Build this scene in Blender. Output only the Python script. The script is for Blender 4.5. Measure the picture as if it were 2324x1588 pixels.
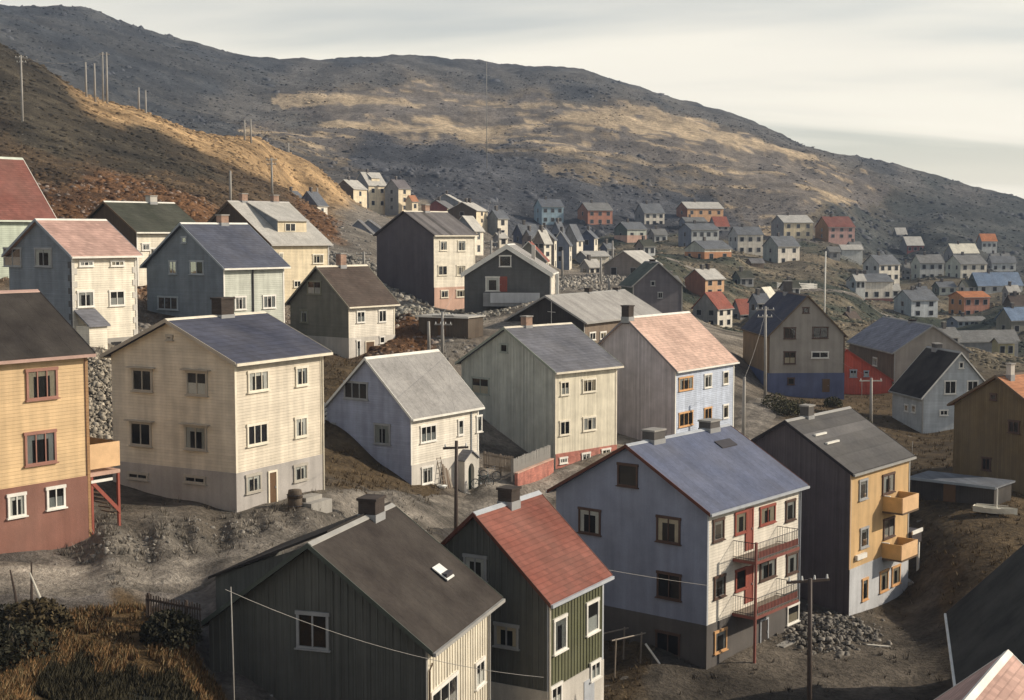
"""Hillside town of gabled wooden houses below a bare heath hill, low autumn sun from the right."""
import bpy, bmesh, math, random
import numpy as np
from mathutils import Vector
random.seed(7); RNG=np.random.default_rng(11)
sc=bpy.context.scene; col=sc.collection
for o in list(bpy.data.objects): bpy.data.objects.remove(o)
R=math.radians
# ---------------------------------------------------------------- camera, sky, sun, exposure
CAMZ=30.0
cam=bpy.data.cameras.new('camera'); cam.lens=50.0; cam.sensor_width=36.0; cam.sensor_fit='HORIZONTAL'; cam.clip_start=.5; cam.clip_end=6000
camo=bpy.data.objects.new('camera',cam); col.objects.link(camo); camo.location=(0,0,CAMZ); camo.rotation_euler=(R(90)-math.atan(264/(50/36*2324)),0,0); sc.camera=camo
SUN_AZ=R(8.0); SUN_EL=R(27.0)       # bearing from +X towards +Y, height
sdir=Vector((math.cos(SUN_EL)*math.cos(SUN_AZ),math.cos(SUN_EL)*math.sin(SUN_AZ),math.sin(SUN_EL)))
sun=bpy.data.lights.new('sun','SUN'); sun.energy=5.0; sun.angle=R(.55); sun.color=(1.0,.885,.72)
suno=bpy.data.objects.new('sun',sun); col.objects.link(suno); suno.rotation_euler=sdir.to_track_quat('Z','Y').to_euler(); suno.location=(120,20,120)
world=bpy.data.worlds.new('World'); sc.world=world; world.use_nodes=True
def nodes_of(nt): nt.nodes.clear(); return nt.nodes,nt.links
N,L=nodes_of(world.node_tree)
sky=N.new('ShaderNodeTexSky'); sky.sky_type='NISHITA'; sky.sun_disc=False; sky.sun_elevation=SUN_EL; sky.sun_rotation=R(90)-SUN_AZ; sky.air_density=1.0; sky.dust_density=1.6; sky.ozone_density=1.2
tc=N.new('ShaderNodeTexCoord'); sep=N.new('ShaderNodeSeparateXYZ'); L.new(tc.outputs['Generated'],sep.inputs[0])
def mth(N,L,op,a,b=None,c=None,clamp=False):
    m=N.new('ShaderNodeMath'); m.operation=op; m.use_clamp=clamp
    for i,v in enumerate((a,b,c)):
        if v is None: continue
        if isinstance(v,(int,float)): m.inputs[i].default_value=v
        else: L.new(v,m.inputs[i])
    return m.outputs[0]
# high thin cloud sheet: direction projected on a plane overhead
zz=mth(N,L,'MAXIMUM',sep.outputs[2],0.0); zz=mth(N,L,'ADD',zz,.16)
cu=mth(N,L,'DIVIDE',sep.outputs[0],zz); cv=mth(N,L,'DIVIDE',sep.outputs[1],zz)
cmb=N.new('ShaderNodeCombineXYZ'); L.new(mth(N,L,'MULTIPLY',cu,.55),cmb.inputs[0]); L.new(mth(N,L,'MULTIPLY',cv,1.5),cmb.inputs[1])
mp=N.new('ShaderNodeMapping'); mp.inputs['Rotation'].default_value=(0,0,R(-16)); mp.inputs['Location'].default_value=(0.2,3.3,0); L.new(cmb.outputs[0],mp.inputs[0])
nz=N.new('ShaderNodeTexNoise'); nz.inputs['Scale'].default_value=.62; nz.inputs['Detail'].default_value=5; nz.inputs['Roughness'].default_value=.46; nz.inputs['Distortion'].default_value=.35; L.new(mp.outputs[0],nz.inputs[0])
cr=N.new('ShaderNodeValToRGB'); cr.color_ramp.elements[0].position=.22; cr.color_ramp.elements[1].position=.53; cr.color_ramp.interpolation='EASE'; L.new(nz.outputs[0],cr.inputs[0])
nz2=N.new('ShaderNodeTexNoise'); nz2.inputs['Scale'].default_value=1.7; nz2.inputs['Detail'].default_value=5; L.new(mp.outputs[0],nz2.inputs[0])
ccol=N.new('ShaderNodeMixRGB'); ccol.inputs[1].default_value=(21.5,20.2,17.4,1); ccol.inputs[2].default_value=(26.0,24.2,20.0,1); L.new(nz2.outputs[0],ccol.inputs[0])
skyg=N.new('ShaderNodeMixRGB'); skyg.blend_type='MULTIPLY'; skyg.inputs[0].default_value=1; skyg.inputs[2].default_value=(1.75,1.85,1.85,1); L.new(sky.outputs[0],skyg.inputs[1])
# cloud sheet cut steeply above the view to lower ambient light on shaded walls
thin=N.new('ShaderNodeMapRange'); thin.inputs[1].default_value=.12; thin.inputs[2].default_value=.5; thin.inputs[3].default_value=.96; thin.inputs[4].default_value=.12; L.new(sep.outputs[2],thin.inputs[0])
mx=N.new('ShaderNodeMixRGB'); 
low=N.new('ShaderNodeMapRange'); low.inputs[1].default_value=.02; low.inputs[2].default_value=.12; low.inputs[3].default_value=.8; low.inputs[4].default_value=0; L.new(sep.outputs[2],low.inputs[0])
L.new(mth(N,L,'MAXIMUM',mth(N,L,'MULTIPLY',cr.outputs[0],thin.outputs[0]),low.outputs[0]),mx.inputs[0]); L.new(skyg.outputs[0],mx.inputs[1]); L.new(ccol.outputs[0],mx.inputs[2])
bg=N.new('ShaderNodeBackground'); bg.inputs[1].default_value=.05; L.new(mx.outputs[0],bg.inputs[0]); wo=N.new('ShaderNodeOutputWorld'); L.new(bg.outputs[0],wo.inputs[0])
sc.view_settings.view_transform='Standard'; sc.view_settings.look='None'; sc.view_settings.exposure=-0.05; sc.view_settings.gamma=1; sc.view_settings.use_curve_mapping=False
sc.cycles.max_bounces=6; sc.cycles.diffuse_bounces=3; sc.cycles.glossy_bounces=2; sc.cycles.transparent_max_bounces=8; sc.cycles.volume_bounces=0; sc.cycles.caustics_reflective=False; sc.cycles.caustics_refractive=False
# ---------------------------------------------------------------- materials
PAL={}
def P(kind,*names_rgb,**kw):
    for n,c in names_rgb: PAL[n]=(kind,c,kw)
P('clap',('cream',(0.68,0.6,0.48)),('whitewall',(.76,.70,.60)),('whitecream',(.80,.73,.60)),('orangeyellow',(0.66,0.46,0.25)),('periwinkle',(0.37,0.39,0.49)),('lightblue',(.50,.56,.68)),('slatewall',(0.2,0.23,0.265)),('slatewall2',(0.21,0.235,0.265)),('palegreygreen',(.52,.54,.47)),('paleyellow',(.76,.64,.44)),('palegreen',(.50,.56,.46)),('whiteblue',(.52,.55,.57)),('greywhite',(.50,.51,.50)),('creamfar',(.80,.68,.48)),('greywall',(.27,.27,.27)),('darkbluewall',(.09,.11,.17)),('bluegreywall',(.20,.23,.29)),('darkredwall',(.22,.06,.055)),('greybrownwall',(.26,.225,.20)),('lightbluefar',(.33,.45,.52)),('salmonwall',(0.5,0.22,0.145)),('rustwall',(.28,.12,.07)),('orangewall',(0.62,0.36,0.19)),('orangewall2',(0.46,0.21,0.08)),('pinkwall',(.55,.33,.29)),('ochre',(.45,.27,.10)),('ochre2',(.35,.19,.08)),('bluegreypale',(.36,.41,.43)),('yellowshed',(.42,.38,.22)),('darkgreenfar',(.10,.13,.115)),('greygreen2',(.30,.33,.31)),('olivegrey',(0.22,0.21,0.165)),('charcoal',(0.1,0.1,0.098)),('darkplum2',(.14,.13,.145)),w=.16)
P('board',('creamboard',(.72,.66,.54)),('darkgreen',(0.1,0.103,0.093)),('olivegreen',(0.111,0.115,0.0595)),('creamboard2',(.74,.68,.54)),('greygreen',(0.52,0.525,0.455)),('purplegrey',(0.56,0.5,0.515)),('darktimber',(.035,.03,.028)),('browntimber',(.20,.15,.11)),('browntimber2',(.09,.065,.045)),('ochretimber',(.38,.25,.14)),('blackwall',(0.1,0.08,0.083)),('redwall',(0.48,0.085,0.055)),('olivebrown',(0.17,0.12,0.06)),w=.18)
P('plaster',('blue',(0.29,0.32,0.42)),('yellow',(0.62,0.41,0.2)),('darkplum',(0.125,0.112,0.125)),('beige',(0.36,0.325,0.285)),('greyconc',(0.11,0.1,0.095)),('whiteconc',(.62,.58,.52)),('greyplaster',(.44,.41,.385)),('brickred',(0.26,0.12,0.09)),('paleconc',(.55,.56,.58)),('pinkplaster',(.62,.40,.31)),('bluebase',(.11,.13,.235)),('orangebase',(.55,.26,.13)),('redbrownbase',(.22,.09,.07)),('concrete',(.36,.34,.31)),('stonewhite',(.6,.58,.54)))
P('brick',('darkbrick',(.05,.036,.03)),('pinkbrick',(.56,.215,.165)),('pinkbrick2',(.42,.27,.20)))
P('slate',('slateblue',(0.06,0.066,0.098)),('slateblue2',(0.082,0.09,0.122)),('slategrey',(0.145,0.148,0.17)),('greyroof2',(0.168,0.164,0.168)),('greyroof3',(0.189,0.189,0.185)),('lilacroof',(.235,.235,.27)),('bluegreyroof',(0.119,0.13,0.15)),('greyblueroof',(0.14,0.15,0.164)),('mossroof',(0.0525,0.056,0.042)),('mossgreenroof',(0.098,0.119,0.098)),('indigoroof',(0.049,0.0525,0.0805)),('purpleroof',(0.147,0.133,0.14)),('brownroof',(0.0805,0.0595,0.049)),('pinkroof',(0.47,0.3,0.25)),('redroof',(0.22,0.075,0.055)),('redroof2',(0.27,0.085,0.06)),('redbrownroof',(.20,.075,.06)),('orangeroof',(0.42,0.19,0.1)),('orangeroof2',(.45,.17,.07)),('blueroof2',(.16,.22,.32)),('salmonroof',(0.6,0.41,0.33)))
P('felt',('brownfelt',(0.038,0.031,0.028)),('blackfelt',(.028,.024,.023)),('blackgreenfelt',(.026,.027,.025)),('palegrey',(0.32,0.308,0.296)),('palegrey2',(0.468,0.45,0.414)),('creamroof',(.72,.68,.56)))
P('seam',('blueroof',(0.11,0.128,0.195)),('greystripe',(0.1,0.096,0.096)),('greystripe2',(0.136,0.126,0.126)),('palemetal',(0.352,0.336,0.316)))
P('paint',('darkgreentrim',(.075,.085,.07)),('greytrim',(.33,.32,.30)),('redbrowntrim',(.12,.045,.03)),('bluegreytrim',(.42,.44,.47)),('blacktrim',(.03,.025,.025)),('greybeigetrim',(.40,.36,.30)),('creamtrim',(.76,.69,.56)),('redgreytrim',(.45,.30,.25)),('whitetrim',(.80,.77,.70)),('greygreentrim',(.30,.32,.26)),('purpletrim',(.20,.18,.19)),('darktrim',(.06,.05,.05)),('olivetrim',(.30,.28,.21)),('slatetrim',(.30,.33,.36)),('browntrim',(.14,.095,.06)),('palegreytrim',(.5,.48,.45)),('palegreentrim',(.6,.64,.55)),('redtrim',(.30,.06,.04)),
 ('greyfr',(.34,.34,.34)),('whitefr',(.78,.75,.69)),('brownfr',(.10,.06,.045)),('redfr',(0.3,0.085,0.06)),('orangefr',(.62,.36,.17)),('beigefr',(.42,.385,.33)),('creamfr',(.76,.70,.58)),('redbrownfr',(.34,.17,.13)),('greygreenfr',(.34,.36,.31)),('olivefr',(.28,.27,.20)),('slatefr',(.38,.41,.44)),('bluegreyfr',(.32,.37,.42)),
 ('red',(0.26,0.075,0.055)),('darkdoor',(.05,.04,.035)),('browndoor',(.13,.075,.04)),('greendoor',(.055,.075,.055)),('bluedoor',(.06,.08,.12)),('polewood',(.075,.055,.045)),('polegrey',(.33,.31,.28)),('weathered',(.24,.20,.16)),('metal',(.30,.30,.30)),('iron',(.05,.045,.05)),('redsteel',(0.23,0.085,0.068)),('ceramic',(.75,.75,.72)),('rubber',(.03,.03,.03)),('bikegreen',(.05,.09,.09)),('chrome',(.5,.5,.5)),('curtain',(.66,.64,.60)),('curtainw',(.62,.52,.38)),('curtaing',(.42,.43,.42)),('dark',(.012,.011,.012)),('quoin',(.10,.10,.105)),('quoinl',(.55,.52,.47)),('plank',(.62,.58,.50)),('boatwhite',(.74,.70,.60)),('orangepanel',(.72,.47,.26)),('yellowpanel',(.66,.41,.17)),('wire',(.35,.33,.30)),('rubbish',(.10,.08,.07)))
MATS={}
def mat(name):
    if name in MATS: return MATS[name]
    kind,c,kw=PAL[name]
    m=bpy.data.materials.new(name); MATS[name]=m; m.use_nodes=True; N,L=nodes_of(m.node_tree)
    out=N.new('ShaderNodeOutputMaterial'); b=N.new('ShaderNodeBsdfPrincipled'); L.new(b.outputs[0],out.inputs[0])
    tc=N.new('ShaderNodeTexCoord'); sp=N.new('ShaderNodeSeparateXYZ'); L.new(tc.outputs['Object'],sp.inputs[0])
    rough={'clap':.62,'board':.72,'plaster':.85,'brick':.85,'slate':.78,'felt':.88,'seam':.7,'paint':.55}[kind]
    b.inputs['Roughness'].default_value=rough; b.inputs['Specular IOR Level'].default_value=.10 if kind in('slate','felt','seam') else .25
    def noise(scale,detail=4,vec=None,rgh=.55):
        n=N.new('ShaderNodeTexNoise'); n.inputs['Scale'].default_value=scale; n.inputs['Detail'].default_value=detail; n.inputs['Roughness'].default_value=rgh; L.new(vec or tc.outputs['Object'],n.inputs[0]); return n.outputs[0]
    def ramp(v,a,b_): 
        r=N.new('ShaderNodeMapRange'); r.inputs[1].default_value=.3; r.inputs[2].default_value=.7; r.inputs[3].default_value=a; r.inputs[4].default_value=b_; L.new(v,r.inputs[0]); return r.outputs[0]
    def mul(*fs):
        v=fs[0]
        for f in fs[1:]: v=mth(N,L,'MULTIPLY',v,f)
        return v
    bumpsrc=None; bd=.02
    mpz=N.new('ShaderNodeMapping'); mpz.inputs['Scale'].default_value=(2.2,2.2,.16); L.new(tc.outputs['Object'],mpz.inputs[0])
    xy=mth(N,L,'ADD',sp.outputs[0],sp.outputs[1])
    def white(v):
        w=N.new('ShaderNodeTexWhiteNoise'); w.noise_dimensions='1D'; L.new(v,w.inputs['W']); return w.outputs[0]
    if kind=='clap':
        t=mth(N,L,'DIVIDE',sp.outputs[2],kw['w']); fr=mth(N,L,'FRACT',t); fl=mth(N,L,'FLOOR',t)
        wn=white(fl); fac=mul(ramp(noise(.9),.82,1.1),ramp(noise(1.0,6,mpz.outputs[0]),.82,1.09),mth(N,L,'MULTIPLY_ADD',wn,.09,.95))
        groove=mth(N,L,'GREATER_THAN',fr,.90); fac=mul(fac,mth(N,L,'MULTIPLY_ADD',groove,-.13,1.0))
        bumpsrc=mth(N,L,'SUBTRACT',1.0,fr); bd=.024
    elif kind=='board':
        t=mth(N,L,'DIVIDE',xy,kw['w']); fr=mth(N,L,'FRACT',t); fl=mth(N,L,'FLOOR',t)
        mpw=N.new('ShaderNodeMapping'); mpw.inputs['Scale'].default_value=(9,9,.5); L.new(tc.outputs['Object'],mpw.inputs[0])
        fac=mul(ramp(noise(.8),.82,1.12),mth(N,L,'MULTIPLY_ADD',white(fl),.26,.87),ramp(noise(1.0,5,mpw.outputs[0]),.86,1.1))
        bat=mth(N,L,'LESS_THAN',fr,.26); gap=mth(N,L,'GREATER_THAN',fr,.93); fac=mul(fac,mth(N,L,'MULTIPLY_ADD',gap,-.25,1.0))
        bumpsrc=bat; bd=.03
    elif kind=='plaster':
        fac=mul(ramp(noise(.6,6),.82,1.1),ramp(noise(1.0,5,mpz.outputs[0]),.82,1.06),ramp(noise(14,3),.93,1.06)); bumpsrc=noise(22,4); bd=.012
    elif kind=='brick':
        br=N.new('ShaderNodeTexBrick'); br.inputs['Scale'].default_value=1; br.inputs['Brick Width'].default_value=.25; br.inputs['Row Height'].default_value=.085; br.inputs['Mortar Size'].default_value=.008
        cb=N.new('ShaderNodeCombineXYZ'); L.new(xy,cb.inputs[0]); L.new(sp.outputs[2],cb.inputs[1]); L.new(cb.outputs[0],br.inputs[0])
        br.inputs['Color1'].default_value=(.8,.8,.8,1); br.inputs['Color2'].default_value=(1.1,1.1,1.1,1); br.inputs['Mortar'].default_value=(.95,.95,.95,1)
        fac=mul(ramp(noise(1.6,6),.62,1.18),br.outputs[0],ramp(noise(1.0,5,mpz.outputs[0]),.8,1.1)); bumpsrc=br.outputs[1]; bd=-.012
    elif kind=='slate':
        t=mth(N,L,'DIVIDE',sp.outputs[2],.17); fl=mth(N,L,'FLOOR',t); fr=mth(N,L,'FRACT',t)
        t2=mth(N,L,'ADD',mth(N,L,'DIVIDE',xy,.34),mth(N,L,'MULTIPLY',fl,.5)); wn=white(mth(N,L,'ADD',mth(N,L,'FLOOR',t2),mth(N,L,'MULTIPLY',fl,37.7)))
        fac=mul(mth(N,L,'MULTIPLY_ADD',wn,.26,.87),mth(N,L,'MULTIPLY_ADD',mth(N,L,'GREATER_THAN',fr,.84),-.2,1.03),ramp(noise(.5,6),.78,1.2),ramp(noise(3.0,4),.9,1.08)); bumpsrc=mth(N,L,'ADD',mth(N,L,'SUBTRACT',1.0,fr),mth(N,L,'MULTIPLY',wn,.4)); bd=.03
    elif kind=='felt':
        t=mth(N,L,'DIVIDE',sp.outputs[0],1.0); fr=mth(N,L,'FRACT',t); seam=mth(N,L,'LESS_THAN',fr,.05)
        fac=mul(ramp(noise(.7,6),.8,1.18),ramp(noise(5,5),.85,1.12),ramp(noise(60,2),.88,1.12),mth(N,L,'MULTIPLY_ADD',seam,-.1,1.0)); bumpsrc=mth(N,L,'ADD',noise(9,4),seam); bd=.015
    elif kind=='seam':
        t=mth(N,L,'DIVIDE',sp.outputs[2] if name=='greystripe' else sp.outputs[0],.42 if name=='greystripe' else .62); fr=mth(N,L,'FRACT',t); fl=mth(N,L,'FLOOR',t); seam=mth(N,L,'LESS_THAN',fr,.09); wn=white(fl)
        amp=.9 if 'stripe' in name else .2
        fac=mul(mth(N,L,'MULTIPLY_ADD',wn,amp,1-amp/2),ramp(noise(.5,6),.84,1.14),ramp(noise(4,5),.88,1.1)); bumpsrc=seam; bd=.04
    else:
        fac=mul(ramp(noise(1.3,5),.85,1.1),ramp(noise(18,3),.93,1.06)); bumpsrc=noise(30,3); bd=.004
    mxc=N.new('ShaderNodeMixRGB'); mxc.blend_type='MULTIPLY'; mxc.inputs[0].default_value=1; mxc.inputs[1].default_value=(*c,1)
    L.new(fac,mxc.inputs[2]); L.new(mxc.outputs[0],b.inputs['Base Color'])
    if kind!='paint' :
        # uneven weathering: a little of a neutral dust tone in patches
        d=N.new('ShaderNodeMixRGB'); d.inputs[2].default_value=(.30,.27,.23,1); L.new(mth(N,L,'MULTIPLY',ramp(noise(.35,6),0,1),.10 if kind in('clap','plaster') else .14,clamp=True),d.inputs[0]); L.new(mxc.outputs[0],d.inputs[1]); L.new(d.outputs[0],b.inputs['Base Color'])
    bp=N.new('ShaderNodeBump'); bp.inputs['Strength'].default_value=1.0; bp.inputs['Distance'].default_value=abs(bd); bp.invert=bd<0; L.new(bumpsrc,bp.inputs['Height']); L.new(bp.outputs[0],b.inputs['Normal'])
    return m
def glassmat():
    if 'glass' in MATS: return MATS['glass']
    m=bpy.data.materials.new('glass'); MATS['glass']=m; m.use_nodes=True; N,L=nodes_of(m.node_tree); out=N.new('ShaderNodeOutputMaterial')
    t=N.new('ShaderNodeBsdfTransparent'); t.inputs[0].default_value=(.85,.87,.86,1); g=N.new('ShaderNodeBsdfGlossy'); g.inputs[1].default_value=.06
    lw=N.new('ShaderNodeLayerWeight'); lw.inputs[0].default_value=.25; f=mth(N,L,'MULTIPLY_ADD',lw.outputs[0],.6,.05)
    tcn=N.new('ShaderNodeTexCoord'); nn=N.new('ShaderNodeTexNoise'); nn.inputs['Scale'].default_value=1.6; L.new(tcn.outputs['Object'],nn.inputs[0]); bp=N.new('ShaderNodeBump'); bp.inputs['Distance'].default_value=.02; bp.inputs['Strength'].default_value=.4; L.new(nn.outputs[0],bp.inputs['Height']); L.new(bp.outputs[0],g.inputs['Normal'])
    mx=N.new('ShaderNodeMixShader'); L.new(f,mx.inputs[0]); L.new(t.outputs[0],mx.inputs[1]); L.new(g.outputs[0],mx.inputs[2]); L.new(mx.outputs[0],out.inputs[0]); return m
def darkglass():
    if 'darkglass' in MATS: return MATS['darkglass']
    m=bpy.data.materials.new('darkglass'); MATS['darkglass']=m; m.use_nodes=True; N,L=nodes_of(m.node_tree); out=N.new('ShaderNodeOutputMaterial'); b=N.new('ShaderNodeBsdfPrincipled'); L.new(b.outputs[0],out.inputs[0]); b.inputs['Base Color'].default_value=(.025,.027,.03,1); b.inputs['Roughness'].default_value=.15
    tcn=N.new('ShaderNodeTexCoord'); nn=N.new('ShaderNodeTexNoise'); nn.inputs['Scale'].default_value=2.5; L.new(tcn.outputs['Object'],nn.inputs[0]); cr=N.new('ShaderNodeValToRGB'); cr.color_ramp.elements[0].color=(.015,.016,.018,1); cr.color_ramp.elements[1].color=(.10,.10,.10,1); cr.color_ramp.elements[0].position=.5; L.new(nn.outputs[0],cr.inputs[0]); L.new(cr.outputs[0],b.inputs['Base Color']); return m
# ---------------------------------------------------------------- mesh helpers
class MB:
    def __init__(s): s.v=[]; s.f=[]; s.m=[]; s.mats=[]
    def mi(s,m):
        if m is None: return 0
        if m not in s.mats: s.mats.append(m)
        return s.mats.index(m)
    def quad(s,*p,m=None):
        i=len(s.v); s.v+= [tuple(q) for q in p]; s.f.append(tuple(range(i,i+len(p)))); s.m.append(s.mi(m)); return s
    def hexa(s,b,t,m=None):
        """b,t: matching loops of points, bottom and top"""
        i=len(s.v); n=len(b); s.v+=[tuple(q) for q in b]+[tuple(q) for q in t]; k=s.mi(m)
        s.f.append(tuple(range(i,i+n))); s.f.append(tuple(range(i+n,i+2*n))); s.m+=[k,k]
        for j in range(n): s.f.append((i+j,i+(j+1)%n,i+n+(j+1)%n,i+n+j)); s.m.append(k)
        return s
    def box(s,x0,x1,y0,y1,z0,z1,m=None,fn=None):
        b=[(x0,y0,z0),(x1,y0,z0),(x1,y1,z0),(x0,y1,z0)]; t=[(x0,y0,z1),(x1,y0,z1),(x1,y1,z1),(x0,y1,z1)]
        if fn: b=[fn(*p) for p in b]; t=[fn(*p) for p in t]
        return s.hexa(b,t,m)
    def tube(s,pts,r,n=6,m=None,r2=None,caps=True):
        pts=[Vector(p) for p in pts]; k=s.mi(m); i0=len(s.v); up=Vector((0,0,1))
        for a,p in enumerate(pts):
            d=(pts[min(a+1,len(pts)-1)]-pts[max(a-1,0)]).normalized(); u=d.cross(up)
            if u.length<.05: u=d.cross(Vector((1,0,0)))
            u.normalize(); w=d.cross(u); rr=r if r2 is None else r+(r2-r)*a/(len(pts)-1)
            for j in range(n):
                t=2*math.pi*j/n; s.v.append(tuple(p+u*rr*math.cos(t)+w*rr*math.sin(t)))
        for a in range(len(pts)-1):
            for j in range(n): s.f.append((i0+a*n+j,i0+a*n+(j+1)%n,i0+(a+1)*n+(j+1)%n,i0+(a+1)*n+j)); s.m.append(k)
        if caps:
            s.f.append(tuple(i0+j for j in range(n))); e=i0+(len(pts)-1)*n; s.f.append(tuple(e+j for j in range(n))); s.m+=[k,k]
        return s
    def build(s,name,m=None,parent=None,smooth=False):
        me=bpy.data.meshes.new(name); me.from_pydata(s.v,[],s.f)
        for q in (s.mats or [m]): me.materials.append(mat(q) if isinstance(q,str) else q)
        if s.mats: me.polygons.foreach_set('material_index',s.m)
        bm=bmesh.new(); bm.from_mesh(me); bmesh.ops.recalc_face_normals(bm,faces=bm.faces); bm.to_mesh(me); bm.free()
        if smooth: me.polygons.foreach_set('use_smooth',[True]*len(me.polygons))
        o=bpy.data.objects.new(name,me); col.objects.link(o); o.parent=parent; return o
def tag(o,label=None,cat=None,group=None,kind=None):
    for k,v in (('label',label),('category',cat),('group',group),('kind',kind)):
        if v: o[k]=v
    return o
def empty(name,loc,rz,label,cat,group=None):
    o=bpy.data.objects.new(name,None); o.empty_display_size=.5; col.objects.link(o); o.location=loc; o.rotation_euler=(0,0,rz); return tag(o,label,cat,group)
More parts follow.
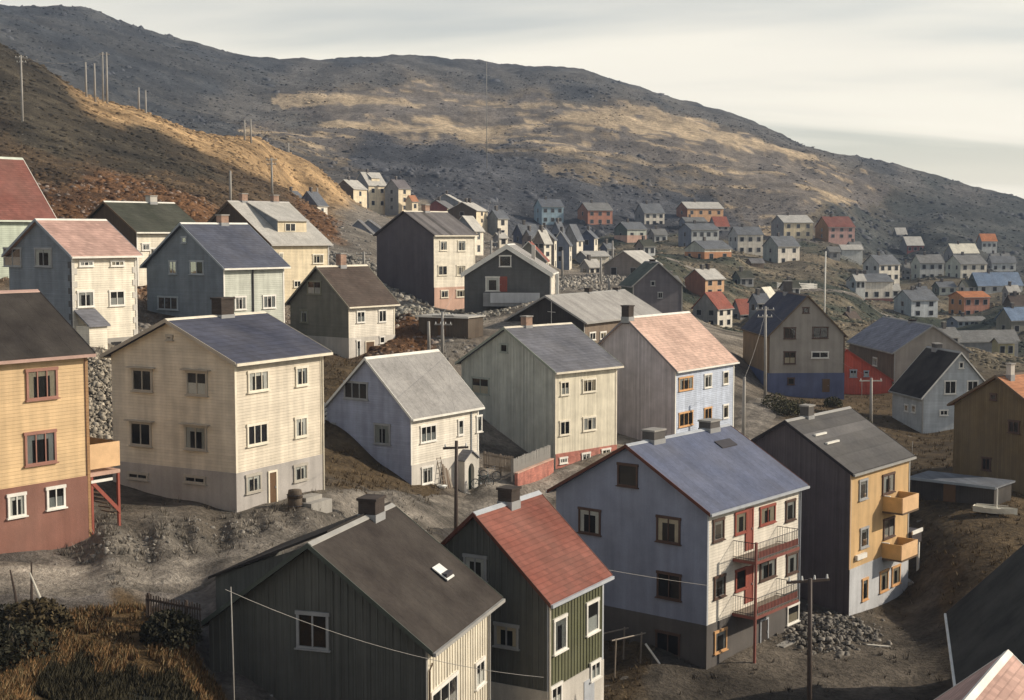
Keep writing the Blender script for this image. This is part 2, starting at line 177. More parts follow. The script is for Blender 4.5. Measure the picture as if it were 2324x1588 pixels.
# ---------------------------------------------------------------- survey of the place (metres; z relative to the eye)
HOUSES=[
 {'key': 'H1','x': -3.129,'y': 50.613,'z': -20.571,'phi': 1.263,'l': 7.102,'w': 8.867,'h': 5.8,'rise': 3.285,'typ': 'L','oe': 0.45,'ov': 0.5,'wins': [('G',4.5,5.82,1.28,1.36,{'n': 2,'cur': 0,'fr': 'greyfr'}),('G',7.0,2.44,1.51,1.42,{'n': 2,'fr': 'greyfr','cur': 0}),('F',1.82,3.02,2.79,1.4,{'n': 3,'fr': 'whitefr'}),('F',5.94,2.85,1.08,1.02,{'n': 2,'fr': 'whitefr'})],'chim': [(5.41,0,(0.95,0.75),0.84,'darkbrick')],'label': 'dark green board house with brown felt roof in the foreground','cat': 'house','name': 'house','wallF': 'creamboard','wallG': 'darkgreen','roofm': 'brownfelt','trim': 'darkgreentrim','fascia': 'greytrim'},
 {'key': 'H2','x': 1.486,'y': 58.409,'z': -21.784,'phi': 1.053,'l': 5.268,'w': 6.895,'h': 6.6,'rise': 3.182,'typ': 'L','oe': 0.3,'ov': 0.3,'wins': [('F',1.08,4.79,1.14,1.47,{'n': 1,'fr': 'whitefr'}),('F',4.17,4.81,1.18,1.42,{'n': 1,'fr': 'whitefr'}),('F',0.65,2.19,0.97,1.03,{'n': 2,'fr': 'whitefr'}),('F',4.37,2.35,0.94,0.77,{'n': 2,'fr': 'whitefr'}),('G',3.52,7.48,1.1,1.02,{'n': 2,'fr': 'greyfr','cur': 1}),('G',1.97,4.71,1.14,0.98,{'n': 2,'fr': 'greyfr','cur': 1})],'chim': [(2.77,0,(0.75,0.7),0.78,'darkbrick')],'label': 'small dark green house with a bright red roof beside the dark green one','cat': 'house','name': 'house','bandh': 2.6,'wallF': 'olivegreen','wallG': 'darkgreen','roofm': 'redroof','trim': 'redbrowntrim','fascia': 'bluegreytrim','band_m': 'whiteconc'},
 {'key': 'H3','x': 10.381,'y': 74.492,'z': -23.313,'phi': 0.888,'l': 10.294,'w': 10.108,'h': 8.691,'rise': 2.924,'typ': 'L','oe': 0.35,'ov': 0.35,'band': 2.45,'wins': [('G',5.13,10.01,1.31,1.23,{'n': 1,'fr': 'brownfr','cur': 0}),('G',7.71,7.1,1.49,1.4,{'n': 2,'fr': 'brownfr'}),('G',2.44,7.31,1.49,1.39,{'n': 2,'fr': 'brownfr'}),('G',2.37,4.23,1.51,1.4,{'n': 2,'fr': 'brownfr','cur': 0}),('G',2.38,1.04,1.52,1.22,{'n': 2,'fr': 'brownfr','cur': 0}),('F',1.09,7.46,1.11,1.15,{'n': 1,'fr': 'brownfr'}),('F',3.51,7.49,1.35,1.18,{'n': 1,'fr': 'redfr'}),('F',6.45,7.46,1.72,1.02,{'n': 2,'fr': 'redfr'}),('F',9.15,7.3,1.11,1.17,{'n': 1,'fr': 'brownfr'}),('F',1.28,4.33,1.13,1.17,{'n': 1,'fr': 'brownfr'}),('F',3.57,4.29,1.2,1.15,{'n': 1,'fr': 'redfr'}),('F',6.58,4.3,1.81,1.08,{'n': 2,'fr': 'brownfr'}),('F',9.45,4.13,1.31,1.19,{'n': 1,'fr': 'brownfr'}),('F',1.35,1.34,1.24,1.17,{'n': 1,'fr': 'orangefr'}),('F',9.55,1.1,1.4,1.07,{'n': 1,'fr': 'whitefr'}),('F',4.39,6.97,0.75,2.34,{'door': 'red','fr': 'redfr'}),('F',4.44,3.83,0.81,2.02,{'door': 'red','fr': 'redfr'}),('F',6.13,0.72,0.88,1.58,{'door': 'darkdoor'})],'chim': [(2.43,0,(1.1,0.8),0.73,'greyconc'),(8.44,0,(1.1,0.8),0.65,'greyconc')],'label': 'large blue gabled house with blue roof and two iron balconies','cat': 'house','name': 'house','wallF': 'whitewall','wallG': 'blue','roofm': 'blueroof','trim': 'redbrowntrim','fascia': 'bluegreytrim','band_m': 'greyconc'},
 {'key': 'H4','x': 20.541,'y': 85.313,'z': -23.276,'phi': 0.889,'l': 8.63,'w': 8.801,'h': 8.841,'rise': 2.695,'typ': 'L','oe': 0.25,'ov': 0.2,'band': 2.85,'wins': [('F',1.71,7.57,1.11,1.21,{'n': 1,'fr': 'greyfr'}),('F',5.36,7.44,1.75,1.22,{'n': 2,'fr': 'brownfr'}),('F',1.98,4.52,1.1,1.22,{'n': 1,'fr': 'greyfr'}),('F',5.58,4.55,1.61,1.24,{'n': 2,'fr': 'brownfr'}),('F',2.13,1.24,0.77,1.33,{'n': 1,'fr': 'orangefr'}),('F',4.9,1.24,1.2,1.31,{'n': 1,'fr': 'orangefr'}),('F',6.71,1.26,1.22,1.2,{'n': 1,'fr': 'orangefr'})],'chim': [(2.73,0,(0.75,0.6),0.86,'greyconc')],'label': 'yellow fronted house with black gable and two solid balconies','cat': 'house','name': 'house','wallF': 'yellow','wallG': 'blackwall','roofm': 'greystripe','trim': 'blacktrim','fascia': 'greytrim','band_m': 'paleconc','frontband': 1},
 {'key': 'H11','x': -14.219,'y': 72.544,'z': -14.492,'phi': 1.063,'l': 7.36,'w': 8.561,'h': 7.983,'rise': 1.899,'typ': 'L','oe': 0.4,'ov': 0.4,'band': 2.18,'wins': [('G',6.32,6.69,1.39,1.17,{'n': 2,'fr': 'beigefr','cur': 0}),('G',2.51,6.71,1.38,1.24,{'n': 2,'fr': 'beigefr'}),('G',6.5,3.78,1.46,1.25,{'n': 2,'fr': 'beigefr','cur': 0}),('G',2.65,3.84,1.46,1.25,{'n': 2,'fr': 'beigefr'}),('G',4.34,9.03,0.39,0.22,{'n': 1,'fr': 'beigefr','cur': 0}),('G',6.73,1.49,1.41,0.34,{'n': 2,'fr': 'beigefr','cur': 0}),('G',2.71,1.63,1.39,0.36,{'n': 2,'fr': 'beigefr','cur': 0}),('F',1.85,6.8,1.66,1.07,{'n': 3,'fr': 'creamfr'}),('F',5.55,6.73,1.03,1.02,{'n': 2,'fr': 'creamfr'}),('F',1.72,4.01,1.65,1.1,{'n': 3,'fr': 'creamfr'}),('F',5.43,3.94,1.07,1.08,{'n': 2,'fr': 'creamfr'}),('F',1.28,1.47,1.2,0.92,{'n': 2,'fr': 'beigefr'}),('F',5.27,1.44,1.16,0.87,{'n': 2,'fr': 'beigefr'}),('F',2.85,1.0,0.68,1.76,{'door': 'browndoor'})],'chim': [(4.18,0,(1.05,0.7),1.12,'darkbrick')],'label': 'cream clapboard house with slate blue roof and grey basement','cat': 'house','name': 'house','wallF': 'cream','wallG': 'cream','roofm': 'slateblue','trim': 'greybeigetrim','fascia': 'creamtrim','band_m': 'greyplaster'},
 {'key': 'H12','x': -24.213,'y': 58.58,'z': -13.444,'phi': 0.925,'l': 7.832,'w': 7.8,'h': 8.081,'rise': 2.554,'typ': 'L','oe': 0.3,'ov': 0.25,'wins': [('F',5.46,6.78,1.57,1.33,{'n': 3,'fr': 'redbrownfr'}),('F',5.3,3.93,1.57,1.43,{'n': 3,'fr': 'redbrownfr'}),('F',3.98,1.54,0.87,1.0,{'n': 2,'fr': 'whitefr'}),('F',5.99,1.59,0.94,0.97,{'n': 2,'fr': 'whitefr'})],'chim': [],'label': 'yellow house with black roof and brick red basement at left edge','cat': 'house','name': 'house','wallF': 'orangeyellow','wallG': 'orangeyellow','roofm': 'blackfelt','trim': 'blacktrim','fascia': 'redgreytrim','band_m': 'brickred','bandh': 2.35},
 {'key': 'H13','x': -6.843,'y': 95.376,'z': -17.116,'phi': 0.969,'l': 7.778,'w': 7.607,'h': 4.868,'rise': 3.616,'typ': 'L','oe': 0.3,'ov': 0.25,'band': 1.47,'wins': [('G',4.82,6.27,2.11,1.18,{'n': 3,'fr': 'greyfr'}),('G',7.29,3.2,1.11,1.24,{'n': 2,'fr': 'greyfr','cur': 0}),('G',2.48,3.41,1.38,1.36,{'n': 2,'fr': 'greyfr','cur': 1}),('F',1.9,3.43,1.73,1.14,{'n': 3,'fr': 'whitefr'}),('F',5.63,3.44,0.62,1.1,{'n': 1,'fr': 'whitefr'}),('F',7.86,3.45,0.64,1.18,{'n': 1,'fr': 'whitefr'}),('F',1.69,0.58,1.21,1.16,{'n': 2,'fr': 'whitefr'})],'chim': [],'label': 'white fronted periwinkle house with pale grey roof behind utility pole','cat': 'house','name': 'house','wallF': 'whitewall','wallG': 'periwinkle','roofm': 'palegrey','trim': 'whitetrim','fascia': 'whitetrim','band_m': 'whiteconc','frontband': 1},
 {'key': 'H14','x': 3.293,'y': 107.495,'z': -17.982,'phi': 0.789,'l': 7.128,'w': 10.422,'h': 7.618,'rise': 2.935,'typ': 'L','oe': 0.35,'ov': 0.35,'band': 1.21,'wins': [('G',5.49,9.02,0.78,0.67,{'n': 1,'fr': 'greygreenfr','cur': 0}),('G',8.18,5.83,1.97,1.3,{'n': 2,'fr': 'greygreenfr','cur': 1}),('F',1.05,6.19,0.94,1.04,{'n': 2,'fr': 'creamfr'}),('F',3.86,6.2,1.56,1.02,{'n': 3,'fr': 'creamfr'}),('F',1.04,3.14,1.1,1.09,{'n': 2,'fr': 'creamfr'}),('F',3.9,3.19,1.52,1.06,{'n': 3,'fr': 'creamfr'}),('F',0.85,0.64,0.85,0.44,{'n': 3,'fr': 'whitefr'}),('F',3.44,0.38,0.96,1.11,{'n': 2,'fr': 'whitefr','cur': 1}),('F',5.81,0.76,1.04,0.48,{'n': 2,'fr': 'whitefr'})],'chim': [(2.22,0,(0.7,0.6),0.95,'pinkbrick2')],'label': 'grey green board house with pink brick basement and slate roof','cat': 'house','name': 'house','wallF': 'creamboard2','wallG': 'greygreen','roofm': 'slategrey','trim': 'greygreentrim','fascia': 'creamtrim','band_m': 'pinkbrick','frontband': 1},
 {'key': 'H15','x': 13.307,'y': 115.379,'z': -17.609,'phi': 0.939,'l': 10.277,'w': 9.259,'h': 6.623,'rise': 3.929,'typ': 'L','oe': 0.3,'ov': 0.25,'wins': [('F',1.73,5.28,2.31,1.07,{'n': 3,'fr': 'orangefr'}),('F',5.53,5.19,1.28,1.15,{'n': 2,'fr': 'whitefr'}),('F',8.73,5.18,0.94,1.11,{'n': 1,'fr': 'whitefr'}),('F',1.79,2.33,2.31,1.15,{'n': 3,'fr': 'orangefr'}),('F',5.59,2.34,1.29,1.1,{'n': 2,'fr': 'orangefr'}),('F',8.8,2.26,0.95,1.18,{'n': 1,'fr': 'whitefr'})],'chim': [(0.08,0,(0.8,0.7),1.13,'darkbrick')],'label': 'light blue fronted house with salmon pink roof and purple grey gable','cat': 'house','name': 'house','wallF': 'lightblue','wallG': 'purplegrey','roofm': 'salmonroof','trim': 'purpletrim','fascia': 'whitetrim'},
 {'key': 'H16','x': 7.127,'y': 140.547,'z': -12.236,'phi': 1.042,'l': 17.493,'w': 8.425,'h': 3.6,'rise': 2.32,'typ': 'L','oe': 0.4,'ov': 0.4,'wins': [('F',1.8,2.0,1.3,0.77,{'n': 2,'fr': 'whitefr'}),('F',4.17,1.94,1.33,0.72,{'n': 2,'fr': 'whitefr'})],'chim': [(9.03,0,(0.6,0.6),0.6,'darkbrick'),(15.88,0,(0.6,0.6),0.41,'darkbrick')],'label': 'long dark timber house with pale metal roof and two chimneys','cat': 'house','name': 'house','wallF': 'browntimber','wallG': 'darktimber','roofm': 'palemetal','trim': 'greytrim','fascia': 'greytrim'},
 {'key': 'H17','x': 4.14,'y': 155.379,'z': -6.895,'phi': 1.466,'l': 7.3,'w': 9.429,'h': 2.648,'rise': 2.949,'typ': 'L','oe': 0.3,'ov': 0.35,'wins': [('G',4.91,3.9,1.3,1.2,{'n': 1,'fr': 'whitefr','cur': 0}),('G',6.3,1.4,1.53,1.55,{'n': 1,'fr': 'whitefr','cur': 1}),('G',5.12,1.37,0.78,1.62,{'door': 'red','fr': 'redfr'})],'chim': [],'label': 'charcoal gabled house with broad white bargeboards and a red door','cat': 'house','name': 'house','wallF': 'whitewall','wallG': 'charcoal','roofm': 'palegrey','trim': 'whitetrim','fascia': 'whitetrim','bargew': 0.55},
 {'key': 'H18','x': -9.176,'y': 167.384,'z': -8.655,'phi': 0.873,'l': 7.234,'w': 9.495,'h': 8.543,'rise': 2.673,'typ': 'L','oe': 0.3,'ov': 0.25,'band': 2.32,'wins': [('F',1.65,7.24,1.23,1.14,{'n': 2,'fr': 'creamfr'}),('F',4.84,7.21,1.4,1.27,{'n': 2,'fr': 'creamfr'}),('F',1.48,4.32,1.54,1.14,{'n': 2,'fr': 'creamfr'}),('F',4.72,4.28,1.61,1.2,{'n': 2,'fr': 'creamfr'}),('F',1.73,1.52,1.26,0.87,{'n': 2,'fr': 'creamfr'}),('F',4.66,1.5,1.71,0.89,{'n': 3,'fr': 'creamfr'})],'chim': [(3.65,0,(0.8,0.65),0.97,'pinkbrick2')],'label': 'tall white fronted house with dark windowless gable and pink base','cat': 'house','name': 'house','wallF': 'whitecream','wallG': 'darkplum','roofm': 'greystripe2','trim': 'darktrim','fascia': 'creamtrim','band_m': 'pinkplaster','frontband': 1},
 {'key': 'H19','x': -15.011,'y': 130.491,'z': -11.573,'phi': 0.908,'l': 6.169,'w': 7.738,'h': 5.088,'rise': 3.337,'typ': 'L','oe': 0.35,'ov': 0.35,'band': 2.0,'wins': [('G',4.43,6.53,1.81,1.22,{'n': 2,'fr': 'olivefr'}),('G',5.85,3.8,0.99,1.17,{'n': 2,'fr': 'olivefr'}),('F',1.57,3.88,1.05,1.04,{'n': 2,'fr': 'whitefr'}),('F',4.49,3.83,1.04,1.12,{'n': 2,'fr': 'whitefr'}),('F',2.7,0.77,1.19,1.57,{'door': 'browndoor'}),('F',1.18,0.96,0.5,1.54,{'n': 1,'fr': 'whitefr'}),('F',4.37,1.58,0.68,0.64,{'n': 1,'fr': 'whitefr'})],'chim': [(3.0,0,(0.75,0.65),1.31,'pinkbrick2')],'label': 'small olive gabled house with brown roof and white lower front','cat': 'house','name': 'house','wallF': 'whitewall','wallG': 'olivegrey','roofm': 'brownroof','trim': 'olivetrim','fascia': 'creamtrim','band_m': 'whiteconc'},
 {'key': 'H20','x': -23.407,'y': 115.52,'z': -7.793,'phi': 0.925,'l': 6.685,'w': 9.673,'h': 5.179,'rise': 3.37,'typ': 'L','oe': 0.4,'ov': 0.35,'wins': [('G',6.23,4.98,0.94,1.09,{'n': 2,'fr': 'slatefr','cur': 0}),('G',3.23,5.0,1.7,1.11,{'n': 2,'fr': 'slatefr','cur': 0}),('G',4.74,7.28,0.62,0.49,{'n': 1,'fr': 'slatefr','cur': 0}),('G',6.96,1.96,2.54,1.08,{'n': 3,'fr': 'slatefr','cur': 0}),('F',1.74,2.1,1.21,1.09,{'n': 3,'fr': 'whitefr'}),('F',4.96,2.09,1.42,1.07,{'n': 3,'fr': 'whitefr'})],'chim': [(4.27,0,(0.8,0.65),0.88,'pinkbrick2')],'label': 'slate blue gabled house with indigo roof and black drainpipe','cat': 'house','name': 'house','wallF': 'palegreygreen','wallG': 'slatewall','roofm': 'slateblue2','trim': 'slatetrim','fascia': 'whitetrim'},
 {'key': 'H21','x': -31.04,'y': 100.448,'z': -7.402,'phi': 0.942,'l': 5.633,'w': 7.392,'h': 5.938,'rise': 2.371,'typ': 'L','oe': 0.35,'ov': 0.3,'wins': [('G',6.87,5.68,2.11,1.34,{'n': 2,'fr': 'greyfr'}),('G',3.19,5.7,1.95,1.3,{'n': 2,'fr': 'greyfr'}),('F',1.21,5.27,1.19,0.38,{'n': 3,'fr': 'whitefr'}),('F',3.93,5.25,1.18,0.4,{'n': 3,'fr': 'whitefr'}),('F',1.08,2.76,1.39,1.12,{'n': 2,'fr': 'whitefr'}),('F',3.83,2.72,1.34,1.1,{'n': 2,'fr': 'whitefr'})],'chim': [],'label': 'white house with pink roof and dark toothed quoins at left','cat': 'house','name': 'house','wallF': 'whitecream','wallG': 'slatewall2','roofm': 'pinkroof','trim': 'slatetrim','fascia': 'whitetrim'},
 {'key': 'H22','x': -34.867,'y': 132.559,'z': -4.893,'phi': 0.942,'l': 7.783,'w': 8.484,'h': 5.2,'rise': 2.606,'typ': 'L','oe': 0.4,'ov': 0.4,'wins': [('F',1.0,3.66,0.9,0.66,{'n': 2,'fr': 'whitefr'}),('F',1.93,3.26,0.84,0.55,{'n': 2,'fr': 'whitefr'})],'chim': [(5.35,0,(0.85,0.7),0.81,'whiteconc')],'label': 'house with dark mossy roof and tall white chimney above pink roof','cat': 'house','name': 'house','wallF': 'whitecream','wallG': 'browntimber2','roofm': 'mossroof','trim': 'browntrim','fascia': 'whitetrim'},
 {'key': 'H23','x': -25.399,'y': 150.455,'z': -7.015,'phi': 0.873,'l': 8.138,'w': 13.587,'h': 6.0,'rise': 4.42,'typ': 'L','oe': 0.35,'ov': 0.3,'wins': [('F',6.56,4.27,1.55,1.0,{'n': 3,'fr': 'creamfr'}),('F',1.28,4.42,0.57,1.13,{'n': 2,'fr': 'creamfr'}),('F',3.53,1.63,0.97,0.7,{'n': 2,'fr': 'creamfr'})],'chim': [(1.91,0,(0.75,0.6),1.0,'pinkbrick2'),(6.35,0,(0.75,0.6),0.93,'pinkbrick2')],'label': 'cream house with pale grey roof and shed dormer','cat': 'house','name': 'house','wallF': 'paleyellow','wallG': 'browntimber2','roofm': 'palegrey2','trim': 'browntrim','fascia': 'palegreytrim'},
 {'key': 'H24','x': -45.119,'y': 108.419,'z': -5.36,'phi': 0.942,'l': 12.0,'w': 8.4,'h': 6.703,'rise': 4.853,'typ': 'L','oe': 0.3,'ov': 0.3,'wins': [],'chim': [],'label': 'pale green house with red brown roof cut by the left edge','cat': 'house','name': 'house','wallF': 'palegreen','wallG': 'palegreen','roofm': 'redbrownroof','trim': 'whitetrim','fascia': 'palegreentrim'},
 {'key': 'H7','x': 38.794,'y': 103.461,'z': -19.643,'phi': 0.663,'l': 8.4,'w': 7.43,'h': 6.6,'rise': 2.29,'typ': 'L','oe': 0.35,'ov': 0.3,'wins': [('G',4.47,2.21,0.73,0.95,{'n': 2,'fr': 'brownfr','cur': 0}),('G',4.02,7.37,0.49,0.46,{'n': 1,'fr': 'brownfr','cur': 0}),('G',2.22,5.29,0.89,0.9,{'n': 2,'fr': 'brownfr','cur': 0})],'chim': [(0.88,-0.5,(0.5,0.4),1.05,'whiteconc')],'label': 'olive brown gabled house with orange roof at the right edge','cat': 'house','name': 'house','wallF': 'ochre','wallG': 'olivebrown','roofm': 'orangeroof','trim': 'browntrim','fascia': 'browntrim'},
 {'key': 'H8','x': 40.761,'y': 140.339,'z': -19.879,'phi': 0.175,'l': 7.723,'w': 6.806,'h': 3.777,'rise': 4.249,'typ': 'R','oe': 0.25,'ov': 0.3,'wins': [('F',2.91,4.63,1.23,1.32,{'n': 2,'fr': 'whitefr','cur': 0}),('F',5.31,4.72,1.15,1.05,{'n': 2,'fr': 'whitefr','cur': 0}),('F',4.03,6.83,0.49,0.62,{'n': 1,'fr': 'whitefr','cur': 0}),('F',2.29,2.1,0.86,0.54,{'n': 2,'fr': 'whitefr','cur': 0}),('G',3.48,2.2,0.82,0.68,{'n': 1,'fr': 'whitefr'}),('G',1.81,2.3,0.83,0.74,{'n': 1,'fr': 'whitefr'})],'chim': [(4.88,0,(0.9,0.7),0.65,'greyconc')],'label': 'white gabled house with black roof beside the olive brown house','cat': 'house','name': 'house','wallF': 'whiteblue','wallG': 'greywhite','roofm': 'blackfelt','trim': 'whitetrim','fascia': 'greytrim'},
 {'key': 'H9','x': 28.119,'y': 155.31,'z': -17.323,'phi': 0.052,'l': 8.408,'w': 13.113,'h': 6.205,'rise': 4.272,'typ': 'R','oe': 0.2,'ov': 0.3,'band': 2.07,'wins': [('F',2.31,6.46,1.29,1.22,{'n': 2,'fr': 'brownfr','cur': 0}),('F',5.7,6.5,1.7,1.22,{'n': 2,'fr': 'brownfr','cur': 0}),('F',2.35,3.76,1.29,1.33,{'n': 2,'fr': 'brownfr'}),('F',5.7,4.06,1.89,0.69,{'n': 2,'fr': 'whitefr','cur': 0}),('F',4.06,8.97,0.68,0.61,{'n': 1,'fr': 'brownfr','cur': 0}),('F',2.52,1.17,0.75,0.74,{'n': 1,'fr': 'brownfr','cur': 0}),('F',6.41,0.67,0.75,1.41,{'door': 'browndoor'})],'chim': [(8.82,0,(1.0,0.8),1.45,'greyconc')],'label': 'beige gabled house with indigo roof standing on a blue base','cat': 'house','name': 'house','wallF': 'beige','wallG': 'ochretimber','roofm': 'indigoroof','trim': 'browntrim','fascia': 'browntrim','band_m': 'bluebase'},
 {'key': 'H10','x': 44.608,'y': 165.32,'z': -17.258,'phi': 0.07,'l': 8.9,'w': 17.139,'h': 3.499,'rise': 2.998,'typ': 'R','oe': 0.3,'ov': 0.3,'wins': [('G',6.78,1.75,1.5,0.98,{'n': 2,'fr': 'whitefr'})],'chim': [(6.73,0,(0.9,0.7),-0.52,'darkbrick')],'label': 'long brown timber building with weathered grey roof','cat': 'house','name': 'house','wallF': 'beige','wallG': 'browntimber','roofm': 'lilacroof','trim': 'greytrim','fascia': 'greytrim'},
 {'key': 'H10b','x': 32.484,'y': 159.105,'z': -17.974,'phi': 0.052,'l': 10.358,'w': 2.8,'h': 1.472,'rise': 3.389,'typ': 'R','oe': 0.1,'ov': 0.1,'wins': [('F',5.95,2.28,0.77,0.83,{'n': 2,'fr': 'bluegreyfr','cur': 1}),('F',7.44,2.25,0.54,0.64,{'n': 1,'fr': 'bluegreyfr','cur': 1})],'chim': [],'label': 'red wooden shed beside the blue base of the beige house','cat': 'shed','name': 'shed','wallF': 'redwall','wallG': 'redwall','roofm': 'greyroof2','trim': 'redtrim','fascia': 'redtrim'},
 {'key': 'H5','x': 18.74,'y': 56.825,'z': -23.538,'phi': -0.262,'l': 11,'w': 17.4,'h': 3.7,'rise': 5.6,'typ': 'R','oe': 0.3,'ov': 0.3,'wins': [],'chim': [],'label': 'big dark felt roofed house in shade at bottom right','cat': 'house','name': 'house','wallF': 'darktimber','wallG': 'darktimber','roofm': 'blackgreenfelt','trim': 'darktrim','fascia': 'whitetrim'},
 {'key': 'H6','x': 15.251,'y': 37.7,'z': -21.767,'phi': 1.03,'l': 7.4,'w': 6.6,'h': 5,'rise': 2.9,'typ': 'L','oe': 0.3,'ov': 0.3,'wins': [],'chim': [],'label': 'house with pink roof and white verges in the bottom right corner','cat': 'house','name': 'house','wallF': 'whitecream','wallG': 'browntimber2','roofm': 'pinkroof','trim': 'whitetrim','fascia': 'whitetrim'},
 {'key': 'F1','x': -46.599,'y': 420.334,'z': 7.186,'phi': 1.117,'l': 7.494,'w': 6.689,'h': 5.986,'rise': 2.619,'typ': 'L','oe': 0.25,'ov': 0.25,'wins': [('F',3.75,4.64,1.15,1.25,{'n': 1,'far': 1,'fr': 'greyfr'}),('F',3.75,1.65,1.15,1.25,{'n': 1,'far': 1,'fr': 'greyfr'})],'chim': [(2.62,0,(0.6,0.6),1.1,'greyconc')],'label': 'cream house with dark brown gable at the foot of the golden slope','cat': 'house','name': 'house','wallF': 'creamfar','wallG': 'browntimber2','roofm': 'palegrey2','trim': 'greytrim','fascia': 'greytrim','far': 1},
 {'key': 'F2','x': -44.168,'y': 440.353,'z': 7.347,'phi': 0.838,'l': 7.564,'w': 6.834,'h': 7.617,'rise': 3.928,'typ': 'L','oe': 0.25,'ov': 0.25,'wins': [('F',1.89,5.9,1.15,1.25,{'n': 1,'far': 1,'fr': 'greyfr'}),('F',5.67,5.9,1.15,1.25,{'n': 1,'far': 1,'fr': 'greyfr'}),('F',1.89,2.09,1.15,1.25,{'n': 1,'far': 1,'fr': 'greyfr'}),('F',5.67,2.09,1.15,1.25,{'n': 1,'far': 1,'fr': 'greyfr'})],'chim': [(2.65,0,(0.6,0.6),1.1,'greyconc')],'label': 'cream house with snow pale roof and dormer behind the brown gable','cat': 'house','name': 'house','wallF': 'creamfar','wallG': 'slatewall2','roofm': 'palegrey2','trim': 'greytrim','fascia': 'greytrim','far': 1},
 {'key': 'F3','x': -34.959,'y': 440.348,'z': 6.732,'phi': 0.96,'l': 5.944,'w': 5.413,'h': 7.251,'rise': 2.635,'typ': 'L','oe': 0.25,'ov': 0.25,'wins': [('F',2.97,6.16,1.15,1.21,{'n': 1,'far': 1,'fr': 'greyfr'}),('F',2.97,3.75,1.15,1.21,{'n': 1,'far': 1,'fr': 'greyfr'}),('F',2.97,1.33,1.15,1.21,{'n': 1,'far': 1,'fr': 'greyfr'}),('G',2.71,6.16,0.95,1.2,{'n': 1,'far': 1,'fr': 'greyfr'}),('G',2.71,3.75,0.95,1.2,{'n': 1,'far': 1,'fr': 'greyfr'}),('G',2.71,1.33,0.95,1.2,{'n': 1,'far': 1,'fr': 'greyfr'})],'chim': [(2.08,0,(0.6,0.6),1.1,'greyconc')],'label': 'narrow cream house with grey gable beside rock outcrop','cat': 'house','name': 'house','wallF': 'creamfar','wallG': 'greywall','roofm': 'purpleroof','trim': 'greytrim','fascia': 'greytrim','far': 1},
 {'key': 'F3b','x': -30.654,'y': 438.35,'z': 6.593,'phi': 0.925,'l': 2.82,'w': 2.622,'h': 3.377,'rise': 1.683,'typ': 'L','oe': 0.25,'ov': 0.25,'wins': [('F',1.41,1.86,1.15,1.25,{'n': 1,'far': 1,'fr': 'greyfr'})],'chim': [],'label': 'low cream annex with orange roof right of the grey gabled house','cat': 'house','name': 'house','wallF': 'creamfar','wallG': 'creamfar','roofm': 'orangeroof','trim': 'greytrim','fascia': 'greytrim','far': 1},
 {'key': 'F4','x': -50.82,'y': 340.303,'z': 5.482,'phi': 1.326,'l': 6.011,'w': 5.629,'h': 1.713,'rise': 2.97,'typ': 'L','oe': 0.25,'ov': 0.25,'wins': [('F',3.01,0.94,1.15,0.86,{'n': 1,'far': 1,'fr': 'greyfr'})],'chim': [(2.1,0,(0.6,0.6),1.1,'greyconc')],'label': 'small white fronted cottage with brown gable below golden slope','cat': 'house','name': 'house','wallF': 'whitewall','wallG': 'browntimber2','roofm': 'bluegreyroof','trim': 'greytrim','fascia': 'greytrim','far': 1},
 {'key': 'F5','x': -43.674,'y': 320.315,'z': 3.368,'phi': 1.257,'l': 5.326,'w': 4.908,'h': 3.086,'rise': 2.932,'typ': 'L','oe': 0.25,'ov': 0.25,'wins': [('F',2.66,1.7,1.15,1.25,{'n': 1,'far': 1,'fr': 'greyfr'})],'chim': [(1.86,0,(0.6,0.6),1.1,'greyconc')],'label': 'small cottage with dark blue gable and blue roof on the slope','cat': 'house','name': 'house','wallF': 'whitewall','wallG': 'darkbluewall','roofm': 'bluegreyroof','trim': 'greytrim','fascia': 'greytrim','far': 1},
 {'key': 'F6','x': -26.292,'y': 270.259,'z': -1.28,'phi': 1.536,'l': 3.471,'w': 5.674,'h': 1.193,'rise': 2.659,'typ': 'L','oe': 0.25,'ov': 0.25,'wins': [],'chim': [],'label': 'low grey blue shed with white verge on rusty slope','cat': 'shed','name': 'shed','wallF': 'whitewall','wallG': 'bluegreywall','roofm': 'greyroof2','trim': 'whitetrim','fascia': 'whitetrim','far': 1},
 {'key': 'F6b','x': -26.082,'y': 285.259,'z': -0.409,'phi': 1.536,'l': 3.886,'w': 5.302,'h': 1.193,'rise': 1.932,'typ': 'L','oe': 0.25,'ov': 0.25,'wins': [],'chim': [],'label': 'low grey blue shed with white verge,the farther of the pair','cat': 'shed','name': 'shed','wallF': 'whitewall','wallG': 'bluegreywall','roofm': 'greyroof2','trim': 'whitetrim','fascia': 'whitetrim','far': 1},
 {'key': 'F7','x': -17.246,'y': 380.312,'z': 4.468,'phi': 1.274,'l': 7.23,'w': 6.428,'h': 2.366,'rise': 1.934,'typ': 'L','oe': 0.25,'ov': 0.25,'wins': [('F',3.61,1.3,1.15,1.18,{'n': 1,'far': 1,'fr': 'greyfr'})],'chim': [(2.53,0,(0.6,0.6),1.1,'greyconc')],'label': 'small house with dark red gable behind the dark windowless gable','cat': 'house','name': 'house','wallF': 'creamfar','wallG': 'darkredwall','roofm': 'greyroof2','trim': 'greytrim','fascia': 'greytrim','far': 1},
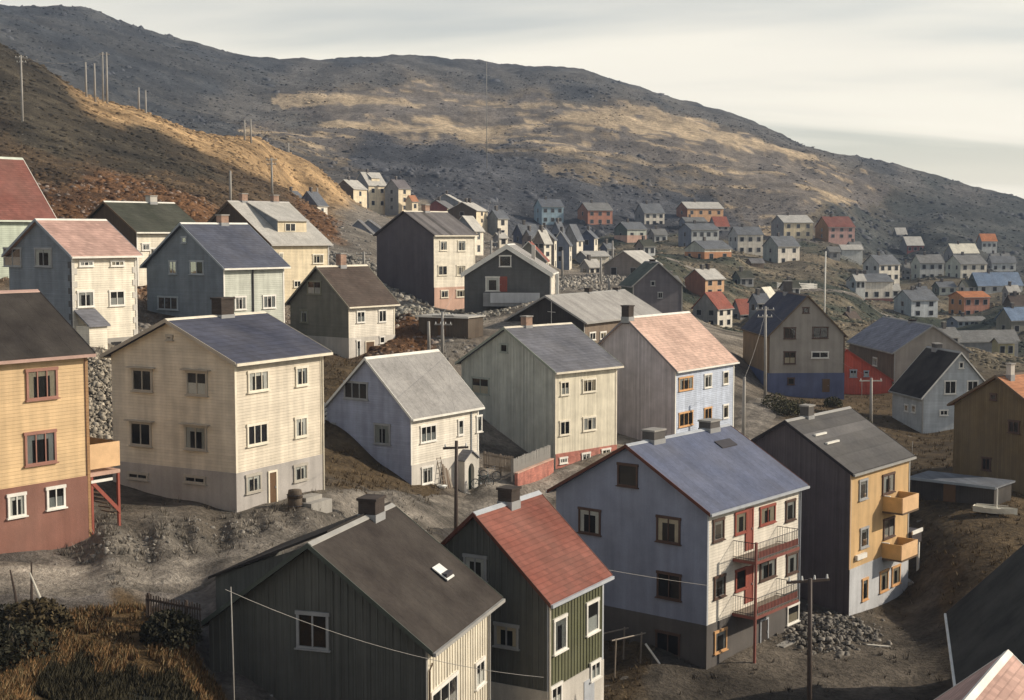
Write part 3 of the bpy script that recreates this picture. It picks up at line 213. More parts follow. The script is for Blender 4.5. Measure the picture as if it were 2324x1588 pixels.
 {'key': 'F8','x': -14.953,'y': 400.279,'z': 4.868,'phi': 1.449,'l': 8.014,'w': 7.713,'h': 4.015,'rise': 2.111,'typ': 'L','oe': 0.25,'ov': 0.25,'wins': [('F',4.01,2.21,1.15,1.25,{'n': 1,'far': 1,'fr': 'greyfr'}),('G',3.86,2.21,0.95,1.2,{'n': 1,'far': 1,'fr': 'greyfr'})],'chim': [(2.8,0,(0.6,0.6),1.1,'greyconc')],'label': 'house with pale roof and slate gable behind the dark red gable','cat': 'house','name': 'house','wallF': 'creamfar','wallG': 'slatewall2','roofm': 'palegrey2','trim': 'greytrim','fascia': 'greytrim','far': 1},
 {'key': 'F9','x': -8.521,'y': 340.315,'z': 2.211,'phi': 1.257,'l': 8.156,'w': 7.237,'h': 3.292,'rise': 1.907,'typ': 'L','oe': 0.25,'ov': 0.25,'wins': [('F',4.08,2.55,1.15,0.82,{'n': 1,'far': 1,'fr': 'greyfr'}),('F',4.08,0.91,1.15,0.82,{'n': 1,'far': 1,'fr': 'greyfr'}),('G',3.62,2.55,0.95,0.82,{'n': 1,'far': 1,'fr': 'greyfr'}),('G',3.62,0.91,0.95,0.82,{'n': 1,'far': 1,'fr': 'greyfr'})],'chim': [(2.85,0,(0.6,0.6),1.1,'greyconc'),(5.3,0,(0.6,0.6),1.1,'darkbrick')],'label': 'dark brown gabled house with long pale roof below the rocks','cat': 'house','name': 'house','wallF': 'creamfar','wallG': 'browntimber2','roofm': 'palegrey2','trim': 'greytrim','fascia': 'greytrim','far': 1},
 {'key': 'F10','x': -6.969,'y': 260.325,'z': -4.002,'phi': 1.187,'l': 4.438,'w': 4.412,'h': 4.647,'rise': 2.511,'typ': 'L','oe': 0.25,'ov': 0.25,'wins': [('F',2.22,3.6,1.15,1.16,{'n': 1,'far': 1,'fr': 'greyfr'}),('F',2.22,1.28,1.15,1.16,{'n': 1,'far': 1,'fr': 'greyfr'})],'chim': [],'label': 'white house with cream roof right behind the tall white house','cat': 'house','name': 'house','wallF': 'whitecream','wallG': 'slatewall2','roofm': 'palegrey2','trim': 'greytrim','fascia': 'greytrim','far': 1},
 {'key': 'F11','x': -3.464,'y': 345.353,'z': -1.173,'phi': 0.855,'l': 3.708,'w': 3.34,'h': 4.973,'rise': 1.87,'typ': 'L','oe': 0.25,'ov': 0.25,'wins': [('F',1.85,3.85,1.15,1.24,{'n': 1,'far': 1,'fr': 'greyfr'}),('F',1.85,1.37,1.15,1.24,{'n': 1,'far': 1,'fr': 'greyfr'})],'chim': [(1.3,0,(0.6,0.6),1.1,'greyconc')],'label': 'narrow white house standing below the rocky slope','cat': 'house','name': 'house','wallF': 'whitecream','wallG': 'slatewall2','roofm': 'bluegreyroof','trim': 'greytrim','fascia': 'greytrim','far': 1},
 {'key': 'F12a','x': 8.906,'y': 300.279,'z': -8.468,'phi': 1.449,'l': 5.578,'w': 4.695,'h': 7.261,'rise': 2.416,'typ': 'L','oe': 0.25,'ov': 0.25,'wins': [('F',2.79,5.63,1.15,1.25,{'n': 1,'far': 1,'fr': 'greyfr'}),('F',2.79,2.0,1.15,1.25,{'n': 1,'far': 1,'fr': 'greyfr'}),('G',1.17,5.63,0.95,1.2,{'n': 1,'far': 1,'fr': 'greyfr'}),('G',3.52,5.63,0.95,1.2,{'n': 1,'far': 1,'fr': 'greyfr'}),('G',1.17,2.0,0.95,1.2,{'n': 1,'far': 1,'fr': 'greyfr'}),('G',3.52,2.0,0.95,1.2,{'n': 1,'far': 1,'fr': 'greyfr'})],'chim': [(1.95,0,(0.6,0.6),1.1,'greyconc')],'label': 'grey brown gabled house with white verge along the street','cat': 'house','name': 'house','wallF': 'whitecream','wallG': 'greybrownwall','roofm': 'bluegreyroof','trim': 'whitetrim','fascia': 'whitetrim','far': 1},
 {'key': 'F12b','x': 12.898,'y': 320.29,'z': -6.778,'phi': 1.396,'l': 4.135,'w': 4.052,'h': 4.29,'rise': 2.986,'typ': 'L','oe': 0.25,'ov': 0.25,'wins': [('F',2.07,3.32,1.15,1.07,{'n': 1,'far': 1,'fr': 'greyfr'}),('F',2.07,1.18,1.15,1.07,{'n': 1,'far': 1,'fr': 'greyfr'}),('G',2.03,3.32,0.95,1.07,{'n': 1,'far': 1,'fr': 'greyfr'}),('G',2.03,1.18,0.95,1.07,{'n': 1,'far': 1,'fr': 'greyfr'})],'chim': [(1.45,0,(0.6,0.6),1.1,'greyconc')],'label': 'blue grey gabled house with white verge along the street','cat': 'house','name': 'house','wallF': 'whitecream','wallG': 'bluegreywall','roofm': 'bluegreyroof','trim': 'whitetrim','fascia': 'whitetrim','far': 1},
 {'key': 'F12c','x': 15.655,'y': 345.332,'z': -6.308,'phi': 1.134,'l': 4.049,'w': 3.78,'h': 4.976,'rise': 3.523,'typ': 'L','oe': 0.25,'ov': 0.25,'wins': [('F',2.02,3.86,1.15,1.24,{'n': 1,'far': 1,'fr': 'greyfr'}),('F',2.02,1.37,1.15,1.24,{'n': 1,'far': 1,'fr': 'greyfr'}),('G',1.89,3.86,0.95,1.2,{'n': 1,'far': 1,'fr': 'greyfr'}),('G',1.89,1.37,0.95,1.2,{'n': 1,'far': 1,'fr': 'greyfr'})],'chim': [],'label': 'house with bright white front and grey roof end of the street','cat': 'house','name': 'house','wallF': 'whitecream','wallG': 'greywall','roofm': 'bluegreyroof','trim': 'greytrim','fascia': 'greytrim','far': 1},
 {'key': 'F12d','x': 20.757,'y': 360.309,'z': -6.433,'phi': 1.292,'l': 4.167,'w': 3.874,'h': 5.448,'rise': 1.842,'typ': 'L','oe': 0.25,'ov': 0.25,'wins': [('F',2.08,4.22,1.15,1.25,{'n': 1,'far': 1,'fr': 'greyfr'}),('F',2.08,1.5,1.15,1.25,{'n': 1,'far': 1,'fr': 'greyfr'}),('G',1.94,4.22,0.95,1.2,{'n': 1,'far': 1,'fr': 'greyfr'}),('G',1.94,1.5,0.95,1.2,{'n': 1,'far': 1,'fr': 'greyfr'})],'chim': [(1.46,0,(0.6,0.6),1.1,'greyconc')],'label': 'dark blue gabled house with narrow white front at street end','cat': 'house','name': 'house','wallF': 'whitecream','wallG': 'darkbluewall','roofm': 'bluegreyroof','trim': 'greytrim','fascia': 'greytrim','far': 1},
 {'key': 'F13','x': 6.039,'y': 250.271,'z': -7.265,'phi': 1.484,'l': 6.34,'w': 6.323,'h': 2.507,'rise': 3.33,'typ': 'L','oe': 0.25,'ov': 0.25,'wins': [('F',3.17,1.38,1.15,1.25,{'n': 1,'far': 1,'fr': 'greyfr'}),('G',3.16,1.38,0.95,1.2,{'n': 1,'far': 1,'fr': 'greyfr'})],'chim': [(2.22,0,(0.6,0.6),1.1,'greyconc')],'label': 'olive gabled house with red roof and broad white verge','cat': 'house','name': 'house','wallF': 'whitecream','wallG': 'olivegrey','roofm': 'redroof2','trim': 'whitetrim','fascia': 'whitetrim','far': 1},
 {'key': 'F14','x': 10.04,'y': 480.32,'z': 3.041,'phi': 0.349,'l': 7.841,'w': 7.298,'h': 6.091,'rise': 2.445,'typ': 'L','oe': 0.25,'ov': 0.25,'wins': [('F',1.31,4.72,1.15,1.25,{'n': 1,'far': 1,'fr': 'greyfr'}),('F',3.92,4.72,1.15,1.25,{'n': 1,'far': 1,'fr': 'greyfr'}),('F',6.53,4.72,1.15,1.25,{'n': 1,'far': 1,'fr': 'greyfr'}),('F',1.31,1.67,1.15,1.25,{'n': 1,'far': 1,'fr': 'greyfr'}),('F',3.92,1.67,1.15,1.25,{'n': 1,'far': 1,'fr': 'greyfr'}),('F',6.53,1.67,1.15,1.25,{'n': 1,'far': 1,'fr': 'greyfr'}),('G',3.65,4.72,0.95,1.2,{'n': 1,'far': 1,'fr': 'greyfr'}),('G',3.65,1.67,0.95,1.2,{'n': 1,'far': 1,'fr': 'greyfr'})],'chim': [(2.74,0,(0.6,0.6),1.1,'greyconc')],'label': 'light blue house with pale front panel below the rocks','cat': 'house','name': 'house','wallF': 'lightbluefar','wallG': 'lightbluefar','roofm': 'bluegreyroof','trim': 'greytrim','fascia': 'greytrim','far': 1},
 {'key': 'F15','x': 25.499,'y': 480.325,'z': 2.646,'phi': 0.384,'l': 9.19,'w': 8.259,'h': 5.284,'rise': 2.464,'typ': 'L','oe': 0.25,'ov': 0.25,'wins': [('F',1.53,4.1,1.15,1.25,{'n': 1,'far': 1,'fr': 'greyfr'}),('F',4.59,4.1,1.15,1.25,{'n': 1,'far': 1,'fr': 'greyfr'}),('F',7.66,4.1,1.15,1.25,{'n': 1,'far': 1,'fr': 'greyfr'}),('F',1.53,1.45,1.15,1.25,{'n': 1,'far': 1,'fr': 'greyfr'}),('F',4.59,1.45,1.15,1.25,{'n': 1,'far': 1,'fr': 'greyfr'}),('F',7.66,1.45,1.15,1.25,{'n': 1,'far': 1,'fr': 'greyfr'}),('G',4.13,4.1,0.95,1.2,{'n': 1,'far': 1,'fr': 'greyfr'}),('G',4.13,1.45,0.95,1.2,{'n': 1,'far': 1,'fr': 'greyfr'})],'chim': [(3.22,0,(0.6,0.6),1.1,'greyconc')],'label': 'salmon red house with grey roof below the rocks','cat': 'house','name': 'house','wallF': 'salmonwall','wallG': 'rustwall','roofm': 'greyroof3','trim': 'greytrim','fascia': 'greytrim','far': 1},
 {'key': 'F16','x': 46.401,'y': 500.323,'z': 2.55,'phi': 0.367,'l': 7.81,'w': 7.993,'h': 4.691,'rise': 3.29,'typ': 'L','oe': 0.25,'ov': 0.25,'wins': [('F',1.3,3.64,1.15,1.17,{'n': 1,'far': 1,'fr': 'greyfr'}),('F',3.91,3.64,1.15,1.17,{'n': 1,'far': 1,'fr': 'greyfr'}),('F',6.51,3.64,1.15,1.17,{'n': 1,'far': 1,'fr': 'greyfr'}),('F',1.3,1.29,1.15,1.17,{'n': 1,'far': 1,'fr': 'greyfr'}),('F',3.91,1.29,1.15,1.17,{'n': 1,'far': 1,'fr': 'greyfr'}),('F',6.51,1.29,1.15,1.17,{'n': 1,'far': 1,'fr': 'greyfr'}),('G',4.0,3.64,0.95,1.17,{'n': 1,'far': 1,'fr': 'greyfr'}),('G',4.0,1.29,0.95,1.17,{'n': 1,'far': 1,'fr': 'greyfr'})],'chim': [(2.73,0,(0.6,0.6),1.1,'greyconc')],'label': 'white house with dark hipped looking roof beside the orange house','cat': 'house','name': 'house','wallF': 'whitewall','wallG': 'greywall','roofm': 'greyblueroof','trim': 'greytrim','fascia': 'greytrim','far': 1},
 {'key': 'F17','x': 63.868,'y': 520.33,'z': 5.908,'phi': 0.419,'l': 15.351,'w': 7.807,'h': 3.309,'rise': 2.324,'typ': 'L','oe': 0.25,'ov': 0.25,'wins': [('F',1.92,1.82,1.15,1.25,{'n': 1,'far': 1,'fr': 'greyfr'}),('F',5.76,1.82,1.15,1.25,{'n': 1,'far': 1,'fr': 'greyfr'}),('F',9.59,1.82,1.15,1.25,{'n': 1,'far': 1,'fr': 'greyfr'}),('F',13.43,1.82,1.15,1.25,{'n': 1,'far': 1,'fr': 'greyfr'}),('G',3.9,1.82,0.95,1.2,{'n': 1,'far': 1,'fr': 'greyfr'})],'chim': [(5.37,0,(0.6,0.6),1.1,'greyconc')],'label': 'long orange house with pale roof highest on the far slope','cat': 'house','name': 'house','wallF': 'orangewall','wallG': 'rustwall','roofm': 'palegrey2','trim': 'greytrim','fascia': 'greytrim','far': 1},
 {'key': 'F17b','x': 71.377,'y': 500.325,'z': 0.932,'phi': 0.384,'l': 5.468,'w': 5.029,'h': 1.74,'rise': 3.248,'typ': 'L','oe': 0.25,'ov': 0.25,'wins': [('F',1.37,0.96,1.15,0.87,{'n': 1,'far': 1,'fr': 'greyfr'}),('F',4.1,0.96,1.15,0.87,{'n': 1,'far': 1,'fr': 'greyfr'}),('G',2.51,0.96,0.95,0.87,{'n': 1,'far': 1,'fr': 'greyfr'})],'chim': [],'label': 'low house with red roof in front of the long orange house','cat': 'house','name': 'house','wallF': 'greywall','wallG': 'greywall','roofm': 'redroof2','trim': 'greytrim','fascia': 'greytrim','far': 1},
 {'key': 'F18','x': 35.546,'y': 440.344,'z': -2.513,'phi': 0.559,'l': 7.439,'w': 6.717,'h': 3.934,'rise': 2.115,'typ': 'L','oe': 0.25,'ov': 0.25,'wins': [('F',1.86,2.16,1.15,1.25,{'n': 1,'far': 1,'fr': 'greyfr'}),('F',5.58,2.16,1.15,1.25,{'n': 1,'far': 1,'fr': 'greyfr'}),('G',3.36,2.16,0.95,1.2,{'n': 1,'far': 1,'fr': 'greyfr'})],'chim': [(2.6,0,(0.6,0.6),1.1,'greyconc')],'label': 'grey green house with pink base at the valley edge','cat': 'house','name': 'house','wallF': 'palegreygreen','wallG': 'darkgreenfar','roofm': 'greyblueroof','trim': 'greytrim','fascia': 'greytrim','far': 1,'band_m': 'pinkplaster','bandh': 2.0},
 {'key': 'F19','x': 52.885,'y': 420.323,'z': -4.974,'phi': 0.367,'l': 9.161,'w': 8.338,'h': 6.16,'rise': 1.768,'typ': 'L','oe': 0.25,'ov': 0.25,'wins': [('F',1.15,4.77,1.15,1.25,{'n': 1,'far': 1,'fr': 'greyfr'}),('F',3.44,4.77,1.15,1.25,{'n': 1,'far': 1,'fr': 'greyfr'}),('F',5.73,4.77,1.15,1.25,{'n': 1,'far': 1,'fr': 'greyfr'}),('F',8.02,4.77,1.15,1.25,{'n': 1,'far': 1,'fr': 'greyfr'}),('F',1.15,1.69,1.15,1.25,{'n': 1,'far': 1,'fr': 'greyfr'}),('F',3.44,1.69,1.15,1.25,{'n': 1,'far': 1,'fr': 'greyfr'}),('F',5.73,1.69,1.15,1.25,{'n': 1,'far': 1,'fr': 'greyfr'}),('F',8.02,1.69,1.15,1.25,{'n': 1,'far': 1,'fr': 'greyfr'}),('G',4.17,4.77,0.95,1.2,{'n': 1,'far': 1,'fr': 'greyfr'}),('G',4.17,1.69,0.95,1.2,{'n': 1,'far': 1,'fr': 'greyfr'})],'chim': [(3.21,0,(0.6,0.6),1.1,'greyconc')],'label': 'large blue grey house with wide grey roof in the valley','cat': 'house','name': 'house','wallF': 'greywhite','wallG': 'bluegreywall','roofm': 'greyblueroof','trim': 'greytrim','fascia': 'greytrim','far': 1},
 {'key': 'F20','x': 48.675,'y': 360.343,'z': -8.031,'phi': 0.541,'l': 8.666,'w': 8.002,'h': 4.225,'rise': 1.955,'typ': 'L','oe': 0.25,'ov': 0.25,'wins': [('F',2.17,2.32,1.15,1.25,{'n': 1,'far': 1,'fr': 'greyfr'}),('F',6.5,2.32,1.15,1.25,{'n': 1,'far': 1,'fr': 'greyfr'}),('G',2.0,2.32,0.95,1.2,{'n': 1,'far': 1,'fr': 'greyfr'}),('G',6.0,2.32,0.95,1.2,{'n': 1,'far': 1,'fr': 'greyfr'})],'chim': [(3.03,0,(0.6,0.6),1.1,'greyconc')],'label': 'house with cream front and orange base by the dark bank','cat': 'house','name': 'house','wallF': 'whitecream','wallG': 'palegreygreen','roofm': 'greyblueroof','trim': 'greytrim','fascia': 'greytrim','far': 1,'band_m': 'orangebase','bandh': 3.4},
 {'key': 'F21','x': 69.695,'y': 440.303,'z': -6.775,'phi': 0.244,'l': 8.377,'w': 7.316,'h': 6.507,'rise': 2.352,'typ': 'L','oe': 0.25,'ov': 0.25,'wins': [('F',1.4,5.04,1.15,1.25,{'n': 1,'far': 1,'fr': 'greyfr'}),('F',4.19,5.04,1.15,1.25,{'n': 1,'far': 1,'fr': 'greyfr'}),('F',6.98,5.04,1.15,1.25,{'n': 1,'far': 1,'fr': 'greyfr'}),('F',1.4,1.79,1.15,1.25,{'n': 1,'far': 1,'fr': 'greyfr'}),('F',4.19,1.79,1.15,1.25,{'n': 1,'far': 1,'fr': 'greyfr'}),('F',6.98,1.79,1.15,1.25,{'n': 1,'far': 1,'fr': 'greyfr'}),('G',1.83,5.04,0.95,1.2,{'n': 1,'far': 1,'fr': 'greyfr'}),('G',5.49,5.04,0.95,1.2,{'n': 1,'far': 1,'fr': 'greyfr'}),('G',1.83,1.79,0.95,1.2,{'n': 1,'far': 1,'fr': 'greyfr'}),('G',5.49,1.79,0.95,1.2,{'n': 1,'far': 1,'fr': 'greyfr'})],'chim': [(2.93,0,(0.6,0.6),1.1,'greyconc')],'label': 'white house with four dark windows and dark roof','cat': 'house','name': 'house','wallF': 'whitewall','wallG': 'greywhite','roofm': 'greyblueroof','trim': 'greytrim','fascia': 'greytrim','far': 1},
 {'key': 'F22','x': 78.468,'y': 420.336,'z': -9.547,'phi': 0.471,'l': 7.92,'w': 7.344,'h': 5.904,'rise': 2.84,'typ': 'L','oe': 0.25,'ov': 0.25,'wins': [('F',1.98,4.58,1.15,1.25,{'n': 1,'far': 1,'fr': 'greyfr'}),('F',5.94,4.58,1.15,1.25,{'n': 1,'far': 1,'fr': 'greyfr'}),('F',1.98,1.62,1.15,1.25,{'n': 1,'far': 1,'fr': 'greyfr'}),('F',5.94,1.62,1.15,1.25,{'n': 1,'far': 1,'fr': 'greyfr'}),('G',3.67,4.58,0.95,1.2,{'n': 1,'far': 1,'fr': 'greyfr'}),('G',3.67,1.62,0.95,1.2,{'n': 1,'far': 1,'fr': 'greyfr'})],'chim': [(2.77,0,(0.6,0.6),1.1,'greyconc')],'label': 'plain white two storey house by the dark green bank','cat': 'house','name': 'house','wallF': 'whitewall','wallG': 'greygreen2','roofm': 'greyblueroof','trim': 'greytrim','fascia': 'greytrim','far': 1},
 {'key': 'F23','x': 91.485,'y': 480.306,'z': -1.558,'phi': 0.262,'l': 10.662,'w': 9.89,'h': 5.297,'rise': 2.454,'typ': 'L','oe': 0.25,'ov': 0.25,'wins': [('F',1.78,4.1,1.15,1.25,{'n': 1,'far': 1,'fr': 'greyfr'}),('F',5.33,4.1,1.15,1.25,{'n': 1,'far': 1,'fr': 'greyfr'}),('F',8.88,4.1,1.15,1.25,{'n': 1,'far': 1,'fr': 'greyfr'}),('F',1.78,1.46,1.15,1.25,{'n': 1,'far': 1,'fr': 'greyfr'}),('F',5.33,1.46,1.15,1.25,{'n': 1,'far': 1,'fr': 'greyfr'}),('F',8.88,1.46,1.15,1.25,{'n': 1,'far': 1,'fr': 'greyfr'}),('G',4.94,4.1,0.95,1.2,{'n': 1,'far': 1,'fr': 'greyfr'}),('G',4.94,1.46,0.95,1.2,{'n': 1,'far': 1,'fr': 'greyfr'})],'chim': [(3.73,0,(0.6,0.6),1.1,'greyconc')],'label': 'pale yellow house with whitish roof beside the red roofed one','cat': 'house','name': 'house','wallF': 'paleyellow','wallG': 'greywall','roofm': 'palegrey2','trim': 'greytrim','fascia': 'greytrim','far': 1},
 {'key': 'F24','x': 106.587,'y': 480.312,'z': -1.933,'phi': 0.297,'l': 9.905,'w': 9.156,'h': 4.173,'rise': 3.468,'typ': 'L','oe': 0.25,'ov': 0.25,'wins': [('F',1.65,3.23,1.15,1.04,{'n': 1,'far': 1,'fr': 'greyfr'}),('F',4.95,3.23,1.15,1.04,{'n': 1,'far': 1,'fr': 'greyfr'}),('F',8.25,3.23,1.15,1.04,{'n': 1,'far': 1,'fr': 'greyfr'}),('F',1.65,1.15,1.15,1.04,{'n': 1,'far': 1,'fr': 'greyfr'}),('F',4.95,1.15,1.15,1.04,{'n': 1,'far': 1,'fr': 'greyfr'}),('F',8.25,1.15,1.15,1.04,{'n': 1,'far': 1,'fr': 'greyfr'}),('G',4.58,3.23,0.95,1.04,{'n': 1,'far': 1,'fr': 'greyfr'}),('G',4.58,1.15,0.95,1.04,{'n': 1,'far': 1,'fr': 'greyfr'})],'chim': [(3.47,0,(0.6,0.6),1.1,'greyconc')],'label': 'pink house with red brown roof and ochre gable','cat': 'house','name': 'house','wallF': 'pinkwall','wallG': 'ochre2','roofm': 'redbrownroof','trim': 'greytrim','fascia': 'greytrim','far': 1},
 {'key': 'F25','x': 22.247,'y': 241.843,'z': -7.722,'phi': 1.082,'l': 8.014,'w': 7.221,'h': 2.39,'rise': 2.295,'typ': 'L','oe': 0.25,'ov': 0.25,'wins': [('F',2.0,1.31,1.15,1.2,{'n': 1,'far': 1,'fr': 'greyfr'}),('F',6.01,1.31,1.15,1.2,{'n': 1,'far': 1,'fr': 'greyfr'}),('G',1.81,1.31,0.95,1.2,{'n': 1,'far': 1,'fr': 'greyfr'}),('G',5.42,1.31,0.95,1.2,{'n': 1,'far': 1,'fr': 'greyfr'})],'chim': [],'label': 'grey gabled house with bright pale roof above the long timber house','cat': 'house','name': 'house','wallF': 'whitecream','wallG': 'greybrownwall','roofm': 'palegrey2','trim': 'greytrim','fascia': 'greytrim','far': 1},
 {'key': 'F27','x': 39.435,'y': 290.353,'z': -12.971,'phi': 0.733,'l': 6.001,'w': 5.447,'h': 3.748,'rise': 1.879,'typ': 'L','oe': 0.25,'ov': 0.25,'wins': [('F',1.5,2.9,1.15,0.94,{'n': 1,'far': 1,'fr': 'greyfr'}),('F',4.5,2.9,1.15,0.94,{'n': 1,'far': 1,'fr': 'greyfr'}),('F',1.5,1.03,1.15,0.94,{'n': 1,'far': 1,'fr': 'greyfr'}),('F',4.5,1.03,1.15,0.94,{'n': 1,'far': 1,'fr': 'greyfr'})],'chim': [(2.1,0,(0.6,0.6),1.1,'greyconc'),(3.9,0,(0.6,0.6),1.1,'darkbrick')],'label': 'orange fronted house with rust gable and pale roof','cat': 'house','name': 'house','wallF': 'orangewall','wallG': 'rustwall','roofm': 'palegrey2','trim': 'greytrim','fascia': 'greytrim','far': 1},
 {'key': 'F28','x': 36.948,'y': 255.35,'z': -17.053,'phi': 0.925,'l': 5.569,'w': 5.066,'h': 3.637,'rise': 2.756,'typ': 'L','oe': 0.25,'ov': 0.25,'wins': [('F',1.39,2.82,1.15,0.91,{'n': 1,'far': 1,'fr': 'greyfr'}),('F',4.18,2.82,1.15,0.91,{'n': 1,'far': 1,'fr': 'greyfr'}),('F',1.39,1.0,1.15,0.91,{'n': 1,'far': 1,'fr': 'greyfr'}),('F',4.18,1.0,1.15,0.91,{'n': 1,'far': 1,'fr': 'greyfr'}),('G',1.27,2.82,0.95,0.91,{'n': 1,'far': 1,'fr': 'greyfr'}),('G',3.8,2.82,0.95,0.91,{'n': 1,'far': 1,'fr': 'greyfr'}),('G',1.27,1.0,0.95,0.91,{'n': 1,'far': 1,'fr': 'greyfr'}),('G',3.8,1.0,0.95,0.91,{'n': 1,'far': 1,'fr': 'greyfr'})],'chim': [],'label': 'grey gabled house with red roof and white front','cat': 'house','name': 'house','wallF': 'whitewall','wallG': 'greywall','roofm': 'redroof2','trim': 'greytrim','fascia': 'greytrim','far': 1},
 {'key': 'F28b','x': 44.25,'y': 275.346,'z': -16.712,'phi': 0.576,'l': 2.817,'w': 2.628,'h': 1.44,'rise': 2.493,'typ': 'L','oe': 0.25,'ov': 0.25,'wins': [('F',1.41,0.79,1.15,0.72,{'n': 1,'far': 1,'fr': 'greyfr'}),('G',1.31,0.79,0.95,0.72,{'n': 1,'far': 1,'fr': 'greyfr'})],'chim': [],'label': 'low red roofed annex behind the white fronted house','cat': 'house','name': 'house','wallF': 'greywall','wallG': 'greywall','roofm': 'redroof2','trim': 'greytrim','fascia': 'greytrim','far': 1},
 {'key': 'F29','x': 108.389,'y': 420.336,'z': -14.228,'phi': 0.471,'l': 7.928,'w': 7.157,'h': 5.219,'rise': 2.604,'typ': 'L','oe': 0.25,'ov': 0.25,'wins': [('F',1.32,4.05,1.15,1.25,{'n': 1,'far': 1,'fr': 'greyfr'}),('F',3.96,4.05,1.15,1.25,{'n': 1,'far': 1,'fr': 'greyfr'}),('F',6.61,4.05,1.15,1.25,{'n': 1,'far': 1,'fr': 'greyfr'}),('F',1.32,1.44,1.15,1.25,{'n': 1,'far': 1,'fr': 'greyfr'}),('F',3.96,1.44,1.15,1.25,{'n': 1,'far': 1,'fr': 'greyfr'}),('F',6.61,1.44,1.15,1.25,{'n': 1,'far': 1,'fr': 'greyfr'}),('G',1.79,4.05,0.95,1.2,{'n': 1,'far': 1,'fr': 'greyfr'}),('G',5.37,4.05,0.95,1.2,{'n': 1,'far': 1,'fr': 'greyfr'}),('G',1.79,1.44,0.95,1.2,{'n': 1,'far': 1,'fr': 'greyfr'}),('G',5.37,1.44,0.95,1.2,{'n': 1,'far': 1,'fr': 'greyfr'})],'chim': [(2.77,0,(0.6,0.6),1.1,'greyconc')],'label': 'white house with three upper windows in the far right group','cat': 'house','name': 'house','wallF': 'whitewall','wallG': 'greywhite','roofm': 'greyblueroof','trim': 'greytrim','fascia': 'greytrim','far': 1},
 {'key': 'F30','x': 126.151,'y': 440.303,'z': -14.81,'phi': 0.244,'l': 8.311,'w': 5.31,'h': 5.874,'rise': 2.364,'typ': 'L','oe': 0.25,'ov': 0.25,'wins': [('F',1.39,4.55,1.15,1.25,{'n': 1,'far': 1,'fr': 'greyfr'}),('F',4.16,4.55,1.15,1.25,{'n': 1,'far': 1,'fr': 'greyfr'}),('F',6.93,4.55,1.15,1.25,{'n': 1,'far': 1,'fr': 'greyfr'}),('F',1.39,1.62,1.15,1.25,{'n': 1,'far': 1,'fr': 'greyfr'}),('F',4.16,1.62,1.15,1.25,{'n': 1,'far': 1,'fr': 'greyfr'}),('F',6.93,1.62,1.15,1.25,{'n': 1,'far': 1,'fr': 'greyfr'}),('G',2.66,4.55,0.95,1.2,{'n': 1,'far': 1,'fr': 'greyfr'}),('G',2.66,1.62,0.95,1.2,{'n': 1,'far': 1,'fr': 'greyfr'})],'chim': [(2.91,0,(0.6,0.6),1.1,'greyconc')],'label': 'white house with grey roof in the middle of the far right group','cat': 'house','name': 'house','wallF': 'greywhite','wallG': 'palegreygreen','roofm': 'greyroof3','trim': 'greytrim','fascia': 'greytrim','far': 1},
 {'key': 'F31','x': 135.549,'y': 430.306,'z': -14.044,'phi': 0.262,'l': 8.977,'w': 8.28,'h': 4.941,'rise': 2.535,'typ': 'L','oe': 0.25,'ov': 0.25,'wins': [('F',1.5,3.83,1.15,1.24,{'n': 1,'far': 1,'fr': 'greyfr'}),('F',4.49,3.83,1.15,1.24,{'n': 1,'far': 1,'fr': 'greyfr'}),('F',7.48,3.83,1.15,1.24,{'n': 1,'far': 1,'fr': 'greyfr'}),('F',1.5,1.36,1.15,1.24,{'n': 1,'far': 1,'fr': 'greyfr'}),('F',4.49,1.36,1.15,1.24,{'n': 1,'far': 1,'fr': 'greyfr'}),('F',7.48,1.36,1.15,1.24,{'n': 1,'far': 1,'fr': 'greyfr'}),('G',2.07,3.83,0.95,1.2,{'n': 1,'far': 1,'fr': 'greyfr'}),('G',6.21,3.83,0.95,1.2,{'n': 1,'far': 1,'fr': 'greyfr'}),('G',2.07,1.36,0.95,1.2,{'n': 1,'far': 1,'fr': 'greyfr'}),('G',6.21,1.36,0.95,1.2,{'n': 1,'far': 1,'fr': 'greyfr'})],'chim': [(3.14,0,(0.6,0.6),1.1,'greyconc')],'label': 'cream white house with six windows at the far right','cat': 'house','name': 'house','wallF': 'whitewall','wallG': 'palegreygreen','roofm': 'greyroof3','trim': 'greytrim','fascia': 'greytrim','far': 1},
 {'key': 'F31b','x': 155.002,'y': 500.303,'z': -9.809,'phi': 0.244,'l': 9.973,'w': 6.155,'h': 3.036,'rise': 3.165,'typ': 'L','oe': 0.25,'ov': 0.25,'wins': [('F',1.66,1.67,1.15,1.25,{'n': 1,'far': 1,'fr': 'greyfr'}),('F',4.99,1.67,1.15,1.25,{'n': 1,'far': 1,'fr': 'greyfr'}),('F',8.31,1.67,1.15,1.25,{'n': 1,'far': 1,'fr': 'greyfr'}),('G',3.08,1.67,0.95,1.2,{'n': 1,'far': 1,'fr': 'greyfr'})],'chim': [(3.49,0,(0.6,0.6),1.1,'greyconc')],'label': 'house with bright cream roof highest in far right group','cat': 'house','name': 'house','wallF': 'greywhite','wallG': 'greywall','roofm': 'creamroof','trim': 'greytrim','fascia': 'greytrim','far': 1},
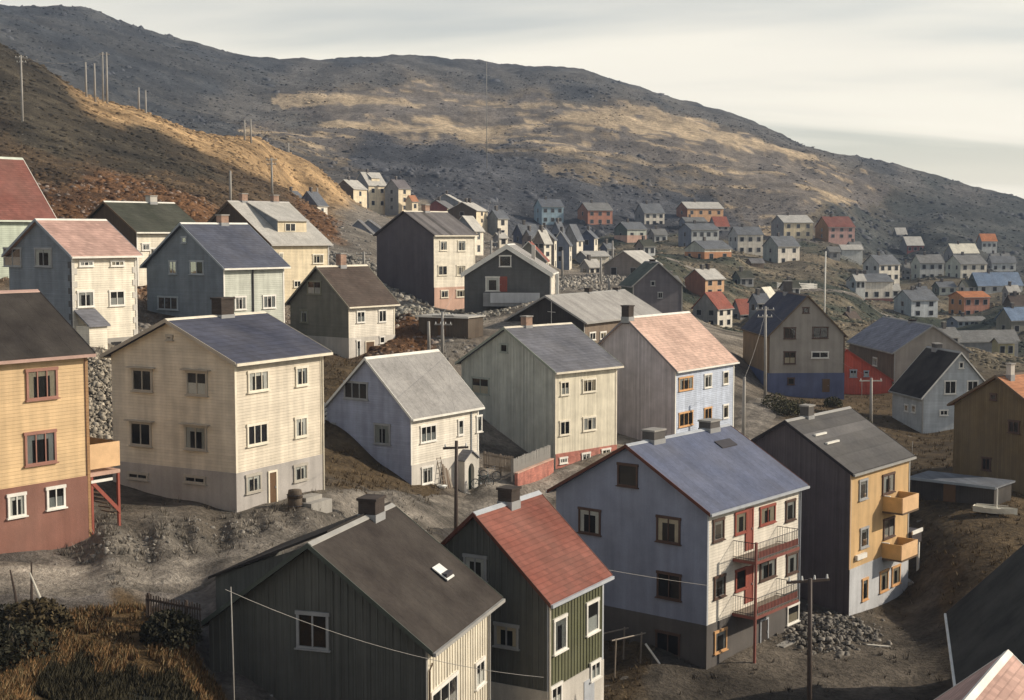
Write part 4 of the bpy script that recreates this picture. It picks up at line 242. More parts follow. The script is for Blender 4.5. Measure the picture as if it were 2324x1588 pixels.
 {'key': 'F32','x': 90.703,'y': 370.303,'z': -19.86,'phi': 0.244,'l': 9.295,'w': 7.955,'h': 7.399,'rise': 1.851,'typ': 'L','oe': 0.25,'ov': 0.25,'wins': [('F',1.55,4.07,1.15,1.25,{'n': 1,'far': 1,'fr': 'greyfr'}),('F',4.65,4.07,1.15,1.25,{'n': 1,'far': 1,'fr': 'greyfr'}),('F',7.75,4.07,1.15,1.25,{'n': 1,'far': 1,'fr': 'greyfr'}),('G',1.99,4.07,0.95,1.2,{'n': 1,'far': 1,'fr': 'greyfr'}),('G',5.97,4.07,0.95,1.2,{'n': 1,'far': 1,'fr': 'greyfr'})],'chim': [(3.25,0,(0.6,0.6),1.1,'greyconc')],'label': 'long white house on red brown base in the far right group','cat': 'house','name': 'house','wallF': 'whitewall','wallG': 'greywhite','roofm': 'greyblueroof','trim': 'greytrim','fascia': 'greytrim','far': 1,'band_m': 'redbrownbase','bandh': 3.0},
 {'key': 'F33','x': 98.443,'y': 350.32,'z': -20.819,'phi': 0.349,'l': 7.8,'w': 7.218,'h': 4.459,'rise': 2.296,'typ': 'L','oe': 0.25,'ov': 0.25,'wins': [('F',1.95,3.46,1.15,1.11,{'n': 1,'far': 1,'fr': 'greyfr'}),('F',5.85,3.46,1.15,1.11,{'n': 1,'far': 1,'fr': 'greyfr'}),('F',1.95,1.23,1.15,1.11,{'n': 1,'far': 1,'fr': 'greyfr'}),('F',5.85,1.23,1.15,1.11,{'n': 1,'far': 1,'fr': 'greyfr'}),('G',3.61,3.46,0.95,1.11,{'n': 1,'far': 1,'fr': 'greyfr'}),('G',3.61,1.23,0.95,1.11,{'n': 1,'far': 1,'fr': 'greyfr'})],'chim': [(2.73,0,(0.6,0.6),1.1,'greyconc')],'label': 'pale blue house with four square windows and slate roof','cat': 'house','name': 'house','wallF': 'whiteblue','wallG': 'bluegreypale','roofm': 'greyblueroof','trim': 'greytrim','fascia': 'greytrim','far': 1},
 {'key': 'F34','x': 114.623,'y': 360.309,'z': -21.645,'phi': 0.279,'l': 7.401,'w': 6.818,'h': 5.521,'rise': 1.303,'typ': 'L','oe': 0.25,'ov': 0.25,'wins': [('F',1.23,4.28,1.15,1.25,{'n': 1,'far': 1,'fr': 'greyfr'}),('F',3.7,4.28,1.15,1.25,{'n': 1,'far': 1,'fr': 'greyfr'}),('F',6.17,4.28,1.15,1.25,{'n': 1,'far': 1,'fr': 'greyfr'}),('F',1.23,1.52,1.15,1.25,{'n': 1,'far': 1,'fr': 'greyfr'}),('F',3.7,1.52,1.15,1.25,{'n': 1,'far': 1,'fr': 'greyfr'}),('F',6.17,1.52,1.15,1.25,{'n': 1,'far': 1,'fr': 'greyfr'}),('G',1.7,4.28,0.95,1.2,{'n': 1,'far': 1,'fr': 'greyfr'}),('G',5.11,4.28,0.95,1.2,{'n': 1,'far': 1,'fr': 'greyfr'}),('G',1.7,1.52,0.95,1.2,{'n': 1,'far': 1,'fr': 'greyfr'}),('G',5.11,1.52,0.95,1.2,{'n': 1,'far': 1,'fr': 'greyfr'})],'chim': [],'label': 'orange house with salmon front beside the pale blue house','cat': 'house','name': 'house','wallF': 'salmonwall','wallG': 'orangewall2','roofm': 'orangeroof2','trim': 'greytrim','fascia': 'greytrim','far': 1},
 {'key': 'F36','x': 155.241,'y': 560.303,'z': -7.798,'phi': 0.244,'l': 7.294,'w': 5.578,'h': 3.355,'rise': 3.204,'typ': 'L','oe': 0.25,'ov': 0.25,'wins': [('F',1.22,1.85,1.15,1.25,{'n': 1,'far': 1,'fr': 'greyfr'}),('F',3.65,1.85,1.15,1.25,{'n': 1,'far': 1,'fr': 'greyfr'}),('F',6.08,1.85,1.15,1.25,{'n': 1,'far': 1,'fr': 'greyfr'})],'chim': [],'label': 'low house with red brown front below the far ridge','cat': 'house','name': 'house','wallF': 'darkredwall','wallG': 'greywall','roofm': 'palegrey2','trim': 'greytrim','fascia': 'greytrim','far': 1},
 {'key': 'F36b','x': 161.946,'y': 600.303,'z': -2.6,'phi': 0.244,'l': 4.699,'w': 3.511,'h': 2.416,'rise': 2.613,'typ': 'L','oe': 0.25,'ov': 0.25,'wins': [('F',1.17,1.33,1.15,1.21,{'n': 1,'far': 1,'fr': 'greyfr'}),('F',3.52,1.33,1.15,1.21,{'n': 1,'far': 1,'fr': 'greyfr'})],'chim': [],'label': 'small white roofed house highest at the far right','cat': 'house','name': 'house','wallF': 'greywhite','wallG': 'greywall','roofm': 'palegrey2','trim': 'greytrim','fascia': 'greytrim','far': 1},
 {'key': 'F37','x': 184.621,'y': 560.303,'z': -6.604,'phi': 0.244,'l': 6.593,'w': 3.576,'h': 3.868,'rise': 2.614,'typ': 'L','oe': 0.25,'ov': 0.25,'wins': [('F',1.1,2.13,1.15,1.25,{'n': 1,'far': 1,'fr': 'greyfr'}),('F',3.3,2.13,1.15,1.25,{'n': 1,'far': 1,'fr': 'greyfr'}),('F',5.49,2.13,1.15,1.25,{'n': 1,'far': 1,'fr': 'greyfr'})],'chim': [],'label': 'white cottage with orange roof below the far right ridge','cat': 'house','name': 'house','wallF': 'greywhite','wallG': 'greywall','roofm': 'orangeroof2','trim': 'greytrim','fascia': 'greytrim','far': 1},
 {'key': 'F37b','x': 168.448,'y': 500.303,'z': -14.19,'phi': 0.244,'l': 9.69,'w': 2.974,'h': 4.197,'rise': 2.047,'typ': 'L','oe': 0.25,'ov': 0.25,'wins': [('F',1.62,2.31,1.15,1.25,{'n': 1,'far': 1,'fr': 'greyfr'}),('F',4.85,2.31,1.15,1.25,{'n': 1,'far': 1,'fr': 'greyfr'}),('F',8.08,2.31,1.15,1.25,{'n': 1,'far': 1,'fr': 'greyfr'}),('G',1.49,2.31,0.95,1.2,{'n': 1,'far': 1,'fr': 'greyfr'})],'chim': [],'label': 'grey white house near the right edge of the valley','cat': 'house','name': 'house','wallF': 'greywhite','wallG': 'greywall','roofm': 'greyblueroof','trim': 'greytrim','fascia': 'greytrim','far': 1},
 {'key': 'F38','x': 109.156,'y': 310.315,'z': -23.046,'phi': 0.314,'l': 5.851,'w': 5.3,'h': 4.22,'rise': 2.545,'typ': 'L','oe': 0.25,'ov': 0.25,'wins': [('F',1.46,2.32,1.15,1.25,{'n': 1,'far': 1,'fr': 'greyfr'}),('F',4.39,2.32,1.15,1.25,{'n': 1,'far': 1,'fr': 'greyfr'}),('G',2.65,2.32,0.95,1.2,{'n': 1,'far': 1,'fr': 'greyfr'})],'chim': [(2.05,0,(0.6,0.6),1.1,'greyconc')],'label': 'olive house with bright blue roof at the right edge','cat': 'house','name': 'house','wallF': 'olivegrey','wallG': 'olivegrey','roofm': 'blueroof2','trim': 'greytrim','fascia': 'greytrim','far': 1},
 {'key': 'F40','x': 85.867,'y': 250.303,'z': -22.007,'phi': 0.244,'l': 3.243,'w': 2.026,'h': 2.853,'rise': 0.676,'typ': 'L','oe': 0.25,'ov': 0.25,'wins': [('F',0.81,1.57,0.89,1.25,{'n': 1,'far': 1,'fr': 'greyfr'}),('F',2.43,1.57,0.89,1.25,{'n': 1,'far': 1,'fr': 'greyfr'})],'chim': [],'label': 'small yellow shed by the pale sheds on the right','cat': 'shed','name': 'shed','wallF': 'yellowshed','wallG': 'yellowshed','roofm': 'greyroof3','trim': 'greytrim','fascia': 'greytrim','far': 1},
 {'key': 'F41','x': 80.729,'y': 260.303,'z': -21.763,'phi': 0.244,'l': 13.817,'w': 3.341,'h': 2.058,'rise': 1.722,'typ': 'L','oe': 0.25,'ov': 0.25,'wins': [],'chim': [],'label': 'long low grey roofed shed behind the white house with black roof','cat': 'shed','name': 'shed','wallF': 'greywall','wallG': 'browntimber','roofm': 'greyroof3','trim': 'greytrim','fascia': 'greytrim','far': 1},
 {'key': 'F42','x': 131.122,'y': 400.303,'z': -16.835,'phi': 0.244,'l': 14.233,'w': 5.724,'h': 2.314,'rise': 3.464,'typ': 'L','oe': 0.25,'ov': 0.25,'wins': [('F',1.78,1.27,1.15,1.16,{'n': 1,'far': 1,'fr': 'greyfr'}),('F',5.34,1.27,1.15,1.16,{'n': 1,'far': 1,'fr': 'greyfr'}),('F',8.9,1.27,1.15,1.16,{'n': 1,'far': 1,'fr': 'greyfr'}),('F',12.45,1.27,1.15,1.16,{'n': 1,'far': 1,'fr': 'greyfr'}),('G',2.86,1.27,0.95,1.16,{'n': 1,'far': 1,'fr': 'greyfr'})],'chim': [(4.98,0,(0.6,0.6),1.1,'greyconc')],'label': 'row house with blue indigo roof behind the orange house','cat': 'house','name': 'house','wallF': 'greywhite','wallG': 'darkgreenfar','roofm': 'blueroof2','trim': 'greytrim','fascia': 'greytrim','far': 1},
 {'key': 'F43','x': 17.469,'y': 335.325,'z': -6.958,'phi': 0.384,'l': 5.967,'w': 5.51,'h': 1.632,'rise': 1.111,'typ': 'L','oe': 0.25,'ov': 0.25,'wins': [],'chim': [],'label': 'small dark shed with pale roof in front of the street houses','cat': 'shed','name': 'shed','wallF': 'whitecream','wallG': 'greywall','roofm': 'palegrey2','trim': 'greytrim','fascia': 'greytrim','far': 1},
 {'key': 'F50','x': 93.089,'y': 380.312,'z': -14.365,'phi': 0.297,'l': 4.42,'w': 3.934,'h': 1.238,'rise': 2.181,'typ': 'L','oe': 0.25,'ov': 0.25,'wins': [('F',1.11,0.68,1.15,0.62,{'n': 1,'far': 1,'fr': 'greyfr'}),('F',3.32,0.68,1.15,0.62,{'n': 1,'far': 1,'fr': 'greyfr'}),('G',1.97,0.68,0.95,0.62,{'n': 1,'far': 1,'fr': 'greyfr'})],'chim': [(1.55,0,(0.6,0.6),1.1,'greyconc')],'label': 'pale roofed low house left of the white three windowed house','cat': 'house','name': 'house','wallF': 'greywhite','wallG': 'whiteblue','roofm': 'palegrey2','trim': 'greytrim','fascia': 'greytrim','far': 1},
 {'key': 'F51','x': 127.688,'y': 400.312,'z': -16.549,'phi': 0.297,'l': 3.645,'w': 3.365,'h': 1.709,'rise': 1.811,'typ': 'L','oe': 0.25,'ov': 0.25,'wins': [('F',1.82,0.94,1.15,0.85,{'n': 1,'far': 1,'fr': 'greyfr'}),('G',1.68,0.94,0.95,0.85,{'n': 1,'far': 1,'fr': 'greyfr'})],'chim': [(1.28,0,(0.6,0.6),1.1,'greyconc')],'label': 'white gabled cottage with dark roof above the orange house','cat': 'house','name': 'house','wallF': 'greywhite','wallG': 'whitewall','roofm': 'mossroof','trim': 'greytrim','fascia': 'greytrim','far': 1},
 {'key': 'F52','x': 116.346,'y': 330.303,'z': -18.613,'phi': 0.244,'l': 4.846,'w': 3.599,'h': 2.079,'rise': 2.098,'typ': 'L','oe': 0.25,'ov': 0.25,'wins': [('F',1.21,1.14,1.15,1.04,{'n': 1,'far': 1,'fr': 'greyfr'}),('F',3.63,1.14,1.15,1.04,{'n': 1,'far': 1,'fr': 'greyfr'}),('G',1.8,1.14,0.95,1.04,{'n': 1,'far': 1,'fr': 'greyfr'})],'chim': [(1.7,0,(0.6,0.6),1.1,'greyconc')],'label': 'brown roofed house cut by the right edge','cat': 'house','name': 'house','wallF': 'greywall','wallG': 'browntimber2','roofm': 'brownroof','trim': 'greytrim','fascia': 'greytrim','far': 1},
 {'key': 'F54','x': 6.402,'y': 285.346,'z': -4.976,'phi': 0.995,'l': 2.763,'w': 2.568,'h': 3.285,'rise': 2.324,'typ': 'L','oe': 0.25,'ov': 0.25,'wins': [('F',1.38,2.55,1.15,0.82,{'n': 1,'far': 1,'fr': 'greyfr'}),('F',1.38,0.9,1.15,0.82,{'n': 1,'far': 1,'fr': 'greyfr'}),('G',0.64,2.55,0.95,0.82,{'n': 1,'far': 1,'fr': 'greyfr'}),('G',1.93,2.55,0.95,0.82,{'n': 1,'far': 1,'fr': 'greyfr'}),('G',0.64,0.9,0.95,0.82,{'n': 1,'far': 1,'fr': 'greyfr'}),('G',1.93,0.9,0.95,0.82,{'n': 1,'far': 1,'fr': 'greyfr'})],'chim': [(0.97,0,(0.6,0.6),1.1,'greyconc')],'label': 'pinkish brown house with pale roof panels along the street','cat': 'house','name': 'house','wallF': 'whitecream','wallG': 'greybrownwall','roofm': 'palegrey2','trim': 'greytrim','fascia': 'greytrim','far': 1},
 {'key': 'F55','x': 22.995,'y': 345.353,'z': -6.309,'phi': 0.75,'l': 2.432,'w': 2.174,'h': 2.828,'rise': 1.106,'typ': 'L','oe': 0.25,'ov': 0.25,'wins': [('F',1.22,1.56,1.15,1.25,{'n': 1,'far': 1,'fr': 'greyfr'}),('G',1.09,1.56,0.95,1.2,{'n': 1,'far': 1,'fr': 'greyfr'})],'chim': [(0.85,0,(0.6,0.6),1.1,'greyconc')],'label': 'dark timber house right of the narrow white front','cat': 'house','name': 'house','wallF': 'greywall','wallG': 'darkbluewall','roofm': 'greyblueroof','trim': 'greytrim','fascia': 'greytrim','far': 1},
 {'key': 'F56','x': 12.982,'y': 390.347,'z': -2.292,'phi': 0.977,'l': 2.863,'w': 2.558,'h': 2.916,'rise': 2.56,'typ': 'L','oe': 0.25,'ov': 0.25,'wins': [('F',1.43,1.6,1.15,1.25,{'n': 1,'far': 1,'fr': 'greyfr'}),('G',1.28,1.6,0.95,1.2,{'n': 1,'far': 1,'fr': 'greyfr'})],'chim': [(1.0,0,(0.6,0.6),1.1,'greyconc')],'label': 'blue grey roofed house behind the street row','cat': 'house','name': 'house','wallF': 'whitecream','wallG': 'bluegreywall','roofm': 'bluegreyroof','trim': 'greytrim','fascia': 'greytrim','far': 1},
 {'key': 'F57','x': 2.606,'y': 360.342,'z': -2.711,'phi': 0.524,'l': 5.069,'w': 4.565,'h': 2.644,'rise': 2.42,'typ': 'L','oe': 0.25,'ov': 0.25,'wins': [('F',0.84,1.45,0.93,1.25,{'n': 1,'far': 1,'fr': 'greyfr'}),('F',2.53,1.45,0.93,1.25,{'n': 1,'far': 1,'fr': 'greyfr'}),('F',4.22,1.45,0.93,1.25,{'n': 1,'far': 1,'fr': 'greyfr'}),('G',2.28,1.45,0.95,1.2,{'n': 1,'far': 1,'fr': 'greyfr'})],'chim': [(1.77,0,(0.6,0.6),1.1,'greyconc')],'label': 'long house with dark roof and white eave below the light blue house','cat': 'house','name': 'house','wallF': 'greywall','wallG': 'darkbluewall','roofm': 'greyblueroof','trim': 'greytrim','fascia': 'greytrim','far': 1},
 {'key': 'F58','x': 95.897,'y': 430.303,'z': -7.998,'phi': 0.244,'l': 3.519,'w': 2.871,'h': 2.675,'rise': 1.288,'typ': 'L','oe': 0.25,'ov': 0.25,'wins': [('F',1.76,1.47,1.15,1.25,{'n': 1,'far': 1,'fr': 'greyfr'})],'chim': [],'label': 'grey shed on the slope below the red brown roofed house','cat': 'shed','name': 'shed','wallF': 'greywall','wallG': 'greywall','roofm': 'greyroof3','trim': 'greytrim','fascia': 'greytrim','far': 1},
 {'key': 'F59','x': 112.112,'y': 470.318,'z': -6.401,'phi': 0.332,'l': 4.141,'w': 3.791,'h': 1.906,'rise': 1.759,'typ': 'L','oe': 0.25,'ov': 0.25,'wins': [('F',1.04,1.05,1.14,0.95,{'n': 1,'far': 1,'fr': 'greyfr'}),('F',3.11,1.05,1.14,0.95,{'n': 1,'far': 1,'fr': 'greyfr'}),('G',1.9,1.05,0.95,0.95,{'n': 1,'far': 1,'fr': 'greyfr'})],'chim': [(1.45,0,(0.6,0.6),1.1,'greyconc')],'label': 'small white house between the two far white groups','cat': 'house','name': 'house','wallF': 'greywhite','wallG': 'greywall','roofm': 'greyroof3','trim': 'greytrim','fascia': 'greytrim','far': 1},
 {'key': 'F60','x': 181.846,'y': 540.303,'z': -10.017,'phi': 0.244,'l': 3.401,'w': 1.881,'h': 1.461,'rise': 1.14,'typ': 'L','oe': 0.25,'ov': 0.25,'wins': [('F',0.85,0.8,0.94,0.73,{'n': 1,'far': 1,'fr': 'greyfr'}),('F',2.55,0.8,0.94,0.73,{'n': 1,'far': 1,'fr': 'greyfr'})],'chim': [(1.19,0,(0.6,0.6),1.1,'greyconc')],'label': 'tiny white house left of the far right cottage','cat': 'house','name': 'house','wallF': 'greywhite','wallG': 'greywall','roofm': 'greyroof3','trim': 'greytrim','fascia': 'greytrim','far': 1},
 {'key': 'F61','x': 187.605,'y': 545.303,'z': -10.109,'phi': 0.244,'l': 3.226,'w': 1.873,'h': 1.475,'rise': 1.149,'typ': 'L','oe': 0.25,'ov': 0.25,'wins': [('F',0.81,0.81,0.89,0.74,{'n': 1,'far': 1,'fr': 'greyfr'}),('F',2.42,0.81,0.89,0.74,{'n': 1,'far': 1,'fr': 'greyfr'})],'chim': [(1.13,0,(0.6,0.6),1.1,'greyconc')],'label': 'tiny white house right below the orange roofed cottage','cat': 'house','name': 'house','wallF': 'greywhite','wallG': 'greywall','roofm': 'greyroof3','trim': 'greytrim','fascia': 'greytrim','far': 1},
 {'key': 'F62','x': 59.594,'y': 490.303,'z': 1.678,'phi': 0.244,'l': 7.678,'w': 6.373,'h': 2.538,'rise': 1.386,'typ': 'L','oe': 0.25,'ov': 0.25,'wins': [('F',1.28,1.4,1.15,1.25,{'n': 1,'far': 1,'fr': 'greyfr'}),('F',3.84,1.4,1.15,1.25,{'n': 1,'far': 1,'fr': 'greyfr'}),('F',6.4,1.4,1.15,1.25,{'n': 1,'far': 1,'fr': 'greyfr'}),('G',3.19,1.4,0.95,1.2,{'n': 1,'far': 1,'fr': 'greyfr'})],'chim': [(2.69,0,(0.6,0.6),1.1,'greyconc')],'label': 'grey house with pale roof below the long orange house','cat': 'house','name': 'house','wallF': 'greywall','wallG': 'bluegreywall','roofm': 'greyroof3','trim': 'greytrim','fascia': 'greytrim','far': 1},
 {'key': 'F63','x': 44.981,'y': 450.328,'z': -3.388,'phi': 0.401,'l': 4.591,'w': 4.175,'h': 3.172,'rise': 1.663,'typ': 'L','oe': 0.25,'ov': 0.25,'wins': [('F',1.15,1.74,1.15,1.25,{'n': 1,'far': 1,'fr': 'greyfr'}),('F',3.44,1.74,1.15,1.25,{'n': 1,'far': 1,'fr': 'greyfr'}),('G',2.09,1.74,0.95,1.2,{'n': 1,'far': 1,'fr': 'greyfr'})],'chim': [(1.61,0,(0.6,0.6),1.1,'greyconc')],'label': 'small pale house beside the grey green house','cat': 'house','name': 'house','wallF': 'greywhite','wallG': 'greywall','roofm': 'greyroof3','trim': 'greytrim','fascia': 'greytrim','far': 1},
 {'key': 'F64','x': 62.28,'y': 370.309,'z': -8.859,'phi': 0.279,'l': 3.546,'w': 3.157,'h': 1.35,'rise': 0.996,'typ': 'L','oe': 0.25,'ov': 0.25,'wins': [],'chim': [],'label': 'low brown shed above the road in the valley','cat': 'shed','name': 'shed','wallF': 'browntimber','wallG': 'browntimber','roofm': 'greyroof2','trim': 'greytrim','fascia': 'greytrim','far': 1},
 {'key': 'F65','x': 120.282,'y': 400.303,'z': -17.121,'phi': 0.244,'l': 5.242,'w': 3.835,'h': 2.184,'rise': 1.325,'typ': 'L','oe': 0.25,'ov': 0.25,'wins': [('F',1.31,1.2,1.15,1.09,{'n': 1,'far': 1,'fr': 'greyfr'}),('F',3.93,1.2,1.15,1.09,{'n': 1,'far': 1,'fr': 'greyfr'}),('G',1.92,1.2,0.95,1.09,{'n': 1,'far': 1,'fr': 'greyfr'})],'chim': [(1.83,0,(0.6,0.6),1.1,'greyconc')],'label': 'white house in shade below the far right row','cat': 'house','name': 'house','wallF': 'palegreygreen','wallG': 'darkgreenfar','roofm': 'greyblueroof','trim': 'greytrim','fascia': 'greytrim','far': 1},
 {'key': 'F66','x': 45.826,'y': 265.338,'z': -14.965,'phi': 0.489,'l': 2.823,'w': 2.578,'h': 2.197,'rise': 1.458,'typ': 'L','oe': 0.25,'ov': 0.25,'wins': [('F',0.71,1.21,0.78,1.1,{'n': 1,'far': 1,'fr': 'greyfr'}),('F',2.12,1.21,0.78,1.1,{'n': 1,'far': 1,'fr': 'greyfr'}),('G',1.29,1.21,0.95,1.1,{'n': 1,'far': 1,'fr': 'greyfr'})],'chim': [(0.99,0,(0.6,0.6),1.1,'greyconc')],'label': 'grey gabled house beside the red roofed annex','cat': 'house','name': 'house','wallF': 'greywall','wallG': 'slatewall2','roofm': 'bluegreyroof','trim': 'greytrim','fascia': 'greytrim','far': 1},
 {'key': 'F67','x': 74.615,'y': 245.325,'z': -19.453,'phi': 0.384,'l': 3.401,'w': 3.028,'h': 1.667,'rise': 1.415,'typ': 'L','oe': 0.25,'ov': 0.25,'wins': [('F',0.85,0.92,0.94,0.83,{'n': 1,'far': 1,'fr': 'greyfr'}),('F',2.55,0.92,0.94,0.83,{'n': 1,'far': 1,'fr': 'greyfr'}),('G',1.51,0.92,0.95,0.83,{'n': 1,'far': 1,'fr': 'greyfr'})],'chim': [(1.19,0,(0.6,0.6),1.1,'greyconc')],'label': 'brown verged house behind the black roofed white house','cat': 'house','name': 'house','wallF': 'greywall','wallG': 'browntimber2','roofm': 'greyroof3','trim': 'greytrim','fascia': 'greytrim','far': 1},
 {'key': 'F68','x': 58.266,'y': 300.33,'z': -13.288,'phi': 0.419,'l': 3.107,'w': 2.837,'h': 1.945,'rise': 1.23,'typ': 'L','oe': 0.25,'ov': 0.25,'wins': [('F',0.78,1.07,0.85,0.97,{'n': 1,'far': 1,'fr': 'greyfr'}),('F',2.33,1.07,0.85,0.97,{'n': 1,'far': 1,'fr': 'greyfr'}),('G',1.42,1.07,0.95,0.97,{'n': 1,'far': 1,'fr': 'greyfr'})],'chim': [(1.09,0,(0.6,0.6),1.1,'greyconc')],'label': 'low house with mossy roof between annex and beige house','cat': 'house','name': 'house','wallF': 'greywhite','wallG': 'greywall','roofm': 'mossroof','trim': 'greytrim','fascia': 'greytrim','far': 1},
 {'key': 'F70','x': 104.182,'y': 450.303,'z': -6.769,'phi': 0.244,'l': 7.242,'w': 2.964,'h': 1.832,'rise': 1.356,'typ': 'L','oe': 0.25,'ov': 0.25,'wins': [],'chim': [],'label': 'long low pale shed above the road at right of the flagpole','cat': 'shed','name': 'shed','wallF': 'greywhite','wallG': 'greywall','roofm': 'palegrey2','trim': 'greytrim','fascia': 'greytrim','far': 1},
 {'key': 'F71','x': 102.743,'y': 385.306,'z': -17.442,'phi': 0.262,'l': 2.723,'w': 2.455,'h': 2.255,'rise': 1.556,'typ': 'L','oe': 0.25,'ov': 0.25,'wins': [('F',1.36,1.24,1.15,1.13,{'n': 1,'far': 1,'fr': 'greyfr'}),('G',1.23,1.24,0.95,1.13,{'n': 1,'far': 1,'fr': 'greyfr'})],'chim': [(0.95,0,(0.6,0.6),1.1,'greyconc')],'label': 'beige roofed cottage right of the long white house','cat': 'house','name': 'house','wallF': 'greywhite','wallG': 'greywall','roofm': 'palegrey2','trim': 'greytrim','fascia': 'greytrim','far': 1},
 {'key': 'F72','x': 123.002,'y': 445.323,'z': -14.915,'phi': 0.367,'l': 1.975,'w': 1.831,'h': 3.72,'rise': 1.973,'typ': 'L','oe': 0.25,'ov': 0.25,'wins': [('F',0.99,2.88,1.09,0.93,{'n': 1,'far': 1,'fr': 'greyfr'}),('F',0.99,1.02,1.09,0.93,{'n': 1,'far': 1,'fr': 'greyfr'}),('G',0.92,2.88,0.95,0.93,{'n': 1,'far': 1,'fr': 'greyfr'}),('G',0.92,1.02,0.95,0.93,{'n': 1,'far': 1,'fr': 'greyfr'})],'chim': [(0.69,0,(0.6,0.6),1.1,'greyconc')],'label': 'narrow grey house squeezed between two white far right houses','cat': 'house','name': 'house','wallF': 'greywall','wallG': 'greywall','roofm': 'greyroof3','trim': 'greytrim','fascia': 'greytrim','far': 1},
 {'key': 'F73','x': 105.274,'y': 335.303,'z': -22.016,'phi': 0.244,'l': 7.849,'w': 4.858,'h': 1.427,'rise': 0.841,'typ': 'L','oe': 0.25,'ov': 0.25,'wins': [('F',0.78,0.78,0.86,0.71,{'n': 1,'far': 1,'fr': 'greyfr'}),('F',2.35,0.78,0.86,0.71,{'n': 1,'far': 1,'fr': 'greyfr'}),('F',3.92,0.78,0.86,0.71,{'n': 1,'far': 1,'fr': 'greyfr'}),('F',5.49,0.78,0.86,0.71,{'n': 1,'far': 1,'fr': 'greyfr'}),('F',7.06,0.78,0.86,0.71,{'n': 1,'far': 1,'fr': 'greyfr'}),('G',2.43,0.78,0.95,0.71,{'n': 1,'far': 1,'fr': 'greyfr'})],'chim': [(2.75,0,(0.6,0.6),1.1,'greyconc')],'label': 'low grey blue house directly below the orange salmon house','cat': 'house','name': 'house','wallF': 'bluegreypale','wallG': 'bluegreywall','roofm': 'greyroof3','trim': 'greytrim','fascia': 'greytrim','far': 1},
 {'key': 'F74','x': 71.898,'y': 255.353,'z': -21.165,'phi': 0.716,'l': 5.671,'w': 5.061,'h': 2.004,'rise': 2.372,'typ': 'L','oe': 0.25,'ov': 0.25,'wins': [('F',1.42,1.1,1.15,1.0,{'n': 1,'far': 1,'fr': 'greyfr'}),('F',4.25,1.1,1.15,1.0,{'n': 1,'far': 1,'fr': 'greyfr'}),('G',2.53,1.1,0.95,1.0,{'n': 1,'far': 1,'fr': 'greyfr'})],'chim': [(1.98,0,(0.6,0.6),1.1,'greyconc')],'label': 'house with lilac grey roof behind the long brown timber building','cat': 'house','name': 'house','wallF': 'greywall','wallG': 'slatewall2','roofm': 'lilacroof','trim': 'greytrim','fascia': 'greytrim','far': 1},
 {'key': 'F75','x': 64.147,'y': 265.349,'z': -18.755,'phi': 0.942,'l': 4.397,'w': 3.929,'h': 1.741,'rise': 2.293,'typ': 'L','oe': 0.25,'ov': 0.25,'wins': [('F',2.2,0.96,1.15,0.87,{'n': 1,'far': 1,'fr': 'greyfr'}),('G',1.96,0.96,0.95,0.87,{'n': 1,'far': 1,'fr': 'greyfr'})],'chim': [(1.54,0,(0.6,0.6),1.1,'greyconc')],'label': 'dark brown roofed house just right of the beige gable ridge','cat': 'house','name': 'house','wallF': 'greywall','wallG': 'browntimber2','roofm': 'brownroof','trim': 'greytrim','fascia': 'greytrim','far': 1},
 {'key': 'F76','x': 50.838,'y': 280.348,'z': -13.806,'phi': 0.96,'l': 3.785,'w': 3.431,'h': 1.077,'rise': 2.057,'typ': 'L','oe': 0.25,'ov': 0.25,'wins': [],'chim': [],'label': 'shed with bright pale roof left of the beige gable ridge','cat': 'shed','name': 'shed','wallF': 'greywhite','wallG': 'greywall','roofm': 'creamroof','trim': 'greytrim','fascia': 'greytrim','far': 1},
 {'key': 'F77','x': 16.313,'y': 300.352,'z': -8.968,'phi': 0.681,'l': 3.21,'w': 2.863,'h': 2.005,'rise': 1.459,'typ': 'L','oe': 0.25,'ov': 0.25,'wins': [('F',0.8,1.1,0.88,1.0,{'n': 1,'far': 1,'fr': 'greyfr'}),('F',2.41,1.1,0.88,1.0,{'n': 1,'far': 1,'fr': 'greyfr'}),('G',1.43,1.1,0.95,1.0,{'n': 1,'far': 1,'fr': 'greyfr'})],'chim': [(1.12,0,(0.6,0.6),1.1,'greyconc')],'label': 'white fronted house with grey roof below the street end','cat': 'house','name': 'house','wallF': 'whitecream','wallG': 'greywall','roofm': 'palegrey2','trim': 'greytrim','fascia': 'greytrim','far': 1},
 {'key': 'F78','x': 32.804,'y': 355.348,'z': -5.594,'phi': 0.611,'l': 3.818,'w': 3.429,'h': 2.499,'rise': 1.533,'typ': 'L','oe': 0.25,'ov': 0.25,'wins': [('F',0.95,1.37,1.05,1.25,{'n': 1,'far': 1,'fr': 'greyfr'}),('F',2.86,1.37,1.05,1.25,{'n': 1,'far': 1,'fr': 'greyfr'}),('G',1.71,1.37,0.95,1.2,{'n': 1,'far': 1,'fr': 'greyfr'})],'chim': [(1.34,0,(0.6,0.6),1.1,'greyconc')],'label': 'brown house with mossy roof below the valley road','cat': 'house','name': 'house','wallF': 'greywhite','wallG': 'greybrownwall','roofm': 'mossroof','trim': 'greytrim','fascia': 'greytrim','far': 1},
